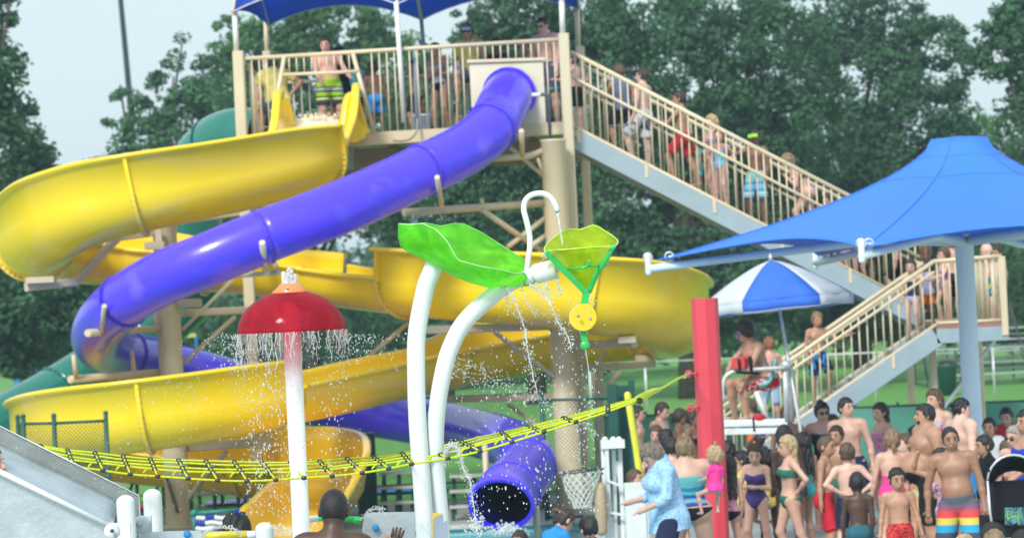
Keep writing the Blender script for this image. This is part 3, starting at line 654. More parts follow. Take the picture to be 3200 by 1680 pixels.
# right column round arms
arm(colR, (1262, 664, 48.0), (1705, 634, 49.3), .058); arm(colR, (1366, 553, 46.75), (1381, 648, 47.6), .038, 'saddle_post'); arm(colR, (1504, 618, 48.5), (1507, 640, 48.5), .03, 'saddle_post')
arm(colR, (1506, 655, 48.4), (1700, 790, 49.3), .042, 'brace'); arm(colR, (1586, 772, 48.8), (1706, 679, 49.3), .04, 'brace'); arm(colR, (1660, 768, 49), (1706, 735, 49.3), .04, 'brace')
b = MB(); b.tube(WP([(1540, 496, 49), (1640, 489, 49.1), (1668, 482, 49.2), (1700, 470, 49.3)], 4), .05, 12); b.build('arm', M_beige, colR)
arm(colR, (1629, 408, 48.3), (1632, 486, 48.8), .04, 'saddle_post'); arm(colR, (1589, 456, 49.6), (1700, 550, 49.3), .035, 'brace'); arm(colR, (1680, 495, 49.2), (1700, 550, 49.3), .03, 'brace')
# right column square arms
arm(colR, (1330, 1031, 48.4), (1735, 1018, 49.3), .062, round_=False, m=M_bsh); arm(colR, (1785, 1078, 49.3), (1982, 1072, 48.0), .06, round_=False, m=M_bsh)
arm(colR, (1836, 1149, 49.4), (2041, 1136, 51.2), .055, round_=False, m=M_bsh); arm(colR, (1545, 1038, 48.9), (1733, 1176, 49.2), .032, 'brace', False, M_bsh)
arm(colR, (1148, 1116, 50.4), (1276, 1008, 50.4), .035, 'brace', False, M_bsh); arm(colR, (1395, 1247, 51), (1740, 1238, 49.4), .05, round_=False, m=M_bsh)
arm(colR, (1588, 1262, 50.6), (1700, 1345, 50.0), .032, 'brace', True); arm(colR, (1872, 1130, 50.5), (1880, 1560, 50.5), .062, 'leg', False, M_bsh)
arm(colR, (1938, 1160, 50.6), (1882, 1225, 50.5), .035, 'brace', False, M_bsh); arm(colR, (1893, 1095, 49.5), (1862, 1140, 49.5), .03, 'brace', False, M_bsh)
for (x, y, D) in ((1958, 1060, 47.95), (2010, 1118, 51.3)):
    b = MB(); c = W(x, y, D); b.box(c, .26, .3, .1); b.build('saddle_pad', M_bsh, colR)
# left column arms
arm(colL, (274, 1040, 46.6), (500, 1026, 49.2), .056); arm(colL, (326, 955, 46.2), (319, 1034, 46.9), .036, 'saddle_post'); arm(colL, (482, 975, 49.0), (484, 1026, 49), .03, 'saddle_post')
arm(colL, (218, 1185, 47.9), (500, 1163, 49.3), .058); arm(colL, (230, 1108, 47.8), (238, 1180, 47.9), .036, 'saddle_post'); arm(colL, (410, 1092, 49.2), (421, 1170, 49.2), .036, 'saddle_post')
arm(colL, (82, 897, 47.3), (236, 880, 47.8), .062, round_=False, m=M_bsh); arm(colL, (232, 883, 47.8), (368, 742, 48.6), .055, 'arm', False, M_bsh); arm(colL, (368, 742, 48.6), (500, 725, 49.2), .055, 'arm', False, M_bsh)
b = MB(); b.box(W(128, 874, 47.3), .42, .3, .09); b.build('saddle_pad', M_bsh, colL); b = MB(); b.box(W(485, 767, 48.95), .3, .3, .12); b.build('saddle_block', M_bsh, colL)
b = MB(); b.box(W(496, 735, 48.95), .1, .12, .18); b.build('saddle_block', M_bsh, colL)
arm(colL, (560, 948, 49.2), (624, 946, 49.0), .065, round_=False, m=M_bsh); arm(colL, (570, 978, 49.6), (790, 968, 50.2), .058, round_=False, m=M_bsh)
arm(colL, (735, 990, 49.9), (574, 1132, 49.4), .036, 'brace'); arm(colL, (727, 875, 49.6), (570, 1030, 49.4), .026, 'brace', False, M_bsh)
arm(colL, (690, 864, 47.4), (870, 852, 46.2), .036); arm(colL, (819, 757, 45.35), (831, 848, 46.0), .044, 'saddle_post', m=M_post); arm(colL, (858, 815, 46.9), (864, 848, 46.9), .03, 'saddle_post')
b = MB(); b.ball(W(832, 850, 46.0), .062, 10, 6); b.build('saddle_knuckle', M_post, colL)
arm(colL, (590, 1397, 49.4), (845, 1379, 48.6), .062, round_=False, m=M_bsh); b = MB(); b.box(W(818, 1372, 48.5), .26, .3, .26); b.build('saddle_block', M_bsh, colL)
arm(colL, (707, 1409, 48.8), (607, 1530, 49.3), .036, 'brace', False, M_bsh); arm(colL, (520, 1487, 49.0), (556, 1600, 49.1), .025, 'brace', False, mat('dark_bronze_paint', (.12, .10, .08), .5)); arm(colL, (628, 1500, 49.0), (586, 1558, 49.1), .03, 'brace', False, M_bsh)
b = MB(); a = W(640, 667, 50.3); b.beam(W(560, 690, 50.0), W(800, 655, 50.6), .12); b.build('arm', M_bsh, colL)
# purple lower support
ps = empty('pipe_stand', G(1500, 46, 0), 'slim beige pipe stand under the low violet bend', 'pipe stand')
b = MB(); b.tube(WP([(1486, 1374, 46.5), (1545, 1368, 46.5)]), .05, 10); b.build('arm', M_beige, ps)
b = MB(); t = W(1514, 1374, 46.5); b.tube([(t.x, t.y, 0), t], .045, 10); b.build('upright', M_beige, ps)
b = MB(); t = W(1674, 1560, 41.2); b.tube([(t.x, t.y, -.4), t+Vector((0, 0, .3))], .04, 10); b.build('outlet_leg', M_beige, ps)

# ================================================================== SLIDES
def frames(P):
    n = len(P); T = []
    for i in range(n):
        d = P[min(i+1, n-1)]-P[max(i-1, 0)]; T.append(d.normalized())
    return T
def channel(parent, stations, name='section', wl=True, m=M_yel, thick=.02, lip=.11):
    """open U channel; stations: list of (P, half width, wall left, wall right) heights above channel bottom"""
    P = [s[0] for s in stations]; T = frames(P); rows = []
    for i, (p, hw, hl, hr) in enumerate(stations):
        t = T[i]; side = Vector((t.y, -t.x, 0)).normalized()   # right hand side
        up = side.cross(t).normalized()
        if up.z < 0: up = -up
        r = hw
        inner = []; K = 9
        for k in range(K+1):
            a = math.pi*k/K; c, s_ = math.cos(a), math.sin(a)
            y = .92*r*(1-abs(s_)**1.0); x = -c*r
            inner.append([x, y])
        inner[0][1] = .92*r; inner[-1][1] = .92*r
        hl2, hr2 = max(hl, .92*r+.02), max(hr, .92*r+.02)
        prof = [(-r-lip, hl2-.05), (-r-lip, hl2-.015), (-r-lip+.02, hl2+.005), (-r-.005, hl2+.005), (-r+.012, hl2-.01), (-r+.004, (hl2+.92*r)/2)]+[tuple(q) for q in inner]+ \
               [(r-.004, (hr2+.92*r)/2), (r-.012, hr2-.01), (r+.005, hr2+.005), (r+lip-.02, hr2+.005), (r+lip, hr2-.015), (r+lip, hr2-.05)]
        # outer shell back
        o = [(r+.02, hr2-.07)]+[(x*(1+thick/r), y-thick*math.sin(math.pi*k/K)) for k, (x, y) in reversed(list(enumerate(inner)))]+[(-r-.02, hl2-.07)]
        prof = prof+o
        rows.append([p+side*x+up*y for x, y in prof])
    b = MB(); b.grid(rows, closed=True)
    m_ = len(rows[0]); b.f.append(tuple(range(m_))); b.sm.append(False); b.f.append(tuple((len(rows)-1)*m_+k for k in range(m_-1, -1, -1))); b.sm.append(False)
    return b.build(name, m, parent)
def flange(parent, st, nxt, w=.085, bolts=True, m=M_yel, hh=.05):
    p, hw, hl, hr = st; t = (nxt-p).normalized(); side = Vector((t.y, -t.x, 0)).normalized(); up = side.cross(t).normalized()
    if up.z < 0: up = -up
    rows = []; bb = MB(); K = 22
    ring = []
    pr = [(-hw, max(hl, hw)-.05)]+[(-math.cos(math.pi*k/K)*hw, .92*hw*(1-math.sin(math.pi*k/K))) for k in range(K+1)]+[(hw, max(hr, hw)-.05)]
    def q(x, y, e, dt): return p+side*(x+e*x/hw)+up*(y-e*(1-y/(.92*hw) if y < .92*hw else 0))+t*dt
    for (e, dt) in ((.0, -hh/2), (w, -hh/2), (w, hh/2), (.0, hh/2)): rows.append([q(x, y, e, dt) for x, y in pr])
    b = MB(); b.grid(rows, False); fo = b.build('flange', m, parent)
    if bolts:
        for k in range(1, len(pr)-1):
            x, y = pr[k]; bb.ball(q(x, y, w*.6, -hh/2), .021, 6, 4)
            bb.ball(q(x, y, w*.6, hh/2), .021, 6, 4)
        o = bb.build('bolts', M_bolt, fo); o['kind'] = 'stuff'
    return fo
ys = empty('yellow_slide', G(1000, 48, 0), 'huge yellow open flume slide winding down around two columns', 'water slide')
def yst(lst, n=6):
    """(px,py,D, halfwidth, hl, hr) bottom centre in photo coords -> smoothed stations"""
    raw = [(*tuple(W(a, c, D)), hw, hl, hr) for a, c, D, hw, hl, hr in lst]
    return [(Vector(q[:3]), q[3], q[4], q[5]) for q in crom(raw, n)]
# travelling from tower: left-hand wall = screen right at start (heading to camera)
w0 = .56
SHW = [(1003, 402, 50.3, w0-.02, .62, .62), (1000, 436, 49.7, w0, .86, .80), (990, 505, 48.9, w0, .68, .62), (962, 575, 48.0, w0, .62, .55)]
st = yst(SHW, 6); channel(ys, st)
# humps at the start: raised side walls
R1 = [(992, 588, 48.15, w0, .95, .62), (935, 612, 47.75, w0, 1.02, .72), (800, 648, 47.35, w0, 1.07, .8), (640, 684, 47.0, w0, 1.10, .82), (480, 716, 46.8, w0, 1.12, .85), (330, 752, 46.9, w0+.02, 1.14, .85), (205, 800, 47.4, w0+.02, 1.14, .85), (128, 852, 48.6, w0+.02, 1.13, .85), (112, 872, 49.5, w0+.02, 1.10, .85)]
st = yst(R1, 6); channel(ys, st); flange(ys, st[1], st[2][0]); flange(ys, st[25], st[26][0]); flange(ys, st[-3], st[-2][0])
st0 = yst(SHW, 6); flange(ys, st0[-2], st0[-1][0])
R1b = [(112, 872, 49.5, w0+.02, 1.10, .8), (135, 880, 50.6, w0, 1.05, .7), (225, 884, 51.6, w0, 1.0, .62), (360, 889, 52.0, w0, .96, .60), (500, 898, 52.0, w0, .92, .6), (640, 908, 52.0, w0, .85, .6)]
# far wall (left-hand now on the far side after turning): travelling right => left-hand side = far
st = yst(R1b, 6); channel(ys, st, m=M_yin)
R2 = [(640, 908, 52.0, w0, .85, .58), (760, 917, 51.9, w0, .82, .6), (900, 935, 51.7, w0, .80, .6), (1005, 948, 51.4, w0, .80, .6)]
st = yst(R2, 5); channel(ys, st, m=M_yel); flange(ys, st[0], st[1][0])
R2b = [(1005, 948, 51.4, w0, .62, .6), (1120, 964, 50.9, w0, .6, .6), (1262, 980, 50.2, w0, .6, .6)]
st = yst(R2b, 5); channel(ys, st)
R2c = [(1262, 980, 50.2, w0, .8, 1.06), (1380, 993, 49.4, w0, .8, 1.08), (1560, 1008, 48.5, w0, .8, 1.10), (1740, 1023, 48.0, w0, .85, 1.12), (1870, 1043, 47.9, w0+.01, .85, 1.14), (1985, 1066, 48.3, w0+.02, .85, 1.16), (2075, 1092, 49.2, w0+.02, .85, 1.15), (2105, 1110, 50.3, w0+.02, .85, 1.12), (2085, 1117, 51.3, w0+.02, .85, 1.1), (2020, 1121, 51.9, w0+.02, .8, 1.05)]
st = yst(R2c, 6); channel(ys, st); flange(ys, st[1], st[2][0]); flange(ys, st[22], st[23][0])
R3 = [(2020, 1121, 51.9, w0, .6, 1.0), (1930, 1128, 52.2, w0, .6, 1.0), (1800, 1140, 52.2, w0, .6, 1.0), (1690, 1160, 51.8, w0, .62, .95), (1560, 1183, 51.2, w0, .62, .9), (1400, 1215, 50.4, w0, .62, .72)]
st = yst(R3, 6); channel(ys, st, m=M_yel); flange(ys, st[0], st[1][0], .07)
R3b = [(1400, 1215, 50.4, w0, .62, .68), (1240, 1248, 49.6, w0, .62, .68), (1090, 1284, 48.8, w0, .62, .68), (960, 1312, 48.2, w0, .62, .68), (878, 1330, 47.8, w0, .62, .7)]
st = yst(R3b, 6); channel(ys, st)
R3c = [(878, 1333, 47.8, w0, 1.02, .7), (760, 1358, 47.4, w0, 1.05, .75), (600, 1386, 47.1, w0, 1.06, .8), (450, 1408, 47.0, w0, 1.06, .85), (320, 1426, 47.2, w0, 1.06, .85), (215, 1442, 47.9, w0+.01, 1.05, .85), (160, 1456, 49.0, w0+.01, 1.02, .85), (175, 1466, 50.2, w0, 1.0, .8), (260, 1478, 51.0, w0, .95, .7), (350, 1492, 51.2, w0, .9, .62)]
st = yst(R3c, 6); channel(ys, st); flange(ys, st[1], st[2][0]); flange(ys, st[17], st[18][0])
R4 = [(350, 1500, 51.2, w0, .86, .55), (500, 1516, 51.1, w0, .84, .52), (640, 1530, 50.9, w0, .84, .52), (770, 1545, 50.5, w0, .86, .52)]
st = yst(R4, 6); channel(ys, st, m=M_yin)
R5 = [(770, 1545, 50.5, w0, .95, .5), (890, 1562, 50.2, w0+.03, 1.12, .45), (1000, 1585, 49.2, w0+.06, 1.12, .42), (1010, 1618, 47.4, w0+.08, .95, .42), (968, 1660, 45.4, w0+.06, .7, .5), (930, 1705, 43.4, w0+.04, .6, .6), (905, 1745, 42.0, w0+.04, .6, .6)]
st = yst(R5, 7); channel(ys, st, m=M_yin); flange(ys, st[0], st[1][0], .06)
# tall start fins either side of the mouth
for pts in ([(848, 432), (853, 400), (872, 335), (882, 312), (893, 307), (903, 313), (911, 340), (925, 395), (926, 420), (900, 445), (862, 448)],):
    b = MB(); n = len(pts)
    a = [W(x, y, 50.1) for x, y in pts]; c = [W(x+4, y, 50.45) for x, y in pts]
    b.add(a+c, [tuple(range(n-1, -1, -1)), tuple(range(n, 2*n))]+[(i, (i+1) % n, n+(i+1) % n, n+i) for i in range(n)], False); b.build('start_fin', M_yel, ys)
cur_o = crom([(1040, 492, 0), (1062, 470, 0), (1072, 420, 0), (1082, 350, 0), (1092, 305, 0), (1104, 296, 0), (1116, 302, 0), (1126, 340, 0), (1144, 398, 0), (1148, 425, 0)], 3)
cur_i = crom([(1036, 470, 0), (1048, 450, 0), (1058, 405, 0), (1068, 340, 0), (1080, 300, 0), (1098, 290, 0), (1116, 294, 0), (1128, 336, 0), (1146, 396, 0), (1150, 420, 0)], 3)
b = MB(); b.grid([[W(p[0], p[1], 48.9+.9*i/27) for i, p in enumerate(cur_i)], [W(p[0], p[1], 48.75+.9*i/27) for i, p in enumerate(cur_o)]]); solidify(b.build('start_lip', M_yel, ys), .04)
fin = [(1066, 470), (1072, 400), (1084, 330), (1096, 303), (1108, 300), (1118, 312), (1130, 352), (1147, 410), (1140, 432), (1112, 445), (1088, 446)]
b = MB(); n = len(fin); a = [W(x, y, 49.55) for x, y in fin]; c = [W(x+5, y, 50.3) for x, y in fin]
b.add(a+c, [tuple(range(n-1, -1, -1)), tuple(range(n, 2*n))]+[(i, (i+1) % n, n+(i+1) % n, n+i) for i in range(n)], False); b.build('start_fin', M_yel, ys)
foam = MB(); rr = random.Random(3)
rows = []
for j in range(14):
    rows.append([W(922+150*i/23, 372+44*(j/13)**.8+7*noise.noise(Vector((i*.55, j*.45, 2)))-8*math.exp(-((i-11)/7)**2), 50.35-1.0*j/13) for i in range(24)])
foam.grid(rows)
for i in range(160):
    x = rr.gauss(1000, 34); foam.ball(W(x, 372-abs(rr.gauss(0, 9)), rr.uniform(49.9, 50.3)), rr.uniform(.005, .018), 5, 4)
o = foam.build('foam', mat('slide_foam', (.85, .80, .66), .6, .10, 5, bump=.8, bscale=14)); tag(o, 'pale foam of water rushing in at the yellow slide start', 'foam', kind='stuff')

# ---- tubes
def tube_slide(e, pts, r, m, mf, flanges=(), end_tan=None, nsub=7, inner=True, thick=.018, seg=28):
    P = [Vector(p[:3]) for p in crom([tuple(W(*p)) for p in pts], nsub)]; n = len(P); cuts = [0]+[f*nsub for f in flanges]+[n-1]
    T = frames(P)
    if end_tan is not None:
        for k in range(4): T[-1-k] = T[-1-k].lerp(end_tan, [1, .55, .25, .1][k]).normalized()
    up = Vector((0, 0, 1)); x = T[0].cross(up).normalized(); R = []
    for i in range(n):
        x = (x-T[i]*x.dot(T[i])).normalized(); R.append((x.copy(), T[i].cross(x)))
    ringp = lambda i, rad, dt=0: [P[i]+T[i]*dt+(R[i][0]*math.cos(2*math.pi*k/seg)+R[i][1]*math.sin(2*math.pi*k/seg))*rad for k in range(seg)]
    for a, c in zip(cuts[:-1], cuts[1:]):
        if c <= a: continue
        rows = [ringp(i, r) for i in range(a, c+1)]+[ringp(i, r-thick) for i in range(c, a-1, -1)]+[ringp(a, r)]
        b = MB(); b.grid(rows, closed=True); b.build('tube_section', m, e)
    for i in cuts:
        b = MB(); w = .020 if 0 < i < n-1 else .03; q_ = .018 if 0 < i < n-1 else .035; rows = [ringp(i, r, -q_), ringp(i, r+w, -q_), ringp(i, r+w, q_), ringp(i, r-thick*.9, q_)]
        b.grid(rows, smooth=False, closed=True); fo = b.build('flange', mf if 0 < i < n-1 else m, e)
        if 0 < i < n-1:
            bb = MB()
            for k in range(0, seg, 2): bb.ball(ringp(i, r+w*.8)[k], .017, 6, 4)
            o = bb.build('bolts', M_purd if m is M_pur else M_bolt, fo); o['kind'] = 'stuff'
    return P
vs = empty('violet_slide', G(1000, 47, 0), 'violet enclosed tube slide curling from tower panel to pool', 'water slide')
pv = [(1592, 292, 49.75), (1570, 330, 49.2), (1533, 400, 48.5), (1450, 468, 48.0), (1320, 533, 47.4), (1170, 603, 46.8), (1000, 673, 46.2), (822, 740, 45.9), (640, 815, 45.8), (500, 872, 46.1), (388, 940, 46.7),
      (325, 1000, 47.6), (302, 1052, 48.8), (322, 1084, 50.2), (390, 1106, 51.4), (500, 1136, 52.4), (650, 1175, 53.2), (850, 1228, 53.8), (1050, 1272, 54.2), (1230, 1302, 54.0), (1380, 1328, 53.0), (1500, 1354, 51.4),
      (1600, 1388, 49.3), (1645, 1422, 47.0), (1648, 1460, 45.0), (1618, 1502, 42.9), (1590, 1540, 41.2), (1566, 1572, 39.9)]
et = Vector((-.12, -.80, -.60)).normalized()
tube_slide(vs, pv, .392, M_pur, M_purd, flanges=(2, 4, 7, 10, 14, 17, 20, 24, 26), end_tan=et)
gs = empty('green_slide', G(300, 55, 0), 'dark green enclosed tube slide dropping behind the tower to the left', 'water slide')
pg_ = [(812, 432, 54.0), (735, 430, 54.2), (675, 455, 54.6), (620, 520, 55), (600, 640, 54.8), (620, 800, 55), (600, 900, 55.5), (520, 990, 55.5), (420, 1080, 55), (300, 1160, 54.5), (180, 1235, 54), (80, 1290, 53.5), (-40, 1350, 53), (-220, 1410, 53)]
tube_slide(gs, pg_, .50, M_teal, mat('green_flange', (.01, .12, .10), .4), flanges=(2, 5, 8, 10))
# ================================================================== SUNSHADE, UMBRELLA, LIFEGUARD STAND
M_lbl = mat('pale_blue_post_paint', (.66, .84, .95), .35, .03, 1.0, coat=.2)
ss = empty('sunshade', G(3030, 42, 0), 'large bright blue pyramid sunshade on a thick pale blue post', 'sunshade')
top = W(3006, 432, 42); hub = W(3012, 745, 42); gc = G(3050, 42, 0)
cx_, cy_ = hub.x, hub.y
b = MB(); b.lathe((cx_, cy_, 0), (0, 0, 1), [(.26, 0), (.26, .04), (.125, .05), (.122, hub.z+.02), (.17, hub.z+.03), (.17, hub.z+.06), (.0, hub.z+.06)], 28); b.build('post', M_lbl, ss)
RC = 4.05; angs = [183, 245, 306, 3, 65, 112.5]; zc_ = hub.z-.10; zt_ = top.z
cor = []
for a in angs:
    a = math.radians(a); cor.append(Vector((cx_+RC*math.cos(a), cy_+RC*math.sin(a), zc_)))
sky_cloth = mat('bright_blue_shade_cloth', (.065, .26, .90), .6, .04, .7, spec=.35, trans=(.2, (.03, .12, .9)), bump=.25, bscale=1.6)
sky_seam = mat('blue_seam', (.05, .21, .80), .7)
def canopy_pt(s, t):
    """s 0..6 around, t 0..1 out"""
    k = int(s) % 6; f = s-int(s); A = cor[k]; B = cor[(k+1) % 6]
    e = A.lerp(B, f); c = Vector((cx_, cy_, 0)); sag = 4*f*(1-f)
    e = e+(Vector((cx_, cy_, e.z))-e)*(.13*sag)+Vector((0, 0, .18*sag))
    a0 = math.atan2(e.y-cy_, e.x-cx_); r0 = .36
    inner = Vector((cx_+r0*math.cos(a0), cy_+r0*math.sin(a0), 0)); p = inner.lerp(Vector((e.x, e.y, 0)), t)
    g = t**.60+.05*sag*math.sin(math.pi*t); p.z = zt_+(e.z-zt_)*min(1, g); return p
rows = [[canopy_pt(s/10, (t/14)**1.4) for s in range(60)] for t in range(15)]
b = MB(); b.grid(rows, closed=True); solidify(b.build('canopy', sky_cloth, ss), .01)
b = MB(); b.add([canopy_pt(s/10, 0)+Vector((0, 0, .005)) for s in range(60)]+[Vector((cx_, cy_, zt_+.03))], [(s, (s+1) % 60, 60) for s in range(60)]); b.build('top_cap', sky_cloth, ss)
b = MB()
for k in range(6): b.tube([canopy_pt(k, (t/20)**1.3)+Vector((0, 0, .012)) for t in range(21)], .007, 5)
for tt in (.06, .2): b.tube([canopy_pt(s/10, tt)+Vector((0, 0, .01)) for s in range(60)], .006, 4, closed=True)
b.build('seams', sky_seam, ss)
for k in range(6):
    A = cor[k]; d = (A-Vector((cx_, cy_, zc_))); out = A+d.normalized()*.12
    b = MB(); b.tube([Vector((cx_, cy_, hub.z-.03)), Vector((cx_, cy_, hub.z)).lerp(A, .3)+Vector((0, 0, .06)), out-Vector((0, 0, .1))], [.075, .06, .05], 12); ar = b.build('arm', M_lbl, ss)
    b = MB(); b.tube([out-Vector((0, 0, .15)), out+Vector((0, 0, .07))], .042, 10, round_cap=True); b.build('end_bracket', M_white, ar); b = MB(); b.tube([out-Vector((0, 0, .12))-d.normalized()*.3, out-d.normalized()*.3+Vector((0, 0, .06))], .035, 8); b.build('end_bracket', M_white, ar)
    for q in (0, .28):
        b = MB(); b.tube([out-d.normalized()*q+Vector((math.cos(a_)*.055, 0, .05+math.sin(a_)*.055)) for a_ in [i*math.pi/6 for i in range(12)]], .012, 6, closed=True); b.build('shackle', M_steel, ar)
# umbrella
uA, uT = W(2500, 1335, 39.6), W(2409, 808, 40.0)
um = empty('umbrella', (uA.x, uA.y, 0), 'blue and white striped beach umbrella tilted over the lifeguard', 'umbrella')
b = MB(); b.tube([uA-Vector((0, 0, .9))+Vector((.06, 0, 0)), uA, uT], .021, 10); b.tube([uT-Vector((0, 0, .02)), uT+(uT-uA).normalized()*.06], [.03, .018], 8); b.build('pole', M_steel, um)
ax = (uT-uA).normalized(); ax = (ax+Vector((.05, -.16, 0))).normalized(); X = ax.cross(Vector((0, 1, 0))).normalized(); Y = ax.cross(X)
Mub = mat('umbrella_blue', (.07, .25, .88), .7, .05, 4, trans=(.4, (.08, .25, .95))); Muw = mat('umbrella_white', (.78, .82, .85), .7, .03, 4, trans=(.45, (.9, .95, 1)))
RU = .96
UA0 = math.radians(60)
def upt(a, t):
    kf = ((a-UA0)/(2*math.pi)*6) % 1; sag = 4*kf*(1-kf); rr_ = RU*t*(1-.11*sag*t)
    return uT+X*(rr_*math.cos(a))+Y*(rr_*math.sin(a))-ax*(.02+.50*t**1.35)
for k in range(6):
    rows = [[upt(2*math.pi*(k+j/6*.999)/6+UA0, t/8) for j in range(7)] for t in range(9)]
    skirt = [[rows[-1][j]-ax*(.13*q)+(rows[-1][j]-uT).normalized()*.01*math.sin(j*1.4+k) for j in range(7)] for q in (0, .5, 1)]
    b = MB(); b.grid(rows); b.grid(skirt); pn = b.build('panel', Mub if k % 2 == 0 else Muw, um); solidify(pn, .006)
    b = MB(); b.tube([rows[t][0]-ax*.012 for t in range(9)], .006, 5); b.tube([rows[4][0]-ax*.02, uT-ax*.5], .005, 5); b.build('rib', M_steel, um)
    if k % 2 == 0: b = MB(); b.tube(skirt[2], .007, 5); b.tube([s_[0] for s_ in skirt], .006, 5); b.tube([s_[-1] for s_ in skirt], .006, 5); b.build('piping', Muw, pn)
# lifeguard stand
ls = empty('lifeguard_stand', G(2400, 40, 0), 'tall white lifeguard stand with teal seat and silver tube frame', 'lifeguard stand')
Mws = mat('stand_white_paint', (.70, .74, .76), .4, .04, 3, dirt=((.45, .4, .34), .68, 5)); Mtl = mat('teal_seat_plastic', (.11, .48, .46), .4, .05, 3)
def lb(p1, p2, r, name, m=Mws, sq=False):
    b = MB()
    if sq: b.beam(W(*p1), W(*p2), r*2)
    else: b.tube([W(*p1), W(*p2)], r, 10)
    return b.build(name, m, ls)
lb((2225, 1324, 39.5), (2452, 1318, 39.5), .045, 'platform_bar', sq=True); lb((2225, 1350, 39.3), (2432, 1345, 39.3), .038, 'platform_bar', sq=True)
lb((2225, 1330, 40.7), (2452, 1326, 40.7), .04, 'platform_bar', sq=True)
for q in range(5): 
    b = MB(); a = W(2240+q*45, 1322, 39.55); b.box(a+Vector((0, .6, .02)), .12, 1.2, .03); b.build('platform_slat', Mws, ls)
for (p1, p2) in (((2362, 1222, 39.6), (2398, 1312, 39.6)), ((2362, 1222, 40.4), (2398, 1312, 40.4)), ((2452, 1318, 39.5), (2490, 1700, 39.3)), ((2230, 1324, 39.5), (2190, 1700, 39.3)), ((2452, 1326, 40.7), (2490, 1660, 40.9)), ((2230, 1330, 40.7), (2190, 1660, 40.9))):
    lb(p1, p2, .032, 'leg')
lb((2452, 1135, 39.6), (2460, 1318, 39.6), .036, 'back_upright', M_steel); lb((2470, 1140, 39.9), (2476, 1318, 39.9), .03, 'back_upright', M_steel)
for D in (39.55, 40.35):
    b = MB(); b.tube(WP([(2262, 1250, D), (2258, 1215, D), (2268, 1176, D), (2300, 1158, D), (2350, 1154, D), (2455, 1148, D)], 5), .027, 10); b.build('arm_rest', M_steel, ls)
b = MB(); b.ball(W(2456, 1140, 39.6), .07, 10, 6); b.build('joint', M_steel, ls)
prof = [(2336, 1213), (2360, 1210), (2385, 1206), (2402, 1192), (2410, 1165), (2418, 1128)]; prof = crom([(a, c, 0) for a, c in prof], 4)
rows = [[W(p[0]+2*abs(j-3), p[1]+(-7 if j in (0, 6) else 0), 39.62+.11*j) for j in range(7)] for p in prof]
b = MB(); b.grid(rows); solidify(b.build('seat', Mtl, ls), .035)
b = MB(); b.box(W(2322, 1220, 39.95), .12, .5, .03); b.build('seat_front', Mtl, ls)
# red rescue tubes
rt = empty('rescue_tube', W(2326, 1150, 39.5), 'red rescue tube strapped across the lifeguard lap', 'rescue tube')
b = MB(); b.beam(W(2306, 1135, 39.45), W(2345, 1125, 39.9), .17, .13); b.build('foam_body', mat('red_vinyl', (.62, .06, .06), .4), rt)
b = MB(); b.tube(WP([(2308, 1120, 39.4), (2312, 1160, 39.4), (2318, 1165, 39.4)]), .016, 6); b.tube(WP([(2344, 1112, 39.5), (2348, 1162, 39.5)]), .02, 6); b.tube(WP([(2300, 1162, 39.4), (2370, 1166, 39.4)]), .02, 6); b.build('strap', CL['black'], rt)
rt2 = empty('rescue_tube', W(2372, 1298, 39.4), 'small red pouch tied to the stand platform edge', 'pouch')
b = MB(); b.ball(W(2372, 1305, 39.5), .09, 10, 6, (1.0, .7, .55)); b.build('pouch_body', CL['red'], rt2); b = MB(); b.beam(W(2354, 1306, 39.35), W(2357, 1345, 39.25), .025); b.build('strap', CL['black'], rt2)

# ================================================================== CHAIN LINK FENCES AND GATE
def chain(e, P, Q, h, pitch=.055, r=.0022):
    """diamond wire mesh between ground points P and Q"""
    L = (Q-P).length; d = (Q-P).normalized(); b = MB(); n = int((L+h)/pitch)
    for i in range(-int(h/pitch)-1, int(L/pitch)+1):
        for sgn in (1, -1):
            x0 = i*pitch; x1 = x0+h
            if sgn == -1: x0, x1 = x1, x0
            z0, z1 = 0, h
            def clipx(xa, za, xb, zb, X, lo):
                t = (X-xa)/(xb-xa); return X, za+(zb-za)*t
            xa, za, xb, zb = x0, z0, x1, z1
            if max(xa, xb) < 0 or min(xa, xb) > L: continue
            if xa < 0: xa, za = clipx(xa, za, xb, zb, 0, 1)
            if xb < 0: xb, zb = clipx(xa, za, xb, zb, 0, 1)
            if xa > L: xa, za = clipx(xa, za, xb, zb, L, 1)
            if xb > L: xb, zb = clipx(xa, za, xb, zb, L, 1)
            if abs(xb-xa) < .02: continue
            b.tube([P+d*xa+Vector((0, .004*sgn, za)), P+d*xb+Vector((0, .004*sgn, zb))], r, 3, cap=False)
    o = b.build('wire_mesh', M_darkgreen, e); o['kind'] = 'stuff'
def clfence(label, pts, h, postr=.032, zb=0.0, pitch=.055, r=.0022, rails=True):
    """pts: list of (px, py_top, D)"""
    e = empty('chain_link_fence', G(pts[0][0], pts[0][2], 0), label, 'fence', 'dark green chain link fences by the slides')
    tops = [W(*p) for p in pts]
    for t in tops: b = MB(); b.tube([(t.x, t.y, zb), t], postr, 10); b.ball(t, postr*1.15, 8, 5); b.build('post', M_darkgreen, e)
    for a, c in zip(tops[:-1], tops[1:]):
        zt = min(a.z, c.z)-.08; b = MB(); b.tube([(a.x, a.y, a.z-.1), (c.x, c.y, c.z-.1)], .02, 8); b.build('top_rail', M_darkgreen, e)
        b = MB(); b.tube([(a.x, a.y, zb+.08), (c.x, c.y, zb+.08)], .018, 8); b.build('bottom_rail', M_darkgreen, e)
        chain(e, Vector((a.x, a.y, zb+.05)), Vector((c.x, c.y, zb+.05)), zt-zb-.06, pitch, r)
    return e
clfence('dark green chain link fence under the yellow slide at lower left', [(55, 1302, 43.5), (72, 1300, 43.2), (168, 1298, 43.0), (330, 1290, 42.8)], 1, r=.0045)
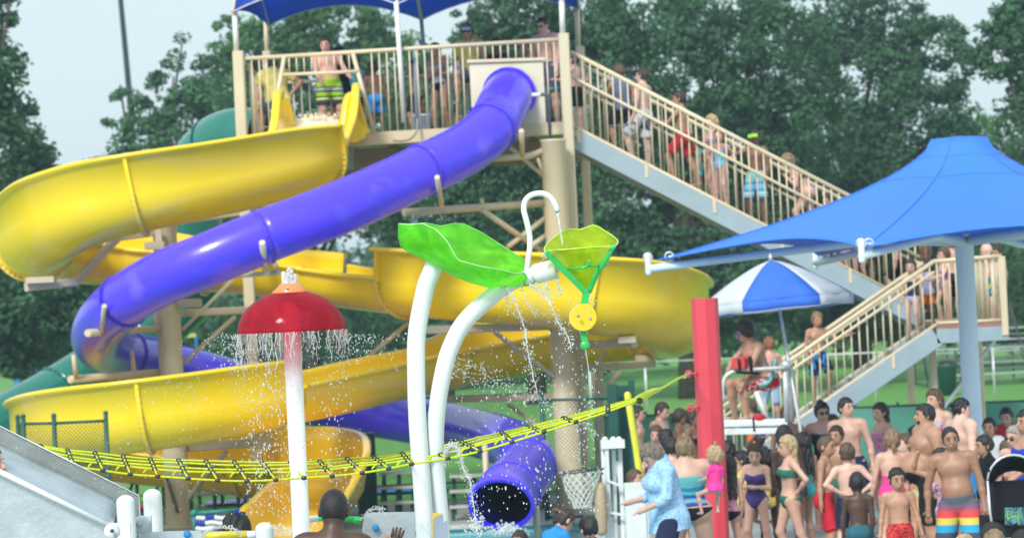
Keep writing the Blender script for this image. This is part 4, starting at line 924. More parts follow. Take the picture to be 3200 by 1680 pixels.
clfence('dark green chain link fence by the right support column', [(1692, 1228, 46.2), (1905, 1222, 46.0)], 1, .034, pitch=.06, r=.003)
clfence('long low chain link fence behind the violet outlet', [(900, 1250, 56.5), (1040, 1240, 56.5), (1320, 1225, 56.5), (1690, 1210, 56.5)], 1, .028, pitch=.075, r=.003)
gt = empty('gate_post', G(1945, 45, 0), 'dark green box gate post beside the yellow pole', 'gate')
for (x0, y0, x1, w, D) in ((1912, 1200, 1925, .15, 45.2), (1950, 1203, 1966, .22, 45.6), (1972, 1188, 1984, .09, 45.0)):
    t = W(x0, y0, D); b = MB(); b.beam((t.x, t.y, 0), t, w, w, up=(0, 1, 0)); b.build('green_post', M_darkgreen, gt)
bx = empty('equipment_cabinet', G(1155, 50, 0), 'tall dark green cabinet right of the yellow slide exit', 'cabinet')
t = W(1140, 1352, 50.2); b = MB(); b.beam((t.x, t.y, 0), t, .3, .3, up=(0, 1, 0)); b.build('cabinet_body', M_darkgreen, bx); b = MB(); b.box(t+Vector((0, -.17, -.3)), .22, .02, .4); b.build('cabinet_panel', mat('green_panel', (.02, .11, .09), .5), bx)

# ---------------- benches and deck furniture in the middle distance
M_plank = mat('weathered_pale_planks', (.40, .42, .38), .8, .12, 6)
def bench(label, px0, px1, D, rows_=3, z0=.25):
    e = empty('bench', G((px0+px1)/2, D, 0), label, 'bench', 'slatted benches on the deck'); 
    for k in range(rows_):
        for q in range(3):
            a = G(px0, D+k*.5+q*.13, z0+.2*k); c = G(px1, D+k*.5+q*.13, z0+.2*k); b = MB(); b.beam(a, c, .11, .035); b.build('plank', M_plank, e)
    for f in (.08, .5, .92):
        a = G(px0, D, 0).lerp(G(px1, D, 0), f); b = MB(); b.beam(a+Vector((0, .05, 0)), a+Vector((0, .05, z0)), .06); b.beam(a+Vector((0, .05, z0-.04)), a+Vector((0, .5*rows_, z0+.2*rows_-.24)), .05); b.beam(a+Vector((0, .5*rows_-.1, 0)), a+Vector((0, .5*rows_-.1, z0+.2*rows_-.2)), .06); b.build('frame', M_darkgreen, e)
bench('slatted bench steps between cabinet and white curved poles', 1185, 1300, 48.5, 3); bench('slatted bench steps left of the violet tube outlet', 1405, 1560, 47.6, 3, .2)
bench('slatted bench steps just right of the violet tube outlet', 1640, 1760, 49.5, 2); bench('slatted bench behind the left column base', 585, 760, 52.5, 3, .3); bench('slatted bench at far left behind the metal slide', 300, 500, 53, 3, .3)
# lane rope reel
lr = empty('lane_rope_reel', G(680, 47, 0), 'teal reel of blue and white lane rope floats on the deck', 'lane reel')
b = MB(); a, c = W(606, 1602, 46.5), W(750, 1592, 46.5); b.tube([a, c], .03, 8); b.tube([a, (a.x, a.y, 0)], .03, 6); b.tube([c, (c.x, c.y, 0)], .03, 6); b.ball(a, .06, 8, 6); b.build('reel_frame', mat('teal_paint', (.02, .2, .19), .5), lr)
for row in range(3):
    for i in range(15):
        p = W(618+i*9.5, 1616+row*17+2*math.sin(i), 46.5-.1*row); b = MB(); b.ball(p, .036, 8, 6)
        o = b.build('float', CL['royal'] if (i//3+row) % 3 == 1 else M_white, lr)
# towels / sunbathers' things on grass
def towel(label, px, py, D, w, l, m, yaw=0):
    c = G(px, D, .03); b = MB(); rows = [[c+Vector((w*(i/6-.5)+yaw*l*(j/6-.5), l*(j/6-.5), .02+.03*noise.noise(Vector((i*.9+px, j*.9, 1))))) for i in range(7)] for j in range(7)]
    b.grid(rows); o = b.build('towel', m); solidify(o, .02); tag(o, label, 'towel', 'towels spread on the grass')
Mtw = mat_bands('towel_blue_bands', [(0, (.03, .3, .6)), (.02, (.05, .45, .5)), (.05, (.03, .3, .65))], .9, 2, .3, 6)
towel('aqua blue beach towel lying on grass by the curved poles', 1265, 1470, 55.5, 1.5, 1.0, Mtw); towel('pink towel lying on grass behind the benches', 1190, 1470, 56.3, .7, .9, CL['pink']); towel('red and white towel on grass at left', 415, 1545, 54.2, .8, .8, CL['pink']); towel('lavender towel on the grass behind the reel', 735, 1560, 54.4, 1, .9, CL['lavender'])

# ================================================================== SPLASH PAD FOREGROUND (about 20 m away)
# mushroom
mu = empty('mushroom_fountain', G(957, 20, 0), 'red domed mushroom fountain on a white pole dripping water', 'fountain')
ctop = W(912, 1037, 20.0); cb = W(958, 1660, 20.0)
b = MB(); b.lathe((ctop.x, 20, 0), (0, 0, 1), [(.12, 0), (.12, .02), (.0545, .03), (.0545, ctop.z+.25), (0, ctop.z+.25)], 28); b.build('pole', M_white, mu)
prof = []
for k in range(17):
    a = math.pi/2*k/16; prof.append((.341*math.sin(a)**.93, .258*math.cos(a)**1.02))
M_red = mat_tint('red_clear_plastic', (.62, .035, .085), .36, .10, (.97, .36, .42), .4)
b = MB(); b.lathe((ctop.x, 20, ctop.z+.002), (0, 0, 1), prof+[(.333, .0)]+[(r*.97, h*.97) for r, h in reversed(prof[1:-1])], 56); b.build('dome', M_red, mu)
b = MB(); b.lathe((ctop.x, 20, ctop.z+.242), (0, 0, 1), [(.112, 0), (.116, .008), (.075, .04), (.062, .06), (.0, .062)], 28); cap = b.build('orange_cap', mat('orange_cap_plastic', (.85, .27, .10), .3, .05, 6), mu)
b = MB(); b.ball((ctop.x-.008, 20-.098, ctop.z+.272), .010, 10, 6); b.build('bolt', M_bolt, cap)
rr = random.Random(5); wt = MB()
for i in range(150):
    a = rr.uniform(0, 6.28); q = rr.uniform(0, .042); hh = abs(rr.gauss(0, .035))
    wt.ball((ctop.x+q*math.cos(a)*(1-hh*4), 20+q*math.sin(a), ctop.z+.30+hh*(1.1 if i % 3 else .8)), rr.uniform(.008, .016), 7, 5)
for dx, h in ((-.03, .085), (.015, .1), (-.01, .06), (.035, .06)): wt.tube([(ctop.x+dx, 19.98, ctop.z+.29), (ctop.x+dx*1.1, 19.98, ctop.z+.3+h*.8)], [.02, .014], 8, round_cap=True)
tag(wt.build('water_plume', M_water), 'white bubbling water plume on top of the red mushroom', 'water', kind='stuff')
# curved poles with leaf bowl and flower bucket
lf = empty('leaf_fountain', G(1326, 20, 0), 'white curved pole fountain carrying a big green leaf bowl', 'fountain')
b = MB(); P = WP([(1364, 812, 20), (1345, 858, 20), (1328, 905, 20), (1303, 1038, 20), (1300, 1150, 20), (1304, 1300, 20), (1314, 1450, 20), (1324, 1600, 20), (1332, 1760, 20)], 6); b.tube(P+[Vector((P[-1].x, 20, 0))], .0565, 28, True); b.build('pole', M_white, lf)
M_leaf = mat_tint('green_clear_plastic', (.27, .86, .08), .62, .15, (.65, 1, .35), .62)
NR = [(0, 1244, 699), (.08, 1282, 703), (.15, 1318, 698), (.28, 1362, 716), (.4, 1396, 752), (.5, 1430, 812), (.62, 1500, 832), (.75, 1560, 842), (.86, 1612, 856), (.92, 1640, 850), (1, 1654, 884)]
FR = [(0, 1244, 699), (.08, 1290, 701), (.15, 1330, 697), (.28, 1378, 707), (.4, 1418, 699), (.5, 1450, 700), (.62, 1500, 724), (.75, 1570, 768), (.86, 1638, 812), (.92, 1668, 845), (1, 1680, 878)]
BR = [(0, 1245, 740), (.08, 1252, 768), (.15, 1268, 782), (.28, 1312, 803), (.4, 1362, 826), (.5, 1412, 850), (.62, 1462, 872), (.75, 1524, 893), (.86, 1580, 898), (.92, 1625, 894), (1, 1665, 890)]
def smp(T, u): return np.interp(u, [t[0] for t in T], [t[1] for t in T]), np.interp(u, [t[0] for t in T], [t[2] for t in T])
rows = []
for i in range(61):
    u = i/60; w_ = math.sin(math.pi*min(1, u*1.02+.02))**.5; n_, f_, b_ = smp(NR, u), smp(FR, u), smp(BR, u); N_, F_, B_ = W(*n_, 20-.36*w_), W(*f_, 20+.40*w_), W(*b_, 20)
    row = []
    for j in range(21):
        v = j/20; a = (1-v)**2; c = v*v; bb_ = 2*v*(1-v)
        Bc = (B_*2-(N_+F_)*.5)
        row.append(N_*a+Bc*bb_+F_*c)
    rows.append(row)
sm_rows = []
for i in range(61):
    i0, i1 = max(0, i-1), min(60, i+1); sm_rows.append([(rows[i0][j]+rows[i][j]*2+rows[i1][j])/4 for j in range(21)])
b = MB(); b.grid(sm_rows); lo = b.build('leaf_bowl', M_leaf, lf); solidify(lo, .009)
b = MB(); b.tube([r[0] for r in sm_rows]+[r[-1] for r in reversed(sm_rows)], .0042, 6); b.build('leaf_edge', mat('pale_green_edge', (.35, .75, .3), .25), lo)
b = MB(); b.tube(WP([(1345, 858, 20), (1368, 806, 20), (1372, 800, 20)]), [.05, .056, .05], 20); b.build('bowl_mount', M_white, lf)
ff2 = empty('flower_fountain', G(1380, 20, 0), 'white bent pole fountain feeding a lime green flower bucket', 'fountain')
b = MB(); P = WP([(1664, 862, 20.0), (1600, 884, 20.0), (1530, 930, 20.0), (1452, 1005, 20.0), (1410, 1080, 20.0), (1388, 1150, 20.0), (1368, 1262, 20.02), (1360, 1385, 20.05), (1366, 1500, 20.08), (1376, 1620, 20.1), (1384, 1760, 20.1)], 6)
nP = len(P); b.tube(P+[Vector((P[-1].x, 20.1, 0))], [.040+.014*min(1, i/12) for i in range(nP)]+[.054], 28); b.build('pole', M_white, ff2)
b = MB(); b.tube(WP([(1640, 868, 20.02), (1668, 858, 20.02), (1674, 856, 20.02), (1728, 842, 20.02), (1736, 840, 20.02)]), [.042, .05, .062, .062, .05], 28); b.tube(WP([(1734, 841, 20.02), (1757, 836, 20.02)]), .021, 16); b.build('nozzle_housing', M_white, ff2)
b = MB(); b.tube(WP([(1645, 858, 20.1), (1650, 815, 20.1), (1656, 770, 20.1), (1654, 730, 20.1), (1644, 685, 20.1), (1637, 655, 20.1), (1642, 627, 20.1), (1660, 610, 20.1), (1688, 604, 20.1), (1712, 611, 20.1), (1730, 630, 20.1), (1741, 655, 20.1)], 6), .0182, 16); b.build('gooseneck', M_white, ff2)
b = MB(); b.tube(WP([(1740, 654, 20.1), (1743, 661, 20.1)]), .0195, 12); b.build('nozzle_tip', M_steel, ff2)
M_lime = mat_tint('lime_clear_plastic', (.66, .84, .03), .55, .12, (.97, 1, .55), .65); M_limeb = mat_tint('bright_lime_plastic', (.90, .98, .22), .70, .12, (.98, 1, .7), .65)
M_grn = mat('bright_green_plastic', (.02, .52, .10), .3, .05, 4, coat=.3)
fb_ = empty('flower_bucket', W(1830, 830, 20), 'lime green flower shaped tipping bucket with yellow disc weight', 'tipping bucket')
rim = crom([(1704, 786, 19.86), (1722, 783, 19.8), (1760, 780, 19.76), (1810, 776, 19.74), (1860, 772, 19.76), (1908, 768, 19.8), (1926, 765, 19.9), (1930, 752, 20.05), (1914, 737, 20.18), (1890, 722, 20.26), (1868, 708, 20.3), (1850, 705, 20.32), (1828, 713, 20.32), (1808, 718, 20.32), (1785, 716, 20.3), (1762, 722, 20.26), (1738, 738, 20.18), (1716, 756, 20.08), (1702, 774, 19.96), (1704, 786, 19.86)], 4)
rimw = [W(*p) for p in rim]; apx = W(1831, 908, 19.96); rows = []
for t in range(9):
    f = t/8; g = f; row = []
    for p in rimw:
        q = p.lerp(apx, g); q = q+Vector((0, 0, .03*math.sin(math.pi*f)*(1 if p.y > 20 else 0))); row.append(q)
    rows.append(row)
b = MB(); b.grid(rows); fo = b.build('bucket_shell', M_lime, fb_); solidify(fo, .007)
b = MB(); fr_ = [(1716, 781), (1908, 769), (1836, 900), (1830, 902)]; b.add([W(x, y, 19.76+.2*(y-775)/130 if y > 790 else 19.77) for x, y in fr_], [(0, 1, 2, 3)], False); solidify(b.build('front_panel', M_limeb, fb_), .008)
b = MB(); b.tube(rimw[:-1], .0055, 6, closed=True); b.build('rim_bead', mat('lime_edge', (.45, .7, .05), .25), fb_)
b = MB(); b.beam(W(1706, 787, 19.80), W(1832, 915, 19.88), .034, .03, up=(0, 1, 0)); b.build('side_strap', M_grn, fb_)
b = MB(); b.tube(WP([(1916, 768, 19.80), (1893, 812, 19.82), (1868, 850, 19.85), (1840, 912, 19.88)], 5), .018, 8); b.build('side_strap', M_grn, fb_)
b = MB(); b.beam(W(1833, 905, 19.88), W(1824, 960, 19.88), .044, .03, up=(0, 1, 0)); b.build('stem', M_grn, fb_)
b = MB(); b.beam(W(1822, 1020, 19.88), W(1827, 1074, 19.88), .038, .025, up=(0, 1, 0)); b.ball(W(1828, 1078, 19.88), .030, 14, 10, (1, .6, 1)); b.build('lower_arm', M_grn, fb_)
c = W(1823, 991, 19.83); b = MB(); b.lathe(c+Vector((-.006, .045, 0)), (.12, -1, 0), [(0, 0), (.080, 0), (.080, 0), (.084, .005), (.084, .005), (.084, .049), (.084, .049), (.080, .054)], 36); b.f.append(tuple(range(len(b.v)-36, len(b.v)))); b.sm.append(False); dd = b.build('disc_weight', mat('yellow_disc_plastic', (.80, .60, .02), .3, .04, 3, coat=.3), fb_)
for x, y in ((1807, 986), (1845, 996)): b = MB(); b.ball(W(x, y, 19.77), .0105, 10, 6); b.build('bolt', M_bolt, dd)
b = MB(); b.tube(WP([(1752, 839, 19.95), (1800, 838, 19.78), (1830, 833, 19.74), (1860, 831, 19.78), (1888, 826, 19.95)], 4), .0075, 8); b.tube(WP([(1834, 833, 19.74), (1842, 822, 19.73)]), .009, 8, round_cap=True); b.ball(W(1840, 817, 19.73), .012, 8, 6); b.ball(W(1822, 838, 19.73), .009, 8, 6); b.build('pivot_rod', M_grn, fb_)
b = MB(); b.tube(WP([(1754, 840, 19.95), (1768, 838, 19.95)]), .018, 12); b.tube(WP([(1884, 828, 19.95), (1893, 826, 19.95)]), .013, 10); b.build('pivot_collar', M_grn, fb_); b = MB(); b.tube(WP([(1892, 826, 19.95), (1902, 824, 19.95)]), .009, 10); b.build('pivot_bolt', M_bolt, fb_)
for (x, y) in ((1722, 792), (1793, 870), (1905, 790), (1832, 908)): b = MB(); b.ball(W(x, y, 19.77), .006, 8, 5); b.build('bolt', M_bolt, fb_)

# rope net
rn = empty('rope_net', W(700, 1470, 20), 'yellow climbing rope net with black clamps sagging across the scene', 'rope net')
M_rope = mat('yellow_green_rope', (.60, .72, .02), .65, .12, 40, bump=.6, bscale=140); M_clamp = mat('black_clamp', (.03, .03, .035), .35, .1, 8)
TOP = [(110, 1387), (126, 1390), (211, 1405), (297, 1415), (385, 1425), (470, 1432), (558, 1436), (644, 1440), (732, 1442), (819, 1443), (907, 1443), (999, 1441), (1085, 1432), (1170, 1428), (1256, 1415), (1345, 1400), (1443, 1380), (1568, 1350), (1650, 1330), (1760, 1305), (1900, 1268), (1985, 1244)]
BOT = [(60, 1395), (150, 1428), (231, 1455), (322, 1468), (407, 1480), (493, 1488), (588, 1495), (680, 1499), (772, 1501), (862, 1499), (950, 1493), (1038, 1486), (1132, 1475), (1215, 1463), (1286, 1450), (1400, 1431), (1500, 1408), (1600, 1380), (1700, 1350), (1800, 1318), (1900, 1284), (1990, 1250)]
tp = crom([(x, y, 20.9) for x, y in TOP], 3); bt = crom([(x, y, 19.3) for x, y in BOT], 3)
ropes = []
for f in (0, .17, .40, .58, 1.0):
    ropes.append([W(*(tp[i]*(1-f)+bt[i]*f+np.array([0, 4*math.sin(i*.5+f*9)*.3, 0]))) for i in range(len(tp))]); b = MB(); b.tube(ropes[-1], .0068, 7); b.build('rope', M_rope, rn)
for i in range(3, len(tp)-3, 3):
    b = MB(); b.tube([r[i] for r in ropes], .0062, 6); b.build('cross_rope', M_rope, rn)
    for r in ropes:
        t_ = (r[i+1]-r[i-1]).normalized(); b = MB(); b.tube([r[i]-t_*.016, r[i]-t_*.010, r[i]+t_*.010, r[i]+t_*.016], [.0085, .0125, .0125, .0085], 8); b.build('clamp', M_clamp, rn)
for i in range(5, len(tp)-10, 3):
    b = MB(); a = ropes[3][i].lerp(ropes[3][i+1], .2); b.tube([a, a+Vector((-.022, 0, -.024))], .0068, 7, round_cap=True); b.build('rope_stub', M_rope, rn)
b = MB(); b.tube(WP([(1975, 1256, 20.4), (2000, 1245, 20.6), (2040, 1222, 22.5), (2070, 1212, 25.0), (2120, 1182, 31.0), (2152, 1168, 35.7)]), [.016, .03, .022, .010, .012, .014], 10); b.build('tail_rope', M_rope, rn)
b = MB(); b.tube([W(1998, 1251, 20.45), W(1999, 1252, 20.40)], .021, 20); b.build('clamp', M_clamp, rn)
b = MB(); b.tube(WP([(1962, 1262, 20.4), (1975, 1255, 20.5)]), .015, 10); b.tube(WP([(2042, 1226, 22.6), (2060, 1217, 24)]), .013, 10); b.tube(WP([(2138, 1176, 34.5), (2156, 1165, 35.9)]), .018, 8); b.build('steel_ferrule', M_white, rn)
# red post
rp = empty('red_post', G(2220, 36, 0), 'thick red eight sided post with red eye rings', 'post')
t = W(2201, 932, 36); b = MB(); b.lathe((t.x, t.y, 0), (0, 0, 1), [(.153, 0), (.153, t.z), (0, t.z)], 8); o = b.build('post_body', mat('red_powder_coat', (.66, .055, .085), .42, .04, 1.2), rp)
for p_ in o.data.polygons: p_.use_smooth = False
for (x, y) in ((2152, 1168), (2158, 1274)):
    c = W(x, y, 35.9); b = MB(); b.tube([c+Vector((math.cos(a)*.035, 0, math.sin(a)*.035)) for a in [i*math.pi/8 for i in range(16)]], .011, 8, closed=True); b.tube([c+Vector((.03, 0, 0)), c+Vector((.10, 0, 0))], .014, 8); b.build('eye_ring', mat('red_ring_paint', (.62, .04, .06), .4), rp)
yp = MB().tube(WP([(1961, 1234, 41), (1988, 1400, 41), (2010, 1560, 41), (2016, 1690, 41)]), .045, 16, round_cap=True).build('yellow_pole', mat('yellow_pole_paint', (.74, .74, .06), .4)); tag(yp, 'leaning yellow pole in front of the green gate post', 'pole')
# metal slide bottom left
ms = empty('metal_slide', G(100, 18.4, 0), 'brushed metal slide chute running down from the left edge', 'slide')
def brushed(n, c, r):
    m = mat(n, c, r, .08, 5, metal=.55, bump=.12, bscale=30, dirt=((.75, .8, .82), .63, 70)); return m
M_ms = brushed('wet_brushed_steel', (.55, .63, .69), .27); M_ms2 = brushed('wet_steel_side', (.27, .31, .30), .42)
def strip(name, A, B, m, th=.012, n=12):
    rows = [[Vector(a).lerp(Vector(c), k/n) for k in range(n+1)] for a, c in (A, B)]; b = MB(); b.grid(rows); return solidify(b.build(name, m, ms), th)
ws = lambda L: [tuple(W(*p)) for p in L]
FT = ws([(-120, 1272, 18.9), (435, 1548, 18.9)]); FBm = ws([(-120, 1328, 18.86), (362, 1560, 18.86)]); 
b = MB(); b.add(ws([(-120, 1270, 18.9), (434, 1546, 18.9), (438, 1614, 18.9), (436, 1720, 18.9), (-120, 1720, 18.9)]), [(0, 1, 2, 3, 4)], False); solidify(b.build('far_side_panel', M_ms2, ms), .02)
b = MB(); b.tube(ws([(-120, 1271, 18.88), (434, 1547, 18.88), (438, 1614, 18.88), (437, 1720, 18.88)]), .0042, 6); b.build('panel_edge', M_steel, ms)
rows = []
for k in range(11):
    f = k/10; a0 = np.array([-120, 1330, 18.86]); a1 = np.array([372, 1566, 18.86]); c0 = np.array([-120, 1440, 18.1]); c1 = np.array([345, 1652, 18.1])
    sag = math.sin(math.pi*f)*30; rows.append([W(*( (a0*(1-f)+c0*f)*(1-g)+(a1*(1-f)+c1*f)*g+np.array([0, sag*.4, 0]))) for g in [j/12 for j in range(13)]])
b = MB(); b.grid(rows); solidify(b.build('chute_bed', M_ms, ms), .01)
b = MB(); b.add(ws([(-120, 1412, 18.05), (344, 1642, 18.05), (344, 1740, 18.05), (-120, 1740, 18.05)]), [(0, 1, 2, 3)], False); solidify(b.build('near_side_panel', M_ms, ms), .012)
b = MB(); b.tube(ws([(-120, 1414, 18.0), (345, 1643, 18.0)]), .0155, 14); b.build('side_tube', M_white, ms)
# white rounded posts
def rpost(label, px, py, D, r=.0575, z0=0):
    t = W(px, py, D); b = MB(); prof = [(r, z0)]+[(r, t.z-r*.8)]+[(r*math.cos(a), t.z-r*.8+r*.8*math.sin(a)) for a in [math.pi/2*k/9 for k in range(1, 10)]]
    b.lathe((t.x, t.y, 0), (0, 0, 1), prof, 32); o = b.build('round_top_post', M_white, None, origin=(t.x, t.y, 0)); return tag(o, label, 'post', 'white round topped play posts')
rpost('white round topped post nearest the metal slide end', 391, 1545, 18.5, .0537); rpost('tallest white round topped post beside the hinge bracket', 475, 1526, 19.6); rpost('short white round topped post right of the yellow pipe', 825, 1630, 19.8)
br = empty('hinge_bracket', W(450, 1637, 19.7), 'white hinge bracket with steel bolt between two posts', 'bracket')
b = MB(); c = W(443, 1636, 18.7); b.lathe(c, (0, -1, 0), [(0, 0), (.05, 0), (.05, .03), (0, .03)], 28); b.box(W(455, 1637, 18.75), .07, .05, .098); b.build('bracket_plate', mat('pale_blue_grey_plastic', (.52, .60, .68), .35), br)
b = MB(); b.tube(WP([(420, 1637, 18.62), (434, 1637, 18.6)]), .021, 14, round_cap=True); b.build('bolt', M_bolt, br)
b2 = empty('pivot_plate', W(350, 1656, 17.9), 'white rounded pivot plate with dark bolt left of the first post', 'bracket')
b = MB(); c = W(353, 1657, 17.9); b.lathe(c, (0, -1, 0), [(0, 0), (.046, 0), (.046, .03), (0, .03)], 24); b.box(c+Vector((.05, -.015, 0)), .1, .03, .088); b.build('plate', M_white, b2); b = MB(); b.ball(W(350, 1657, 17.84), .012, 10, 6, (1, .4, 1)); b.build('bolt', mat('dark_bolt', (.08, .08, .09), .4, metal=.6), b2)
# play panels
pp1 = empty('splash_toy_board', W(520, 1690, 19.4), 'grey play panel with blue dot at the bottom edge', 'play panel')
def rpanel(pts, D, m, e, name='panel_sheet', th=.03):
    b = MB(); n = len(pts); a = [W(x, y, D) for x, y in pts]; c = [W(x, y, D)+Vector((0, th, 0)) for x, y in pts]
    b.add(a+c, [tuple(range(n-1, -1, -1)), tuple(range(n, 2*n))]+[(i, (i+1) % n, n+(i+1) % n, n+i) for i in range(n)], False); return b.build(name, m, e)
rpanel([(403, 1800), (403, 1672), (408, 1665), (415, 1662), (620, 1657), (628, 1660), (632, 1668), (634, 1800)], 19.3, M_ms, pp1)
b = MB(); b.lathe(W(585, 1668, 19.28), (0, -1, 0), [(0, 0), (.023, 0), (.021, .012), (0, .012)], 20); b.build('blue_knob', CL['blue'], pp1)
pp2 = empty('splash_toy_board', W(1220, 1660, 19.5), 'grey speckled play panel with blue and orange knobs', 'play panel')
rpanel([(1130, 1800), (1132, 1650), (1136, 1622), (1144, 1606), (1160, 1600), (1296, 1598), (1296, 1800)], 20.2, M_ms, pp2)
b = MB(); b.lathe(W(1173, 1648, 20.18), (0, -1, 0), [(0, 0), (.022, 0), (.020, .02), (0, .02)], 20); b.build('blue_knob', CL['blue'], pp2)
b = MB(); b.lathe(W(1210, 1686, 20.18), (0, -1, 0), [(0, 0), (.022, 0), (.020, .02), (0, .02)], 20); b.build('orange_knob', CL['orange'], pp2)
yt = empty('yellow_water_cannon', W(705, 1672, 19.6), 'yellow horizontal water pipe with white end cap', 'water pipe'); b = MB(); b.tube(WP([(638, 1674, 19.6), (642, 1674, 19.6), (772, 1669, 19.6)]), [.018, .026, .026], 20); b.build('pipe_body', mat('yellow_pipe_plastic', (.78, .62, .04), .3, coat=.3), yt); b = MB(); b.tube(WP([(772, 1669, 19.6), (800, 1668, 19.6)]), .0235, 18); b.build('end_cap', M_white, yt)
gp = empty('green_water_cannon', W(1070, 1620, 20.4), 'green horizontal water pipe behind the boy with close cropped hair', 'water pipe'); b = MB(); b.tube(WP([(985, 1619, 20.5), (1040, 1616, 20.5), (1130, 1624, 20.5)]), .0195, 18); b.tube(WP([(1105, 1622, 20.5), (1128, 1624, 20.5)]), .022, 18); b.build('pipe_body', M_grn, gp); b = MB(); b.tube(WP([(962, 1621, 20.4), (990, 1619, 20.5)]), .021, 16, round_cap=True); b.build('end_cap', M_white, gp)
pb = empty('base_bracket', W(1380, 1650, 19.85), 'blue grey steel bracket plates clamping the bent white pole', 'bracket')
Mbg = mat('blue_grey_plate', (.32, .38, .50), .4, .06, 4, metal=.3)
rpanel([(1359, 1800), (1357, 1616), (1384, 1605), (1386, 1632), (1398, 1625), (1402, 1800)], 19.75, Mbg, pb, 'front_plate'); rpanel([(1350, 1790), (1351, 1612), (1353, 1601), (1384, 1604), (1356, 1618)], 19.8, mat('yellow_pad', (.75, .55, .03), .5), pb, 'yellow_pad')
rpanel([(1305, 1780), (1307, 1640), (1312, 1632), (1318, 1634), (1352, 1690), (1352, 1780)], 19.7, mat('pale_gusset', (.55, .65, .72), .4), pb, 'gusset')
# basketball hoop and stand
hp = empty('hoop_stand', G(1905, 36.5, 0), 'white poolside basketball hoop stand with tan padding', 'basketball hoop')
Mfr = mat('white_frame_plastic', (.68, .73, .75), .4, .05, 4)
b = MB(); b.box(W(1914, 1386, 36.5), .27, .3, .09); b.build('top_box', Mfr, hp)
for (x0, y0, x1, y1) in ((1884, 1398, 1896, 1680), (1896, 1400, 1912, 1700), (1938, 1400, 1950, 1700), (1918, 1404, 1926, 1700), (1928, 1440, 1976, 1720)):
    b = MB(); b.beam(W(x0, y0, 36.5+.1*((x0 % 5)-2)), W(x1, y1+60, 36.5), .045, .05); b.build('upright', Mfr, hp)
b = MB(); b.beam(W(1895, 1500, 36.4), W(1950, 1520, 36.4), .03); b.beam(W(1900, 1600, 36.4), W(1962, 1610, 36.4), .03); b.build('cross_bar', Mfr, hp)
b = MB(); p0, p1 = W(1876, 1522, 36.3), W(1880, 1655, 36.3); b.tube([p0, p0.lerp(p1, .5), p1], [.062, .072, .066], 14, round_cap=True); b.build('tan_pad', mat('tan_vinyl_pad', (.42, .33, .22), .5, .08, 6, bump=.4, bscale=15), hp)
for q in (1890, 1916, 1934): b = MB(); b.ball(W(q, 1372, 36.5), .035, 10, 6); b.build('knob', Mfr, hp)
c = W(1812, 1471, 36.3); R_ = .235; b = MB(); b.tube([c+Vector((math.cos(a)*R_, math.sin(a)*R_, .02*math.cos(a))) for a in [i*2*math.pi/32 for i in range(32)]], .009, 8, closed=True); b.tube([c+Vector((R_, 0, 0)), W(1886, 1462, 36.4)], .012, 6); b.tube([c+Vector((R_*.9, .1, -.02)), W(1886, 1480, 36.4)], .010, 6); b.build('hoop_ring', mat('black_ring', (.03, .035, .04), .4), hp)
b = MB(); lv = 9
def npt(k, j):
    a = 2*math.pi*k/14+(math.pi/14 if j % 2 else 0); f = j/lv; r_ = R_*(1-f*.62)-.0; return c+Vector((math.cos(a)*r_+.01*math.sin(j), math.sin(a)*r_, -.42*f))
for k in range(14):
    for j in range(lv):
        if j % 2 == 0: b.tube([npt(k, j), npt(k, j+1)], .0045, 4, cap=False); b.tube([npt(k, j), npt(k-1, j+1)], .0045, 4, cap=False)
        else: b.tube([npt(k, j), npt(k, j+1)], .0045, 4, cap=False); b.tube([npt(k, j), npt(k+1, j+1)], .0045, 4, cap=False)
o = b.build('net', mat('white_net_cord', (.75, .76, .74), .8), hp); o['kind'] = 'stuff'
wd = empty('white_cabinet', G(1985, 33, 0), 'white plastic cabinet door behind the woman in blue blouse', 'cabinet'); c = W(1985, 1508, 34.5); b = MB(); b.box((c.x, c.y, c.z/2), .24, .3, c.z); b.build('cabinet_body', mat('off_white_plastic', (.66, .70, .68), .5, .04, 3), wd); b = MB(); b.box((c.x, c.y-.16, c.z/2), .19, .02, c.z*.85); b.build('door_panel', Mfr, wd)

# ================================================================== WATER
def drops(name, label, gen, n, seed, m=None, sub=(6, 4)):
    rr = random.Random(seed); b = MB()
    for i in range(n):
        p, r = gen(rr, i)
        b.ball(W(*p), r*.88, sub[0], sub[1], (1, 1, rr.uniform(.9, 2.4)))
    o = b.build(name, m or M_water); return tag(o, label, 'water', kind='stuff')
# curtain dripping from the mushroom rim
b = MB(); rr = random.Random(11)
def strand(b, p, rr, L, r=.0022, drift=.02):
    pts = [p]; x, y, z = p
    k = max(3, int(L/.02))
    for i in range(k): x += rr.gauss(0, .0055); y += rr.gauss(0, .004); z -= L/k; pts.append((x, y, z))
    b.tube(pts, [r*rr.uniform(.5, 1.5) for _ in pts], 5)
for i in range(105):
    a = rr.uniform(0, 2*math.pi); p = (ctop.x+.34*math.cos(a), 20+.34*math.sin(a), ctop.z+.004); strand(b, p, rr, abs(rr.gauss(0, .10))+.03, rr.uniform(.0014, .0030))
    for q in range(6): b.ball((p[0]+rr.gauss(0, .012), p[1]+rr.gauss(0, .01), p[2]-abs(rr.gauss(0, .14))), rr.uniform(.002, .0048), 6, 4)
tag(b.build('dripping_water', M_water), 'ragged curtain of water dripping from the red mushroom rim', 'water', kind='stuff')
drops('falling_drops', 'white drops falling below the red mushroom fountain', lambda r, i: ((r.choice([r.gauss(800, 22), r.gauss(870, 45), r.gauss(1050, 25), r.gauss(860, 60), r.uniform(740, 1130)]), 1090+abs(r.random())**.8*520, 20+r.uniform(-.4, .4)), r.uniform(.0018, .0052)*(1.35 if r.random() < .15 else 1)), 900, 12)
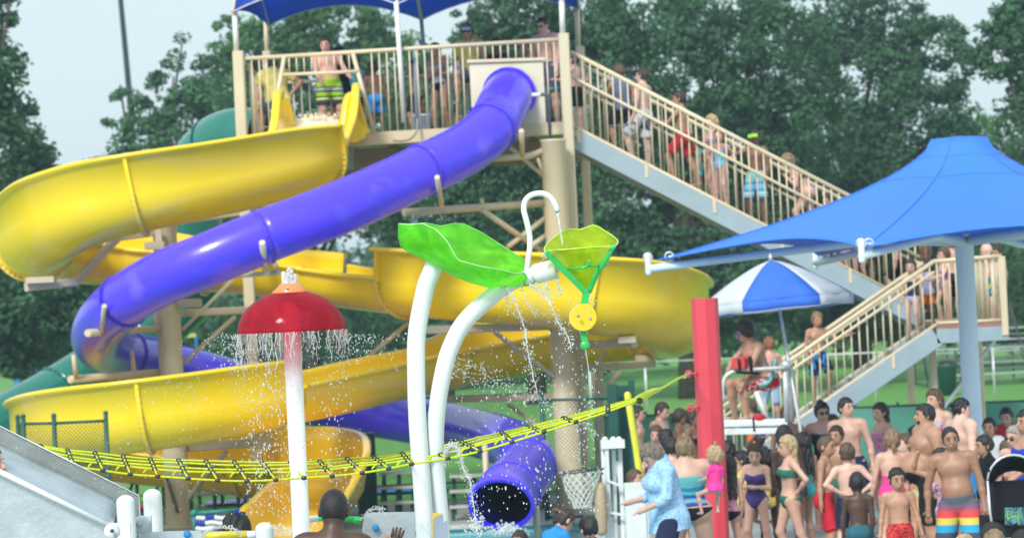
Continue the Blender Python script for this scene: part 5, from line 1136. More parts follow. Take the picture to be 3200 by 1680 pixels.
drops('mist_drops', 'out of focus spray of small drops beside the mushroom', lambda r, i: ((r.choice([1085+abs(r.gauss(0, 90)), 745-abs(r.gauss(0, 60))]), 1040+abs(r.gauss(0, 60)), 23+r.uniform(-1, 2.5)), r.uniform(.002, .005)), 330, 13)
drops('slide_spray', 'fine drops drifting in front of the lower yellow slide', lambda r, i: ((r.uniform(280, 900), r.uniform(1180, 1600), 20+r.uniform(-1.5, 2.5)), r.uniform(.0015, .0035)), 380, 14)
drops('scattered_drops', 'scattered white drops below the flower bucket', lambda r, i: ((r.choice([r.gauss(1560, 70), r.gauss(1700, 60), r.gauss(1830, 30), r.uniform(1430, 1900)]), 900+r.random()**.9*700, 20+r.uniform(-.5, .5)), r.uniform(.002, .0055)*(1.5 if r.random() < .12 else 1)), 620, 15)
def stream(b, pts, rr, r0, n=6, splash=.012):
    P = [W(*p) for p in pts]; P = [Vector(q) for q in crom([tuple(p) for p in P], n)]; L = len(P)
    w_ = [P[i]+Vector((rr.gauss(0, splash*.3*i/L), rr.gauss(0, splash*.2), rr.gauss(0, splash*.2))) for i in range(L)]
    b.tube(w_, [r0*(1-.55*i/L)*rr.uniform(.6, 1.4) for i in range(L)], 7)
    for i in range(L):
        for q in range(7): b.ball(w_[i]+Vector((rr.gauss(0, splash*(.4+1.6*i/L)), rr.gauss(0, splash), rr.gauss(0, splash*1.5))), rr.uniform(.0015, .0048), 6, 4)
b = MB(); rr = random.Random(17)
stream(b, [(1560, 892, 19.9), (1595, 915, 19.85), (1620, 970, 19.8), (1640, 1030, 19.8), (1648, 1090, 19.8), (1662, 1150, 19.8), (1680, 1230, 19.8)], rr, .0065, 7, .012)
stream(b, [(1655, 888, 19.8), (1690, 910, 19.75), (1722, 955, 19.7), (1745, 1010, 19.7), (1768, 1040, 19.7), (1788, 1090, 19.7)], rr, .0065, 7, .010)
stream(b, [(1580, 896, 19.9), (1584, 930, 19.9), (1588, 965, 19.9)], rr, .004, 5, .008); stream(b, [(1630, 890, 19.9), (1645, 940, 19.9), (1668, 980, 19.9)], rr, .0035, 5, .01)
stream(b, [(1705, 880, 20), (1708, 905, 20), (1716, 935, 20)], rr, .006, 6, .014); stream(b, [(1742, 848, 20), (1745, 880, 20), (1750, 925, 20)], rr, .004, 6, .008); stream(b, [(1703, 786, 19.9), (1705, 808, 19.9)], rr, .006, 4, .008)
tag(b.build('pouring_water', M_water), 'white water streams pouring from the green leaf bowl', 'water', kind='stuff')
tag(MB().tube(WP([(1742, 660, 20.1), (1748, 700, 20.1), (1754, 740, 20.1), (1760, 770, 20.1)], 3), [.0085, .008, .007, .006, .006, .005, .005, .005, .005, .004][:10], 8).build('clear_jet', mat('clear_water_jet', (.75, .8, .82), .08, .3, 60, metal=.0, spec=1)), 'thin clear water jet falling from the gooseneck into flower bucket', 'water jet', kind='stuff')
b = MB(); rr = random.Random(19); b.tube(WP([(1829, 1090, 19.88), (1836, 1130, 19.88), (1842, 1180, 19.88), (1848, 1240, 19.88)], 4), .0026, 6)
for i in range(40): f = rr.random(); b.ball(W(1846+rr.gauss(0, 3)+8*f, 1200+f*250, 19.88), rr.uniform(.002, .0045), 6, 4)
tag(b.build('thin_trickle', M_water), 'thin white trickle falling from the green arm tip', 'water', kind='stuff')
b = MB(); rr = random.Random(23)
stream(b, [(1392, 1425, 19.9), (1398, 1402, 19.9), (1415, 1392, 19.85), (1432, 1402, 19.8), (1440, 1430, 19.8), (1452, 1470, 19.8), (1468, 1500, 19.8), (1474, 1540, 19.8), (1482, 1590, 19.8), (1488, 1640, 19.8)], rr, .009, 7, .010)
stream(b, [(1390, 1400, 19.9), (1394, 1430, 19.9), (1392, 1460, 19.9)], rr, .006, 5, .010); stream(b, [(1400, 1395, 19.85), (1425, 1398, 19.85), (1445, 1440, 19.85)], rr, .009, 6, .010)
for i in range(90): b.ball(W(1487+rr.gauss(0, 16), 1640+rr.gauss(0, 18), 19.8), rr.uniform(.003, .009), 6, 4)
for i in range(60): b.ball(W(1378+rr.gauss(0, 7), 1400+rr.random()*200, 19.93), rr.uniform(.001, .0025), 5, 4)
tag(b.build('splashing_water', M_water), 'white arc of water splashing off the bent white pole', 'water', kind='stuff')
b = MB(); rr = random.Random(29)
for i in range(420):
    k = rr.choice((-1, -.5, 0, .4, 1)); f = rr.random()**.8; x = 1905-f*500; y = 1380-f*245+k*30*f*1.3+rr.gauss(0, 4+7*f)-20*math.sin(math.pi*f); b.ball(W(x, y, 30-f*4), rr.uniform(.003, .0075), 5, 4)
tag(b.build('spray_jet', M_water), 'blurred fan of spray jets shooting left from the hoop stand', 'water', kind='stuff')
b = MB(); rr = random.Random(31)
for i in range(150):
    f = rr.random(); a = math.pi*(1-f); b.ball(W(695+57*math.cos(a)*1.0+rr.gauss(0, 3), 1672-26*math.sin(a)+rr.gauss(0, 3), 19.5), rr.uniform(.003, .007), 6, 4)
for i in range(130):
    f = rr.random(); b.ball(W(1128+70*f+rr.gauss(0, 3), 1625-38*math.sin(min(1.9, f*2.2))+rr.gauss(0, 4), 20.3), rr.uniform(.002, .006), 6, 4)
tag(b.build('small_splashes', M_water), 'small splashes over the yellow and green pipes', 'water', kind='stuff')
b = MB(); rr = random.Random(37)
for i in range(420): b.ball(W(1585+rr.gauss(0, 22), 1672-abs(rr.gauss(0, 17)), 38.5+rr.uniform(-.5, .5)), rr.uniform(.005, .02), 6, 4)
for i in range(260): b.ball(W(900+rr.gauss(0, 60), 1672-abs(rr.gauss(0, 16)), 43+rr.uniform(-.5, .5)), rr.uniform(.006, .022), 6, 4)
tag(b.build('pool_splash', M_water), 'white splash in the pool under the slide exits', 'water', kind='stuff')
# ================================================================== PEOPLE
f32 = np.float32
def V3(*a): return np.array(a, f32)
def sd_rc(P, a, b, ra, rb):
    ba = b-a; L = float(ba@ba)+1e-9; t = np.clip(((P-a)@ba)/L, 0, 1); return np.linalg.norm(P-a-t[:, None]*ba, axis=1)-(ra+(rb-ra)*t)
def sd_ell(P, c, r, R=None):
    q = P-c
    if R is not None: q = q@R
    k0 = np.linalg.norm(q/r, axis=1); k1 = np.linalg.norm(q/(r*r), axis=1)+1e-9; return k0*(k0-1)/k1
def sd_cc(P, a, b, ra, rb):
    ba = b-a; L = float(np.linalg.norm(ba)); u = ba/L; h = (P-a)@u; t = np.clip(h/L, 0, 1)
    rad = np.linalg.norm(P-a-h[:, None]*u, axis=1)-(ra+(rb-ra)*t); return np.maximum(np.maximum(rad, -h), h-L)
def smin(a, b, k):
    h = np.clip(.5+.5*(b-a)/k, 0, 1); return b+(a-b)*h-k*h*(1-h)
def surf(f, lo, hi, v):
    """surface nets of f<0 inside lo..hi, narrow band"""
    lo = np.asarray(lo, f32); n = np.ceil((np.asarray(hi)-lo)/(3*v)).astype(int)*3+1
    cn = (n-1)//3; g = np.stack(np.meshgrid(*[np.arange(k) for k in cn], indexing='ij'), -1).reshape(-1, 3)
    C = (lo+(g+.5)*3*v).astype(f32); near = np.abs(f(C)) < 3*v*1.25
    D = np.full(n, 1.0, f32); cells = g[near]; off = np.stack(np.meshgrid(*[np.arange(4)]*3, indexing='ij'), -1).reshape(-1, 3)
    # sign fill for the deep inside
    cv = f(C).reshape(cn); D[:-1, :-1, :-1] = np.repeat(np.repeat(np.repeat(cv, 3, 0), 3, 1), 3, 2)
    M = np.zeros(n, bool); idx = (cells[:, None, :]*3+off[None]).reshape(-1, 3); M[idx[:, 0], idx[:, 1], idx[:, 2]] = True
    ids = np.argwhere(M); D[M] = f((lo+ids*v).astype(f32))
    s = D < 0
    # cells with sign change
    c8 = [s[i:n[0]-1+i, j:n[1]-1+j, k:n[2]-1+k] for i in (0, 1) for j in (0, 1) for k in (0, 1)]
    sm = sum(c.astype(np.int8) for c in c8); act = (sm > 0) & (sm < 8); A = np.argwhere(act)
    if not len(A): return None
    vid = np.full(act.shape, -1, np.int32); vid[act] = np.arange(len(A)); acc = np.zeros((len(A), 3)); cnt = np.zeros(len(A))
    corner = [(i, j, k) for i in (0, 1) for j in (0, 1) for k in (0, 1)]
    for a in range(8):
        for ax in range(3):
            if corner[a][ax]: continue
            b = list(corner[a]); b[ax] = 1; da = D[A[:, 0]+corner[a][0], A[:, 1]+corner[a][1], A[:, 2]+corner[a][2]]; db = D[A[:, 0]+b[0], A[:, 1]+b[1], A[:, 2]+b[2]]
            m = (da < 0) != (db < 0); t = np.where(m, da/(da-db+1e-12), 0); p = np.array(corner[a], float)[None]+np.eye(3)[ax][None]*t[:, None]; acc += p*m[:, None]; cnt += m
    Vt = lo+(A+acc/cnt[:, None])*v; faces = []
    for ax in range(3):
        sl = [slice(1, n[0]-1), slice(1, n[1]-1), slice(1, n[2]-1)]; a_ = list(sl); b_ = list(sl); a_[ax] = slice(0, n[ax]-1); b_[ax] = slice(1, n[ax])
        sa, sb = s[tuple(a_)], s[tuple(b_)]; e = np.argwhere(sa != sb); o = np.array([1, 1, 1]); o[ax] = 0; E = e+o; fl = sa[e[:, 0], e[:, 1], e[:, 2]]
        u, w = [(1, 2), (2, 0), (0, 1)][ax]; du = np.zeros(3, int); du[u] = 1; dw = np.zeros(3, int); dw[w] = 1
        q = [vid[tuple((E+d).T)] for d in (-du-dw, -dw, 0*du, -du)]; Q = np.stack(q, 1); Q[~fl] = Q[~fl][:, ::-1]; faces.append(Q)
    Fc = np.concatenate(faces); Fc = Fc[(Fc >= 0).all(1)]
    for _ in range(2):
        d0 = f(Vt.astype(f32)); e = v*.3; gr = np.stack([f((Vt+np.eye(3)[k]*e).astype(f32))-f((Vt-np.eye(3)[k]*e).astype(f32)) for k in range(3)], 1)/(2*e)
        l = (gr**2).sum(1)+1e-4; st = d0/l; st = np.clip(st, -v*.6, v*.6); Vt = Vt-gr*st[:, None]
    return Vt, Fc
def npmesh(name, VF, mats, extra=None):
    Vt, Fc = VF; vs = Vt.tolist(); fs = Fc.tolist()
    if extra:
        for ev, ef in extra: k = len(vs); vs += [tuple(p) for p in ev]; fs += [tuple(i+k for i in q) for q in ef]
    me = bpy.data.meshes.new(name); me.from_pydata(vs, [], fs); me.polygons.foreach_set('use_smooth', [True]*len(fs)); me.materials.append(mats); me.update(); return me
def rotz(a): c, s = math.cos(a), math.sin(a); return np.array([[c, -s, 0], [s, c, 0], [0, 0, 1]], f32)
def rotx(a): c, s = math.cos(a), math.sin(a); return np.array([[1, 0, 0], [0, c, -s], [0, s, c]], f32)
def roty(a): c, s = math.cos(a), math.sin(a); return np.array([[c, 0, s], [0, 1, 0], [-s, 0, c]], f32)
ARM = {'down': ((.16, .02, -1), (.02, -.22, -1)), 'hang': ((.30, .0, -1), (.08, -.12, -1)), 'hip': ((.75, .35, -.75), (-.62, -.35, -.62)), 'hipback': ((.7, .55, -.7), (-.75, -.2, -.45)),
       'cross': ((.18, -.35, -1), (-1.1, -.55, .12)), 'fwd': ((.12, -.55, -.9), (-.1, -1, -.12)), 'rail': ((.18, -.75, -.75), (.0, -.95, .05)), 'side_rail': ((.95, -.1, -.55), (.9, -.35, .1)),
       'head': ((.75, -.35, .35), (-.65, -.35, .85)), 'up': ((.5, -.2, .9), (-.1, -.3, 1)), 'chin': ((.25, -.55, -.8), (-.35, -.35, 1.0)), 'reach': ((.9, -.35, -.35), (.95, -.3, -.1)), 'back': ((.22, .4, -1), (-.15, .25, -1)),
       'lap': ((.15, -.3, -1), (-.25, -1, -.3)), 'hold': ((.25, .05, -1), (-.15, -.9, .35)), 'wave': ((.35, -.45, -.7), (.5, -.5, .75)), 'arch': ((.95, 0, -.6), (-.3, -.6, -.75))}
LEG = {'stand': ((.05, .0, -1), (.02, .04, -1)), 'wide': ((.16, 0, -1), (.05, .03, -1)), 'stepf': ((.05, -.62, -.8), (.02, .25, -1)), 'stepb': ((.05, .22, -1), (.0, .32, -1)), 'bent': ((.08, -.28, -1), (.02, .28, -1)),
       'sit': ((.14, -1, -.05), (.03, .12, -1)), 'situp': ((.12, -1, .1), (.02, .05, -1)), 'pop': ((.10, -.25, -1), (.02, .45, -1))}
def person(label, px, py, D, z0=0.0, h=None, face=0, skin_='fair', hair='brown', hstyle='short', clothes=(), arms=('down', 'down'), legs=('stand', 'stand'), lean=(0, 0), head=(0, 0),
           w=1.0, fem=False, belly=0, group='people in the pool crowd', v=None, glasses=None, cap=None, twist=0, beard=False, expr=True, seat=None, _hf=None):
    """head top at photo (px,py); D depth; if D is None it follows from height h standing on z0. face: degrees, 0 = looks at camera, 90 = looks to photo left"""
    ARGS = dict(locals())
    if D is None:
        y0 = 944-(px-1600)*math.tan(ROLL); D = F*(CAMH-z0-h)/(py-y0)
    T_ = W(px, py, D)
    if h is None: h = T_.z-z0
    hf = h
    if seat is not None: hf = seat
    if _hf: hf = _hf
    adult = max(0., min(1., (hf-.9)/.85)); hh = .205+.032*adult; s = (hf-hh)/(1.75-.228); g = s*w*(.93+.07*adult)
    Rl = rotx(math.radians(lean[0]))@roty(math.radians(lean[1]))@rotz(math.radians(twist)); Rh = Rl@rotz(math.radians(head[0]))@rotx(math.radians(head[1]))
    rj = random.Random(label)
    def jit(d, a): return tuple(x+rj.uniform(-a, a) for x in d)
    arms = [tuple(jit(q, .13) for q in (ARM[a_] if isinstance(a_, str) else a_)) if v is None or v > .0076 else a_ for a_ in arms]
    if tuple(legs) == ('stand', 'stand'):
        k_ = rj.choice((0, 1)); st_ = [((.05+rj.uniform(0, .06), rj.uniform(-.06, .06), -1), (.02, .05, -1)), ((.07+rj.uniform(0, .05), -.20-rj.uniform(0, .15), -1), (.03, .16+rj.uniform(0, .14), -1))]; legs = (st_[k_], st_[1-k_])
    lean = (lean[0]+rj.uniform(-3, 4), lean[1]+rj.uniform(-3.5, 3.5)); head = (head[0]+rj.uniform(-14, 14), head[1]+rj.uniform(-3, 7)); Rl = rotx(math.radians(lean[0]))@roty(math.radians(lean[1]))@rotz(math.radians(twist)); Rh = Rl@rotz(math.radians(head[0]))@rotx(math.radians(head[1]))
    hs = hh/.228; A_ = lambda *p: np.array(p, f32)
    # legs from hip
    thL, shL = .425*s, .415*s; feet = []; hipz = 0; LG = []
    for i, sx in ((0, 1), (1, -1)):
        a, b = LEG[legs[i]] if isinstance(legs[i], str) else legs[i]
        a = A_(a[0]*sx, a[1], a[2]); a /= np.linalg.norm(a); b = A_(b[0]*sx, b[1], b[2]); b /= np.linalg.norm(b); hp = A_(sx*.088*g, 0, 0); kn = hp+a*thL; an = kn+b*shL; LG.append((hp, kn, an, sx, b)); feet.append(an[2])
    hz = -min(feet)+.075*s; H0 = A_(0, 0, hz)
    tp = lambda x, y, z: H0+Rl@A_(x, y, z)
    G_ = g; S_ = s
    sh = (.165 if fem else .182)*g
    neck0 = tp(0, .012*s, .50*s); nd = Rl@A_(0, -.012, .082)*s; hc = neck0+nd*.62+Rh@A_(0, -.015, .105)*hs
    torso_pr = [('e', tp(0, .0, .02*s), A_(.172*G_ if fem else .158*G_, .118*G_, .125*s)), ('e', tp(0, .0, .17*s), A_(.122*G_ if fem else .138*G_, .098*G_, .16*s)), ('e', tp(0, .0, .345*s), A_(.148*G_ if fem else .162*G_, .112*G_, .175*s)),
                ('c', tp(-sh*.80, .012, .468*s), tp(sh*.80, .012, .468*s), .058*G_, .058*G_), ('c', tp(0, .015, .47*s), neck0+nd*.9, .066*G_, .052*G_)]
    glut = [('e', tp(sx*.075*G_, .062*G_, -.03*s), A_(.085*G_, .075*G_, .095*s)) for sx in (1, -1)]
    if fem and hf > 1.4: torso_pr += [('e', tp(sx*.072*G_, -.085*G_, .345*s), A_(.062*G_, .058*G_, .062*s)) for sx in (1, -1)]
    elif not fem: torso_pr += [('e', tp(sx*.075*G_, -.062*G_, .37*s), A_(.075*G_, .038*G_, .055*s)) for sx in (1, -1)]
    if belly: torso_pr.append(('e', tp(0, -.075*G_*belly, .13*s), A_(.150*G_, .13*G_, .15*s)))
    def ev(P, pr, k):
        d = None
        for q in pr:
            if q[0] == 'e': x = sd_ell(P, q[1], q[2], Rl)
            else: x = sd_rc(P, *q[1:])
            d = x if d is None else smin(d, x, k)
        return d
    torso = lambda P: ev(P, torso_pr+glut, .045*s)
    AR = []
    for i, sx in ((0, 1), (1, -1)):
        a, b = ARM[arms[i]] if isinstance(arms[i], str) else arms[i]
        a = A_(a[0]*sx, a[1], a[2]); a /= np.linalg.norm(a); b = A_(b[0]*sx, b[1], b[2]); b /= np.linalg.norm(b); a = Rl@a; b = Rl@b; so = tp(sx*sh, .012, .455*s); el = so+a*.275*s; wr = el+b*.235*s; AR.append((so, el, wr, a, b, sx))
    ag = s*(.55+.45*w)*(.9 if fem else 1)
    def armf(P, q, o=0):
        so, el, wr, a, b, sx = q; d = sd_rc(P, so, so+a*.05*s, .056*ag+o, .050*ag+o); d = smin(d, sd_rc(P, so, el, .047*ag+o, .037*ag+o), .02*s); d = smin(d, sd_rc(P, el, el+b*.09*s, .036*ag+o, .038*ag+o), .015*s)
        d = smin(d, sd_rc(P, el+b*.08*s, wr, .037*ag+o, .024*ag+o), .02*s); return smin(d, sd_rc(P, wr, wr+b*.06*s, .026*ag+o, .030*ag+o), .02*s)
    def legf(P, q, o=0):
        hp, kn, an, sx, b = q; hp, kn, an = hp+H0, kn+H0, an+H0; d = sd_rc(P, hp, kn, .088*G_+o, .055*G_+o); d = smin(d, sd_rc(P, kn, kn+(an-kn)*.35+A_(0, .012*s, 0), .053*G_+o, .056*G_+o), .03*s)
        d = smin(d, sd_rc(P, kn+(an-kn)*.35+A_(0, .012*s, 0), an, .056*G_+o, .034*s+o), .03*s); f0 = an+A_(0, .02, -.035)*s; d = smin(d, sd_rc(P, f0, f0+A_(sx*.025, -.155, -.012)*s, .036*s, .026*s), .03*s); return d
    hT = lambda *p: hc+Rh@(A_(*p)*hs)
    if seat is None and _hf is None:
        ARGS['_hf'] = min(2.05, h*h/float(hc[2]+.116*hs)); return person(**ARGS)
    def headf(P):
        d = sd_ell(P, hT(0, .008, .012), A_(.077, .096, .104)*hs, Rh); d = smin(d, sd_ell(P, hT(0, -.028, -.052), A_(.056, .058, .062)*hs, Rh), .035*hs); d = smin(d, sd_rc(P, hT(0, -.082, .012), hT(0, -.108, -.026), .009*hs, .015*hs), .012*hs)
        d = smin(d, sd_ell(P, hT(0, -.088, -.058), A_(.024, .012, .011)*hs, Rh), .012*hs)
        for sx in (1, -1): d = smin(d, sd_ell(P, hT(sx*.082, .012, -.010), A_(.013, .020, .032)*hs, Rh), .006*hs)
        return d
    def body(P):
        d = torso(P); d = smin(d, headf(P), .03*s)
        for q in LG: d = smin(d, legf(P, q), .035*s)
        for q in AR: d = smin(d, armf(P, q), .022*s)
        return d
    pts = [hT(0, 0, .12), H0]+[q[k] for q in AR for k in (0, 1, 2)]+[q[k]+H0 for q in LG for k in (0, 1, 2)]+[q[2]+H0+A_(0, -.2*s, -.075*s) for q in LG]+[tp(0, -.25*g*(1+belly*.6), .1), tp(0, .22*g, 0)]
    pts = np.array(pts); lo = pts.min(0)-.12*max(1, w)-.02; hi = pts.max(0)+.14*max(1, w)
    if v is None: v = .020 if D > 44 else .0155
    Fz = rotz(math.radians(-face))
    ORG = T_-Vector((Fz@hT(0, .008, .116)).tolist()); 
    if seat is None: ORG.z = z0 if abs(ORG.z-z0) < .05 else ORG.z
    def place(o, parent=None):
        if parent: o.parent = parent
        else: o.location = ORG; o.rotation_euler = (0, 0, math.radians(-face))
        return o
    extra = []
    for (so, el, wr, a, b, sx) in AR:   # hands: palm is in the body, five fingers rooted in it
        b_ = b; side = np.cross(b_, A_(0, 0, 1) if abs(b_[2]) < .8 else A_(0, -1, 0)); side /= np.linalg.norm(side); nrm = np.cross(side, b_); pc = wr+b_*.045*s
        fs_ = s*(.85 if fem else 1)
        for k, (o_, L_) in enumerate(((-.026, .070), (-.009, .080), (.009, .077), (.025, .062), (.03, .055))):
            if k == 4: p0 = wr+b_*.02*fs_+side*.022*fs_; dr = b_*.7+side*.75
            else: p0 = pc+b_*.03*fs_+side*o_*fs_; dr = b_+side*o_*4
            dr = dr/np.linalg.norm(dr); p1 = p0+dr*L_*.5*fs_; p2 = p1+(dr*.8-nrm*.35*(1 if sx > 0 else -1))*L_*.5*fs_
            m_ = MB(); m_.tube([Vector(p0.tolist()), Vector(p1.tolist()), Vector(p2.tolist())], [.0095*fs_, .009*fs_, .0065*fs_], 6); extra.append((m_.v, m_.f))
    ob = bpy.data.objects.new('person', npmesh('person', surf(body, lo, hi, v), skin[skin_], extra)); COL.objects.link(ob); place(ob); tag(ob, label, 'person', group)
    def child(name, f, m, vv=None, l=None, h_=None, par=None):
        r = surf(f, lo-.03 if l is None else l, hi+.03 if h_ is None else h_, vv or v)
        if r is None: return None
        o = bpy.data.objects.new(name, npmesh(name, r, m)); COL.objects.link(o); o.parent = par or ob; return o
    # ---- hair
    if hair:
        hm = hairm[hair]; hl, hu = hc-.17, hc+.17; thick = {'buzz': .007, 'short': .012}.get(hstyle, .017)*hs
        def hairf(P):
            q = (P-hc)@Rh/hs; e = sd_ell(P, hT(0, .012, .016), A_(.079, .098, .106)*hs+thick, Rh)
            cut = np.maximum(-(q[:, 1]+.045+.55*(q[:, 2]-.045)), -(q[:, 2]+.062))*.8*hs   # keep behind hair line, above nape
            cut = np.minimum(cut, np.maximum(-(q[:, 2]-.066), -(q[:, 1]+.088))*hs) if hstyle != 'buzz' else cut
            d = np.maximum(e, cut)
            if hstyle in ('long', 'bob', 'med'):
                L = {'long': .30, 'med': .17, 'bob': .10}[hstyle]
                dn = A_(0, 0, -1)
                for sx in (-1, 0, 1): d = smin(d, sd_rc(P, hT(sx*.05, .05, .0), hT(sx*.05, .06, -.03)+dn*L*hs*1.1+(Rl@A_(sx*.01, .045, 0)), .040*hs, .022*hs), .03*hs)
            if hstyle == 'pony': d = smin(d, sd_rc(P, hT(0, .10, .03), hT(0, .125, -.10), .028*hs, .016*hs), .02); d = smin(d, sd_ell(P, hT(0, .10, .035), A_(.022, .022, .022)*hs, Rh), .01)
            if hstyle == 'bun': d = smin(d, sd_ell(P, hT(.0, .06, .115), A_(.042, .042, .04)*hs, Rh), .012)
            if hstyle == 'ponyup': d = smin(d, sd_rc(P, hT(0, .05, .11), hT(.035, .09, .165), .022*hs, .014*hs), .015)
            if hstyle not in ('buzz', 'curly'):
                an_ = np.arctan2(q[:, 0], q[:, 1]+.02); d = d-(.0045*np.sin(an_*11+q[:, 2]*30+px)+.004*np.sin(P[:, 2]*70+an_*5+py)*np.sin(P[:, 0]*60))*hs
            if hstyle == 'curly':
                q2 = P*38/hs; d = d-.007*hs*(np.sin(q2[:, 0])*np.sin(q2[:, 1]+1)*np.sin(q2[:, 2]))-.006*hs
            return d
        ex = .45*hs if hstyle in ('long', 'med', 'bob', 'pony') else 0
        child('hair', hairf, hm, min(v, .0125), hc-A_(.16, .18, .15+ex), hc+A_(.16, .22, .25))
    if beard:
        child('beard', lambda P: np.maximum(sd_ell(P, hT(0, -.030, -.058), A_(.061, .060, .064)*hs, Rh), ((P-hc)@Rh)[:, 2]+.040*hs+np.maximum(0, -((P-hc)@Rh)[:, 1]-.07*hs)*.6), hairm[hair], .009, hc-.17, hc+.1)
    # ---- face
    if expr:
        for sx in (1, -1):
            m_ = MB(); m_.ball(Vector(hT(sx*.031, -.083, .002).tolist()), .0105*hs, 8, 6, (1.15, .6, .62)); o = m_.build('eye', mat('eye_dark', (.03, .022, .02), .25)); o.parent = ob
            m_ = MB(); m_.tube([Vector(hT(sx*.016, -.091, .024).tolist()), Vector(hT(sx*.033, -.089, .030).tolist()), Vector(hT(sx*.052, -.076, .024).tolist())], [.003*hs, .0045*hs, .002*hs], 5); o = m_.build('eyebrow', hairm[hair or 'dbrown']); o.parent = ob
        m_ = MB(); m_.tube([Vector(hT(-.023, -.089, -.057).tolist()), Vector(hT(0, -.100, -.056).tolist()), Vector(hT(.023, -.089, -.057).tolist())], [.002*hs, .0058*hs, .002*hs], 6)
        o = m_.build('lips', mat('lip_skin', (.42, .16, .14), .5) if skin_ not in ('dark', 'brown') else mat('lip_skin_dark', (.17, .07, .06), .5)); o.parent = ob
    if glasses:
        m_ = MB()
        for sx in (1, -1): m_.ball(Vector(hT(sx*.032, -.094, .003).tolist()), .026*hs, 12, 8, (1.1, .32, .72)); m_.tube([Vector(hT(sx*.058, -.085, .006).tolist()), Vector(hT(sx*.083, .0, .006).tolist())], .004*hs, 6)
        m_.tube([Vector(hT(-.012, -.103, .008).tolist()), Vector(hT(.012, -.103, .008).tolist())], .004*hs, 6)
        o = m_.build('sunglasses' if glasses != 'goggles' else 'goggles', {'dark': mat('dark_lens', (.01, .01, .012), .08, coat=.5), 'blue': mat('blue_mirror_lens', (.03, .08, .55), .1, coat=1), 'goggles': mat('goggle_lens', (.2, .3, .8), .1, coat=1)}[glasses]); o['kind'] = 'thing'; o.parent = ob
    if cap:
        cm, brim = cap
        def capf(P):
            q = (P-hc)@Rh/hs; e = sd_ell(P, hT(0, .010, .02), A_(.086, .106, .108)*hs, Rh); d = np.maximum(e, -(q[:, 2]-.028+.16*q[:, 1])*hs)
            if brim: d = np.minimum(d, np.maximum(sd_ell(P, hT(0, brim*.085, .040), A_(.070, .085, .014)*hs, Rh), -(brim*q[:, 1]-.02)*hs))
            return d
        child('cap' if brim else 'swim_cap', capf, cm, .010, hc-.2, hc+.2)
    # ---- clothes
    tf = lambda P: (P-H0)@Rl
    mid_ = lambda P, o: torso(P)-o
    for c in clothes:
        kind, cm = c[0], c[1]; par = c[2] if len(c) > 2 else None
        if kind in ('trunks', 'shorts', 'pants'):
            L = par if par is not None else {'trunks': .72, 'shorts': .5, 'pants': 1.9}[kind]
            def tr(P):
                q = tf(P); d = mid_(P, .012*s); d = smin(d, sd_ell(P, tp(0, .01*s, -.03*s), A_(.170*G_, .125*G_, .10*s)+.008, Rl), .03)
                for (hp, kn, an, sx, b) in LG:
                    k_ = hp+H0; l = kn+H0; dd = sd_cc(P, k_-(l-k_)*.02, k_+(l-k_)*min(L, 1.0), (.106 if kind != 'pants' else .102)*G_, (.104 if kind != 'pants' else .088)*G_); d = smin(d, dd, .018*s)
                    if L > 1: d = smin(d, sd_cc(P, l-(l-k_)*.08, l+(an+H0-l)*min(.92, L-1), .080*G_, .068*G_), .02*s)
                d = np.maximum(d, q[:, 2]-(.085*s)); return d
            child({'trunks': 'swim_trunks', 'shorts': 'shorts', 'pants': 'trousers'}[kind], tr, cm)
        elif kind in ('briefs', 'onepiece', 'bikini_top', 'tankini', 'highsuit'):
            z1 = {'briefs': .055, 'onepiece': .40, 'bikini_top': .385, 'tankini': .385, 'highsuit': .40}[kind]; z0_ = {'bikini_top': .285, 'tankini': .05}.get(kind, -9)
            def bf(P):
                q = tf(P)/s; d = mid_(P, .007); front = q[:, 1] < 0
                leg = -(q[:, 2]+.105-np.maximum(0, np.abs(q[:, 0])-.03*w)*np.where(front, 1.25, .75)/w)*s*.7
                if kind in ('briefs', 'onepiece', 'highsuit'):
                    for qq in LG: d = smin(d, np.maximum(legf(P, qq, .006), (-(q[:, 2]+.115))*s), .01)
                    d = np.maximum(d, leg)
                else: d = np.maximum(d, (z0_-q[:, 2])*s)
                sc = q[:, 2]-z1+(.0 if kind != 'onepiece' else .03*(1-np.clip(np.abs(q[:, 0])/.1, 0, 1)))+np.where(front, 0, par if isinstance(par, float) else (.12 if kind in ('onepiece',) else .02)); d = np.maximum(d, sc*s)
                if kind in ('onepiece', 'bikini_top', 'highsuit'):
                    for sx in (1, -1):
                        for a0, b0 in (((sx*.085, -.105*w, .36), (sx*.082, -.045, .50)), ((sx*.082, -.045, .50), (sx*.078, .07*w, .47)), ((sx*.078, .07*w, .47), (sx*.07, .118*w, .28))):
                            d = np.minimum(d, np.maximum(sd_rc(P, tp(a0[0]*G_/s*s, a0[1]*G_, a0[2]*s), tp(b0[0]*G_, b0[1]*G_, b0[2]*s), .012, .012), -.0))
                return d
            child({'briefs': 'swim_bottoms', 'onepiece': 'swimsuit', 'bikini_top': 'bikini_top', 'tankini': 'swim_top', 'highsuit': 'swimsuit'}[kind], bf, cm, min(v, .0155))
        elif kind in ('tee', 'tank', 'blouse', 'dress'):
            hem = {'tee': -.06, 'tank': -.05, 'blouse': -.14, 'dress': -.28}[kind]; sl = {'tee': .62, 'tank': 0, 'blouse': 1.5, 'dress': 0}[kind]; off_ = .016 if kind != 'blouse' else .026
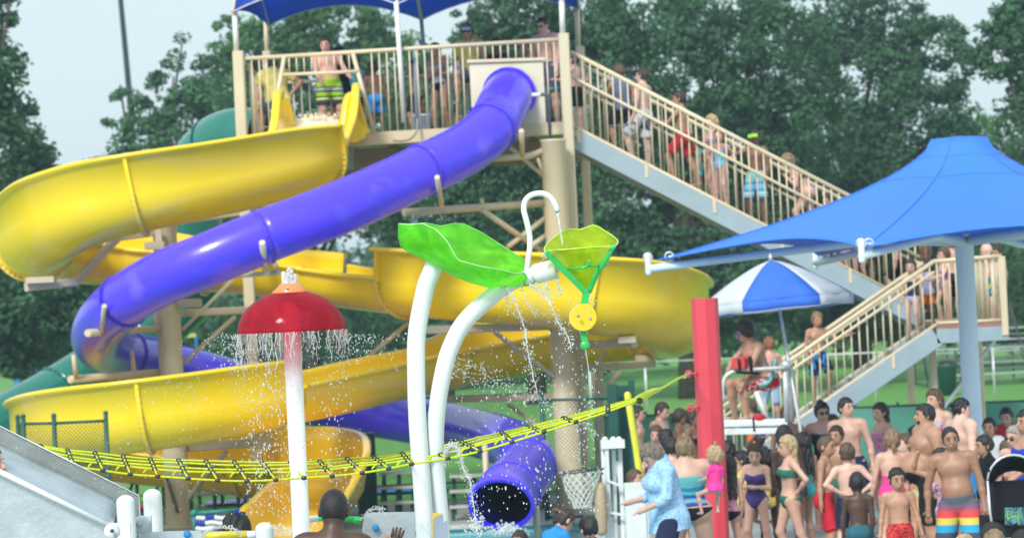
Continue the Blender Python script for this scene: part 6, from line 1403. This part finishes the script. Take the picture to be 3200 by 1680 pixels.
            def tef(P):
                q = tf(P)/s; d = mid_(P, off_); 
                if kind in ('blouse', 'dress'): d = smin(d, sd_cc(P, tp(0, 0, hem*s), tp(0, 0, .3*s), .185*G_, .13*G_), .04)
                else: d = smin(d, np.maximum(sd_ell(P, tp(0, 0, .02*s), A_(.175*G_, .13*G_, .16*s), Rl), (q[:, 2]-.2)*s), .04)
                d = np.maximum(d, (hem-q[:, 2])*s)
                for (so, el, wr, a, b, sx) in AR:
                    if sl: d = smin(d, sd_cc(P, so-a*.03, so+(el-so)*min(1, sl), .064*ag, .062*ag), .02)
                    if sl > 1: d = smin(d, sd_cc(P, el-a*.02, el+(wr-el)*(sl-1), .056*ag, .050*ag), .02)
                nk = sd_rc(P, neck0-Rl@A_(0, .02, .0)*s+Rl@A_(0, 0, .018)*s, neck0+nd*2, .075*s, .08*s); return np.maximum(d, -nk)
            child({'tee': 'shirt', 'tank': 'tank_top', 'blouse': 'blouse', 'dress': 'dress'}[kind], tef, cm)
    bpy.context.view_layer.update() if False else None
    return ob, ORG, h, D

C = CL
stripeG = mat_bands('trunks_lime_striped', [(0, (.05, .06, .09)), (.60, (.55, .68, .18)), (.635, (.02, .03, .03)), (.66, (.35, .65, .04)), (.72, (.02, .03, .03)), (.745, (.45, .46, .62)), (.79, (.02, .03, .03)), (.81, (.35, .65, .04)), (.90, (.38, .68, .05))])
stripeM = mat_bands('trunks_sunset_striped', [(0, (.06, .075, .11)), (.62, (.03, .33, .60)), (.70, (.62, .52, .10)), (.77, (.68, .07, .08)), (.845, (.26, .10, .17)), (.90, (.12, .14, .18))])
stripeT = mat_bands('tankini_teal_striped', [(0, (.02, .2, .35)), (.86, (.05, .35, .42)), (.90, (.06, .07, .3)), (.94, (.10, .42, .5)), (.98, (.06, .06, .32)), (1.03, (.12, .42, .5)), (1.07, (.05, .07, .3)), (1.11, (.05, .4, .42)), (1.15, (.03, .18, .32)), (1.2, (.1, .4, .45))], .8, 2, .07, 5)
stripeB = mat_bands('trunks_aqua_striped', [(0, (.1, .6, .4)), (.40, (.08, .35, .3)), (.44, (.1, .12, .3)), (.48, (.2, .55, .75)), (.53, (.6, .7, .8)), (.56, (.1, .35, .6)), (.61, (.2, .55, .75)), (.68, (.1, .3, .55)), (.72, (.3, .65, .6))])
prF = mat_print('print_pink_floral', [(.75, .05, .25), (.85, .3, .4), (.1, .5, .6), (.8, .15, .4)], 22)
prT = mat_print('print_turquoise_pink', [(.05, .5, .62), (.12, .62, .7), (.5, .12, .5), (.08, .5, .65)], 14)
prC = mat_print('print_candy', [(.7, .1, .35), (.1, .5, .65), (.8, .35, .15), (.35, .1, .45)], 16)
prR = mat_print('print_red_black', [(.6, .03, .04), (.75, .08, .06), (.03, .02, .03), (.6, .03, .04)], 26)
prN = mat_print('print_navy_floral', [(.05, .06, .12), (.3, .32, .4), (.05, .06, .14), (.5, .5, .55)], 26)
prB = mat_print('print_blue_pattern', [(.22, .42, .68), (.32, .55, .82), (.45, .65, .88), (.25, .45, .72)], 34)
prP = mat_print('print_purple_diamond', [(.8, .3, .55), (.05, .03, .08), (.75, .6, .75), (.05, .03, .08)], 40)
prY = mat_print('print_yellow_green', [(.65, .6, .05), (.75, .12, .2), (.2, .6, .3), (.7, .65, .1)], 18)
whr = mat_print('print_red_white', [(.55, .03, .06), (.62, .04, .07), (.7, .68, .75), (.55, .03, .06)], 9)
wbt = mat_bands('trunks_white_navy', [(0, (.6, .6, .62))], .8); navw = cloth('navy_white', (.05, .08, .16)); nvb = mat_print('print_navy_blue', [(.015, .02, .05), (.015, .02, .05), (.02, .2, .5)], 7)

TG = 'people waiting on the tower platform'
def tower(label, px, py, D, **k): k.setdefault('group', TG); return person(label, px, py, D, ZP, **k)
tower('boy in lime striped trunks leaning both hands on the start bar', 1013, 116, 50.95, face=-25, skin_='pink', hair='dbrown', clothes=(('trunks', stripeG, .85),), arms=(((.25, -.35, -.9), (.0, -.75, -.55)), ((.25, -.35, -.9), (.0, -.75, -.55))), head=(-35, 5), w=1.12, belly=.5)
tower('person in yellow shirt and grey cap seen from behind on stool', 845, 178, 51.6, seat=1.7, face=160, skin_='tan', hair='dbrown', cap=(C['slate'], 1), clothes=(('tee', C['yellow']), ('shorts', C['slate'], .8)), arms=('down', 'hip'), legs=('sit', 'sit'), w=1.3, lean=(12, 0), belly=.5)
tower('woman in black with dark hair behind the boy in lime trunks', 1058, 148, 51.9, face=150, skin_='brown', hair='black', hstyle='med', clothes=(('dress', C['black']),), w=1.1, fem=True)
tower('child in turquoise top beside the gate brace', 1106, 178, 52.0, face=190, skin_='tan', hair='black', hstyle='curly', clothes=(('tank', C['turq']), ('shorts', C['navy'], .5)))
tower('boy in bright blue trunks with his back to the railing', 1162, 192, 51.6, face=175, skin_='brown', hair='dbrown', clothes=(('trunks', C['blue'], .8),), arms=('hang', 'hang'))
tower('bare backed boy standing just left of the standpipe', 1290, 190, 51.8, face=60, skin_='tan', hair='black', clothes=(('trunks', C['black'], .8),))
tower('woman in pink and grey bikini top behind the tower railing', 1356, 136, 51.4, face=30, skin_='tan', hair='dbrown', fem=True, clothes=(('tankini', mat_bands('bikini_pink_grey', [(0, (.4, .38, .45)), (1.12, (.75, .05, .3)), (1.17, (.45, .42, .5)), (1.24, (.75, .05, .35)), (1.30, (.4, .4, .5))])), ('briefs', C['black'])), arms=('cross', 'cross'), w=1.05)
tower('man in yellow shirt and white cap sitting high on a stool', 1457, 76, 51.4, seat=1.8, face=8, skin_='tan', hair='dbrown', cap=(C['white'], -1), glasses='dark', clothes=(('tee', C['yellow']), ('shorts', C['slate'], .9)), arms=('chin', 'down'), legs=('bent', 'sit'), w=1.0)
tower('child with black hair and navy top peeking over the panel', 1548, 122, 51.9, face=20, skin_='brown', hair='black', hstyle='short', clothes=(('tee', C['navy']), ('shorts', C['navy'])))
tower('brown haired child leaning by the panel beside the shirtless man', 1642, 112, 51.9, face=70, skin_='tan', hair='brown', clothes=(('shorts', C['blue'], .7),), arms=('rail', 'down'))
tower('shirtless man in dark sunglasses and grey trunks at the tower corner', 1692, 57, 50.9, face=40, skin_='pink', hair='dbrown', glasses='dark', clothes=(('trunks', mat_bands('trunks_slate_teal', [(0, (.08, .3, .33)), (.62, (.06, .08, .13))]), .85),), head=(10, 12), w=1.1)

SG = 'people queueing on the upper stair flight'
def stair(label, px, py, D=50.65, dz=0, **k):
    x = W(px, py, D).x; k.setdefault('group', SG); return person(label, px, py, D, zu(x)-.03+dz, **k)
stair('shirtless person in black shorts at the top of the stairs', 1788, 168, 50.6, dz=.02, face=120, skin_='pink', hair='dbrown', clothes=(('shorts', C['black'], .85),), w=1.15, arms=('rail', 'hip'))
stair('person in grey blue tank top gripping the upper stair rail', 1930, 204, 50.65, face=150, skin_='tan', hair='brown', clothes=(('tank', C['slate']), ('trunks', mat_bands('trunks_black_white_side', [(0, (.35, .4, .5)), (.5, (.02, .025, .04))]), .85)), arms=('rail', 'down'), w=1.15, legs=('stepf', 'stand'))
stair('shirtless pale man in white and blue trunks on upper stairs', 2007, 214, 50.65, face=120, skin_='pale', hair='dbrown', clothes=(('trunks', mat_print('print_white_blue', [(.6, .6, .6), (.65, .65, .66), (.06, .12, .3)], 5), .9),), w=1.08, legs=('stepf', 'stand'))
stair('shirtless boy in bright red trunks stepping up the stairs', 2120, 286, 50.65, face=110, skin_='tan', hair='dbrown', clothes=(('trunks', C['red'], .8),), arms=('rail', 'down'), legs=('stepf', 'stepb'), head=(25, 0))
stair('blond child half hidden behind girl in turquoise swimsuit', 2222, 360, 50.8, face=60, skin_='pink', hair='blond', hstyle='med', fem=True, clothes=(('onepiece', prC),))
stair('girl in turquoise printed swimsuit with hand on her hip', 2246, 404, 50.45, face=30, skin_='pink', hair='brown', hstyle='pony', fem=True, clothes=(('onepiece', prT),), arms=('hip', 'hip'))
stair('small child in sea green shorts beside the red trunks boy', 2172, 425, 50.8, face=80, skin_='tan', hair='dbrown', clothes=(('tee', cloth('seagreen', (.2, .38, .33))), ('shorts', C['turq'], .7)))
stair('dark skinned boy with bright green goggles on his forehead', 2360, 408, 50.7, face=25, skin_='brown', hair='black', hstyle='buzz', clothes=(('trunks', stripeB, 1.0),), arms=('down', ((.6, -.3, -.15), (.85, -.2, .25))), w=.95)
stair('woman in dark bikini bending forward as she climbs stairs', 2452, 482, 50.65, face=85, skin_='fair', hair='lbrown', hstyle='med', fem=True, clothes=(('bikini_top', C['black']), ('briefs', prP)), arms=('chin', 'arch'), legs=('stepf', 'stepb'), lean=(28, 0), w=1.12)
stair('child with dark hair whose head shows above the sunshade edge', 2584, 606, 50.8, face=60, skin_='tan', hair='dbrown', clothes=(('shorts', C['navy']),))
for (lb_, px, py, sk_, cl_) in (('person in pink shorts climbing behind the sunshade edge', 2655, 650, 'pink', (('shorts', C['pink'], .5),)), ('shirtless person walking up just below the sunshade', 2720, 690, 'tan', (('shorts', C['navy'], .4),)), ('stocky shirtless person in black trunks under sunshade', 2800, 712, 'pink', (('trunks', C['black'], 1.0),)), ('dark skinned shirtless person on stairs beneath the sunshade hub', 2880, 705, 'brown', (('trunks', C['dgreen'], .9),))):
    stair(lb_, px, py, 50.7, h=None, face=100, skin_=sk_, hair='dbrown', clothes=cl_, w=1.12, legs=('stepf', 'stand'))
LG_ = 'people on the stair landing and lower flight'
def land(label, px, py, D, **k): k.setdefault('group', LG_); return person(label, px, py, D, ZL, **k)
land('person in grey shirt and orange shorts behind the landing rail', 2888, 812, 50.4, face=160, skin_='brown', hair='dbrown', clothes=(('tee', C['lavender']), ('trunks', C['orange'], .8)), w=1.0)
land('girl in candy coloured swimsuit looking left on the landing', 2948, 774, 49.6, face=70, skin_='fair', hair='brown', hstyle='pony', fem=True, clothes=(('onepiece', prC),), arms=('fwd', 'down'))
land('shirtless man in black and blue shorts behind the landing girl', 2972, 738, 50.6, face=160, skin_='fair', hair='brown', clothes=(('trunks', mat_bands('trunks_black_blue', [(0, (.02, .02, .03)), (.80, (.03, .35, .6))]), .9),), w=1.1)
land('bald pale man bending his head beside the blue post', 3078, 760, 50.2, face=130, skin_='pale', hair=None, clothes=(('trunks', mat_print('print_navy_teal_yellow', [(.02, .1, .18), (.03, .2, .3), (.5, .5, .05)], 10), .8),), lean=(15, 0))
land('boy in cyan trunks at the right corner of landing', 3114, 768, 50.6, face=60, skin_='tan', hair='dbrown', clothes=(('trunks', mat_bands('trunks_cyan_lime', [(0, (.2, .6, .1)), (.5, (.05, .45, .6))]), .8),))
x = W(2845, 812, 49.3).x
person('girl in navy top and lilac shorts turning on lower flight', 2845, 812, 49.3, zl(x)-.05, face=15, skin_='fair', hair='dbrown', hstyle='pony', fem=True, clothes=(('tankini', C['navy']), ('briefs', C['lavender'])), arms=(((.6, -.4, -.2), (.9, -.3, .1)), 'down'), legs=('stepf', 'stand'), group=LG_)
x = W(2553, 976, 49.3).x
person('blond boy in navy trunks with blue stripe on lower flight', 2553, 976, 49.3, zl(x)-.05, face=-20, skin_='tan', hair='lbrown', clothes=(('trunks', nvb, .9),), arms=(((.6, -.4, -.5), (.9, -.4, .3)), 'down'), legs=('stepf', 'stand'), group=LG_)
x = W(2402, 1054, 49.3).x
person('ginger boy in pale blue shorts behind the lifeguard seat', 2402, 1054, 49.3, zl(x)+.05, face=160, skin_='pink', hair='ginger', clothes=(('trunks', mat_bands('trunks_pale_blue', [(0, (.3, .5, .75)), (.66, (.1, .16, .3)), (.84, (.7, .15, .12))]), 1.0),), arms=(((.5, -.5, -.5), (.5, -.6, .3)), 'down'), group=LG_)
# lifeguard sitting
person('lifeguard in red and white trunks and blue mirrored sunglasses', 2318, 1010, 39.8, 0, h=1.75, seat=1.75, face=68, skin_='tan', hair='dbrown', hstyle='curly', glasses='blue', clothes=(('trunks', whr, .85),), arms=(((.12, -.85, -.55), (.0, -.75, -.65)), ((.12, -.85, -.5), (.0, -.75, -.65))), legs=('sit', 'sit'), lean=(19, 0), head=(-20, -2), v=.0135, w=1.05, group='lifeguards')
def cr(label, px, py, h, face=0, D=None, **k):
    r = person(label, px, py, D, 0, h=h, face=face, **k); return r
# back rows first
cr('dark haired person half hidden beside the green gate post', 1992, 1268, 1.55, -70, skin_='pink', hair='dbrown', clothes=(('trunks', C['navy']),))
cr('shirtless boy in floral navy trunks looking down to the right', 2074, 1258, 1.66, -60, skin_='fair', hair='dbrown', clothes=(('trunks', prN, .9),), head=(0, 14), w=1.02)
cr('girl in orange and lime swimsuit facing right near red post', 2126, 1278, 1.5, -80, skin_='brown', hair='dbrown', hstyle='pony', fem=True, clothes=(('onepiece', prY),), arms=('cross', 'cross'))
cr('person in black bikini top partly behind the red post', 2168, 1282, 1.55, -60, skin_='brown', hair='dbrown', hstyle='bun', fem=True, clothes=(('bikini_top', C['black']), ('briefs', C['black'])))
cr('brown haired girl in profile below the lifeguard platform', 2336, 1246, 1.5, 75, D=47, skin_='tan', hair='brown', hstyle='pony', fem=True, clothes=(('onepiece', C['orange']),))
cr('woman with black headband and orange curls in blue swimsuit', 2462, 1264, 1.70, 0, skin_='tan', hair='ginger', hstyle='bun', fem=True, cap=None, clothes=(('onepiece', C['black']),), arms=('down', 'down'), v=.0125)
cr('child in pink swim cap with blue goggles raising one arm', 2372, 1338, 1.30, -40, skin_='dark', hair=None, cap=(cloth('pinkcap', (.75, .4, .72)), 0), glasses='goggles', clothes=(('tankini', C['lavender']), ('briefs', prY)), arms=('down', 'head'), v=.0125)
cr('child with black hair and lime shoulder strap behind girls', 2398, 1404, 1.28, 170, skin_='dark', hair='black', hstyle='short', clothes=(('onepiece', prY),), fem=True)
cr('black haired woman in black and teal swimsuit facing away', 2448, 1330, 1.56, 165, skin_='dark', hair='black', hstyle='bob', fem=True, clothes=(('onepiece', mat_bands('suit_black_teal', [(0, (.02, .02, .025)), (1.0, (.02, .3, .5)), (1.1, (.02, .02, .025))]),),))
cr('woman in black sunglasses and dark green ruffled swimsuit', 2567, 1258, 1.70, 0, skin_='pink', hair='dbrown', hstyle='bun', glasses='dark', fem=True, clothes=(('tankini', C['dgreen']), ('onepiece', C['dgreen'])), w=1.12, v=.0125)
cr('shirtless man in navy trunks turning his head to the left', 2641, 1243, 1.80, 20, skin_='fair', hair='dbrown', clothes=(('trunks', C['navy'], .8),), head=(55, 0), v=.0125)
cr('girl with long dark hair in coral top and black shorts', 2748, 1260, 1.62, 65, skin_='fair', hair='dbrown', hstyle='long', fem=True, clothes=(('tankini', prF), ('shorts', C['black'], .3)), v=.0125)
cr('dark haired child between the blond ponytail and bearded man', 2856, 1332, 1.35, 120, skin_='brown', hair='black', clothes=(('tee', C['slate']), ('shorts', C['navy'])))
cr('long haired girl in lilac floral swimsuit behind bearded man', 2918, 1218, 1.72, 45, D=39, skin_='fair', hair='brown', hstyle='long', fem=True, clothes=(('onepiece', prC),), arms=('down', 'hip'))
cr('large shirtless man in black cap and blue trunks facing away right', 3002, 1234, 1.80, -110, D=38, skin_='pale', hair='black', cap=(C['black'], 1), clothes=(('trunks', C['blue'], .9),), w=1.4, belly=.8, head=(-20, 0))
cr('boy in red and navy rash shirt right of the blue post', 3142, 1274, 1.45, 10, skin_='fair', hair='dbrown', clothes=(('tee', mat_bands('rash_red_navy', [(-1, (.5, .03, .04))], axis=0)), ('trunks', C['navy'])), head=(0, 10))
cr('grey haired man in dark sunglasses low at the right edge', 3168, 1332, 1.35, 30, D=34, skin_='pink', hair='grey', glasses='dark', clothes=(('trunks', C['tealdk']),), lean=(10, 0), v=.0135)
cr('bearded heavy shirtless man in black shorts seen in profile', 2890, 1252, 1.83, 78, D=36, skin_='tan', hair='black', beard=True, clothes=(('trunks', C['black'], 1.1),), w=1.42, belly=1.0, v=.0125)
cr('blond ponytailed woman in hot pink swimsuit seen from behind', 2788, 1342, 1.56, 180, skin_='fair', hair='lbrown', hstyle='pony', fem=True, clothes=(('onepiece', mat_bands('suit_pink', [(-1, (.78, .05, .28))]), .16),), v=.0125)
cr('boy in red trunks with short brown hair looking right', 2583, 1362, 1.5, -72, skin_='tan', hair='brown', hstyle='buzz', clothes=(('trunks', C['red'], 1.05),), arms=('down', 'down'), v=.0115, w=.95)
cr('pale boy seen from behind with both hands on hips', 2646, 1384, 1.42, 180, skin_='pale', hair='brown', clothes=(('trunks', C['navy'], .8),), arms=('hipback', 'hipback'), v=.0115)
cr('long haired blond girl in green bikini with hand on hip', 2458, 1362, 1.52, 80, skin_='fair', hair='blond', hstyle='long', fem=True, clothes=(('bikini_top', C['green']), ('briefs', C['green'])), arms=('hip', 'down'), legs=('stepb', 'bent'), head=(15, 10), v=.0115)
cr('girl in purple one piece swimsuit with folded arms', 2358, 1388, 1.40, 25, skin_='fair', hair='dbrown', hstyle='bob', fem=True, clothes=(('onepiece', C['purple']),), arms=('cross', 'cross'), head=(20, 8), v=.0115)
cr('dark skinned boy in dark trunks standing with his back to us', 2676, 1474, 1.26, 180, skin_='dark', hair='black', hstyle='buzz', clothes=(('trunks', C['tealdk'], .9),), v=.011)
cr('boy in red and black trunks walking toward the camera', 2802, 1462, 1.30, 5, skin_='tan', hair='black', clothes=(('trunks', prR, .9),), arms=('hang', 'hang'), head=(15, 6), v=.010)
cr('child in purple and pink print raising an arm by the face', 2936, 1400, 1.44, 40, skin_='tan', hair='dbrown', fem=True, clothes=(('onepiece', prP),), arms=('down', 'head'), v=.0115)
cr('man in striped sunset coloured trunks walking in front', 2965, 1334, 1.70, 12, skin_='olive', hair='black', hstyle='buzz', clothes=(('trunks', stripeM, .98),), arms=('hang', 'hang'), legs=('bent', 'wide'), lean=(6, -4), head=(0, 4), w=1.06, belly=.45, v=.010)
cr('black haired boy in black shirt facing left by the stroller', 3072, 1360, 1.42, 80, skin_='tan', hair='black', clothes=(('tee', C['black']), ('trunks', prP, .8)), arms=(((.3, .6, -.7), (.3, .9, -.1)), 'down'), v=.0115)
cr('black haired adult at the right edge reaching for a hand', 3206, 1282, 1.62, 60, D=33, skin_='tan', hair='black', hstyle='bob', fem=True, clothes=(('onepiece', C['royal']),), arms=(((0, -.5, -.9), (-.2, -.8, -.5)), ((.0, -.5, -.9), (-.2, -.8, -.5))), v=.0125)
cr('adult in teal trunks bending over at the right edge', 3130, 1392, 1.25, 120, D=35, skin_='pale', hair='brown', clothes=(('trunks', C['tealdk'], .8),), lean=(60, 0), w=1.25)
cr('black haired girl in pink floral top seen from behind', 2276, 1424, 1.34, 175, skin_='fair', hair='black', hstyle='long', fem=True, clothes=(('tankini', prF), ('briefs', C['black'])), v=.0115)
cr('dark haired child raising an elbow right of the red post', 2272, 1378, 1.42, 200, skin_='fair', hair='black', hstyle='long', fem=True, clothes=(('onepiece', C['navy']),), arms=('head', 'down'))
cr('person with glossy black hair in the gap left of the bun', 2078, 1342, 1.5, 160, skin_='brown', hair='black', hstyle='bob', fem=True, clothes=(('onepiece', C['navy']),))
cr('black haired boy facing away behind the large woman', 2094, 1368, 1.56, 172, skin_='pale', hair='black', clothes=(('trunks', C['navy']),), w=1.0, v=.0125)
cr('woman with blond bun in teal striped tankini seen from behind', 2138, 1366, 1.68, 182, skin_='fair', hair='lbrown', hstyle='bun', fem=True, clothes=(('tankini', stripeT), ('briefs', C['black'])), arms=('down', 'hold'), w=1.38, v=.011)
cr('woman in pale blue patterned blouse and navy trousers looking down', 2012, 1388, 1.68, 78, skin_='fair', hair='ash', hstyle='bob', fem=True, clothes=(('blouse', prB), ('pants', C['navy'])), arms=(((.1, -.3, -1), (-.1, -1, -.1)), ((.1, -.3, -1), (-.1, -1, -.1))), head=(0, 32), lean=(8, 0), w=1.2, v=.010)
person('blond toddler in hot pink float sleeves carried on the hip', 2232, 1394, 33.2, 0, h=.86, seat=.86, face=150, skin_='pink', hair='blond', hstyle='ponyup', fem=True, clothes=(('tee', C['pink']), ('briefs', C['turq'])), arms=('fwd', 'down'), legs=(((.5, -.9, -.35), (-.1, .15, -1)), ((.5, -.9, -.35), (-.1, .15, -1))), v=.010)
cr('small brown haired child in front of the white cabinet', 1982, 1466, 1.10, -60, skin_='pink', hair='brown', clothes=(('tee', C['white']), ('shorts', C['blue'])))
cr('tattooed man in brown cap and blue shirt low by the pool', 1776, 1588, 1.25, -125, D=30, skin_='pink', hair='dbrown', cap=(mat('cloth_rust', (.28, .12, .06), .85), 1), clothes=(('tee', C['blue']), ('trunks', C['black'])), lean=(30, 0), arms=('chin', 'rail'), v=.0125)
cr('child in black and blue rash shirt in front of capped man', 1834, 1612, 1.16, 150, D=30, skin_='pink', hair='black', clothes=(('tee', mat_bands('rash_black_blue', [(-1, (.02, .02, .03)), (.72, (.03, .35, .6)), (.8, (.02, .02, .03))])),), v=.0125)
person('swimmer with dark wet hair just above the pool water', 1622, 1658, 37.5, -.2, h=.42, seat=1.5, face=40, skin_='tan', hair='dbrown', clothes=(), arms=('down', 'down'), legs=('sit', 'sit'))
person('sandy haired child at the bottom edge by striped trunks', 3104, 1656, None, 0, h=1.18, face=175, skin_='fair', hair='lbrown', clothes=(('tee', C['blue']),), v=.0125)
person('blond child whose hair tops the lower frame edge', 3010, 1670, None, 0, h=1.12, face=175, skin_='fair', hair='blond', clothes=(('tee', C['red']),), v=.0125)
# foreground children on the play structure
person('boy with close cropped hair seen from behind at the front', 1046, 1533, 19.7, .34, face=180, skin_='dark', hair='black', hstyle='buzz', clothes=(('trunks', C['navy']),), head=(0, 10), lean=(5, 0), arms=('down', ((.35, -.3, -.9), (.28, -.35, .95))), w=1.0, v=.0075, group='children on the splash structure')
person('girl with dark hair tied by blue scrunchie behind yellow pipe', 738, 1602, 20.4, .42, face=175, skin_='tan', hair='black', hstyle='short', fem=True, clothes=(('onepiece', C['blue']),), v=.010, group='children on the splash structure')
b = MB()
for i in range(7): b.ball(W(744+6*math.cos(i), 1598+5*math.sin(i*1.3), 20.35), .011, 8, 6)
o = b.build('scrunchie', C['royal']); tag(o, 'royal blue scrunchie in the dark hair at bottom left', 'scrunchie')
person('child in pink top sliding past the left edge of metal slide', -45, 1390, 18.4, 0, h=1.2, seat=1.2, face=-80, skin_='pink', hair='lbrown', clothes=(('tee', C['pink']), ('shorts', C['navy'])), arms=('fwd', 'fwd'), legs=('sit', 'sit'), v=.014, group='children on the splash structure')
# deck under the play structure children
tag(MB().box((-3.2, 20.4, .38), 5.0, 2.2, .08).build('grey_deck', M_grey), 'grey play structure deck below the bottom edge', 'deck')
# lime goggles of the stair boy
gg = MB(); c = W(2352, 424, 50.52)
gg.box(c, .15, .09, .05, Matrix.Rotation(-.1, 3, 'Y')); tag(gg.build('goggles', CL['lime']), 'lime green goggles pushed up on a boy forehead on stairs', 'goggles')
# stroller
sw = empty('stroller', G(3130, 31, 0), 'black pushchair with curved silver handle at the right edge', 'stroller')
bk_ = CL['black']; rows = []
for i in range(9):
    a = math.pi*(.08+.84*i/8); rows.append([W(3168-78*math.cos(a), 1500-78*math.sin(a)+j*9, 30.6+.09*j*.9) for j in range(6)])
b = MB(); b.grid(rows); solidify(b.build('hood', bk_, sw), .02)
b = MB(); b.tube([W(3168-82*math.cos(a), 1502-82*math.sin(a), 30.5) for a in [math.pi*(.02+.96*i/12) for i in range(13)]]+[W(3252, 1600, 30.5)], .011, 8); b.tube(WP([(3086, 1500, 30.5), (3094, 1600, 30.5), (3108, 1680, 30.5)]), .012, 8); b.build('silver_frame', M_steel, sw)
b = MB(); b.box(W(3165, 1560, 30.9), .42, .3, .36); b.build('seat', bk_, sw)
b = MB(); b.tube(WP([(3090, 1415, 30.4), (3076, 1440, 30.4), (3090, 1470, 30.4)]), .014, 8, round_cap=True); b.build('handle', bk_, sw)
b = MB(); b.box(W(3150, 1640, 31), .5, .4, .2); b.build('basket', bk_, sw)
for (x, y, r_) in ((3105, 1668, .12), (3200, 1690, .12)):
    b = MB(); b.lathe(W(x, y, 30.4), (0, 1, 0), [(0, 0), (r_, 0), (r_, .05), (0, .05)], 18); b.build('wheel', mat('rubber', (.02, .02, .02), .8), sw)
b = MB(); b.grid([[W(3140+11*i+5*noise.noise(Vector((i*.7, j*.8, 4))), 1585+9*j+9*noise.noise(Vector((j*.6, i*.7, 8))), 30.55+.04*noise.noise(Vector((i, j, 2)))) for i in range(7)] for j in range(7)])
o = b.build('towel', mat_print('print_bag', [(.05, .2, .3), (.2, .4, .15), (.02, .05, .1), (.1, .3, .4)], 16)); solidify(o, .03); tag(o, 'crumpled blue and green towel stuffed into the stroller', 'towel')

# people deeper in the crowd
fill = [('boy in green trunks deep in the crowd behind red trunks boy', 2612, 1330, 1.5, 30, 'tan', 'dbrown', 'short', 0, (('trunks', C['green'], .9),)),
 ('girl in coral swimsuit between the dark green suit and shirtless man', 2600, 1296, 1.52, -50, 'fair', 'brown', 'pony', 1, (('onepiece', C['orange']),)),
 ('boy in royal blue trunks behind the hot pink swimsuit', 2822, 1356, 1.42, 60, 'pale', 'brown', 'short', 0, (('trunks', C['royal'], .9),)),
 ('girl in teal swimsuit behind the blond girl in green', 2508, 1352, 1.45, 150, 'tan', 'black', 'long', 1, (('onepiece', C['teal']),)),
 ('child in yellow shirt between purple swimsuit and red post', 2312, 1408, 1.3, 90, 'tan', 'black', 'short', 0, (('tee', C['yellow']), ('shorts', C['navy']))),
 ('boy in white shirt far back near the windscreen fence', 3090, 1306, 1.4, 20, 'tan', 'black', 'short', 0, (('tee', C['white']), ('shorts', C['navy']))),
 ('girl in pink suit peeking between blouse and bun women', 2050, 1330, 1.42, 20, 'fair', 'brown', 'pony', 1, (('onepiece', C['pink']),)),
 ('small girl in lime swimsuit below the man in striped trunks shoulder', 2876, 1440, 1.2, 30, 'tan', 'brown', 'pony', 1, (('onepiece', prY),))]
for (lb_, px, py, h_, fc_, sk_, hr_, hs_, fm_, cl_) in fill:
    cr(lb_, px, py, h_, fc_, skin_=sk_, hair=hr_, hstyle=hs_, fem=bool(fm_), clothes=cl_)
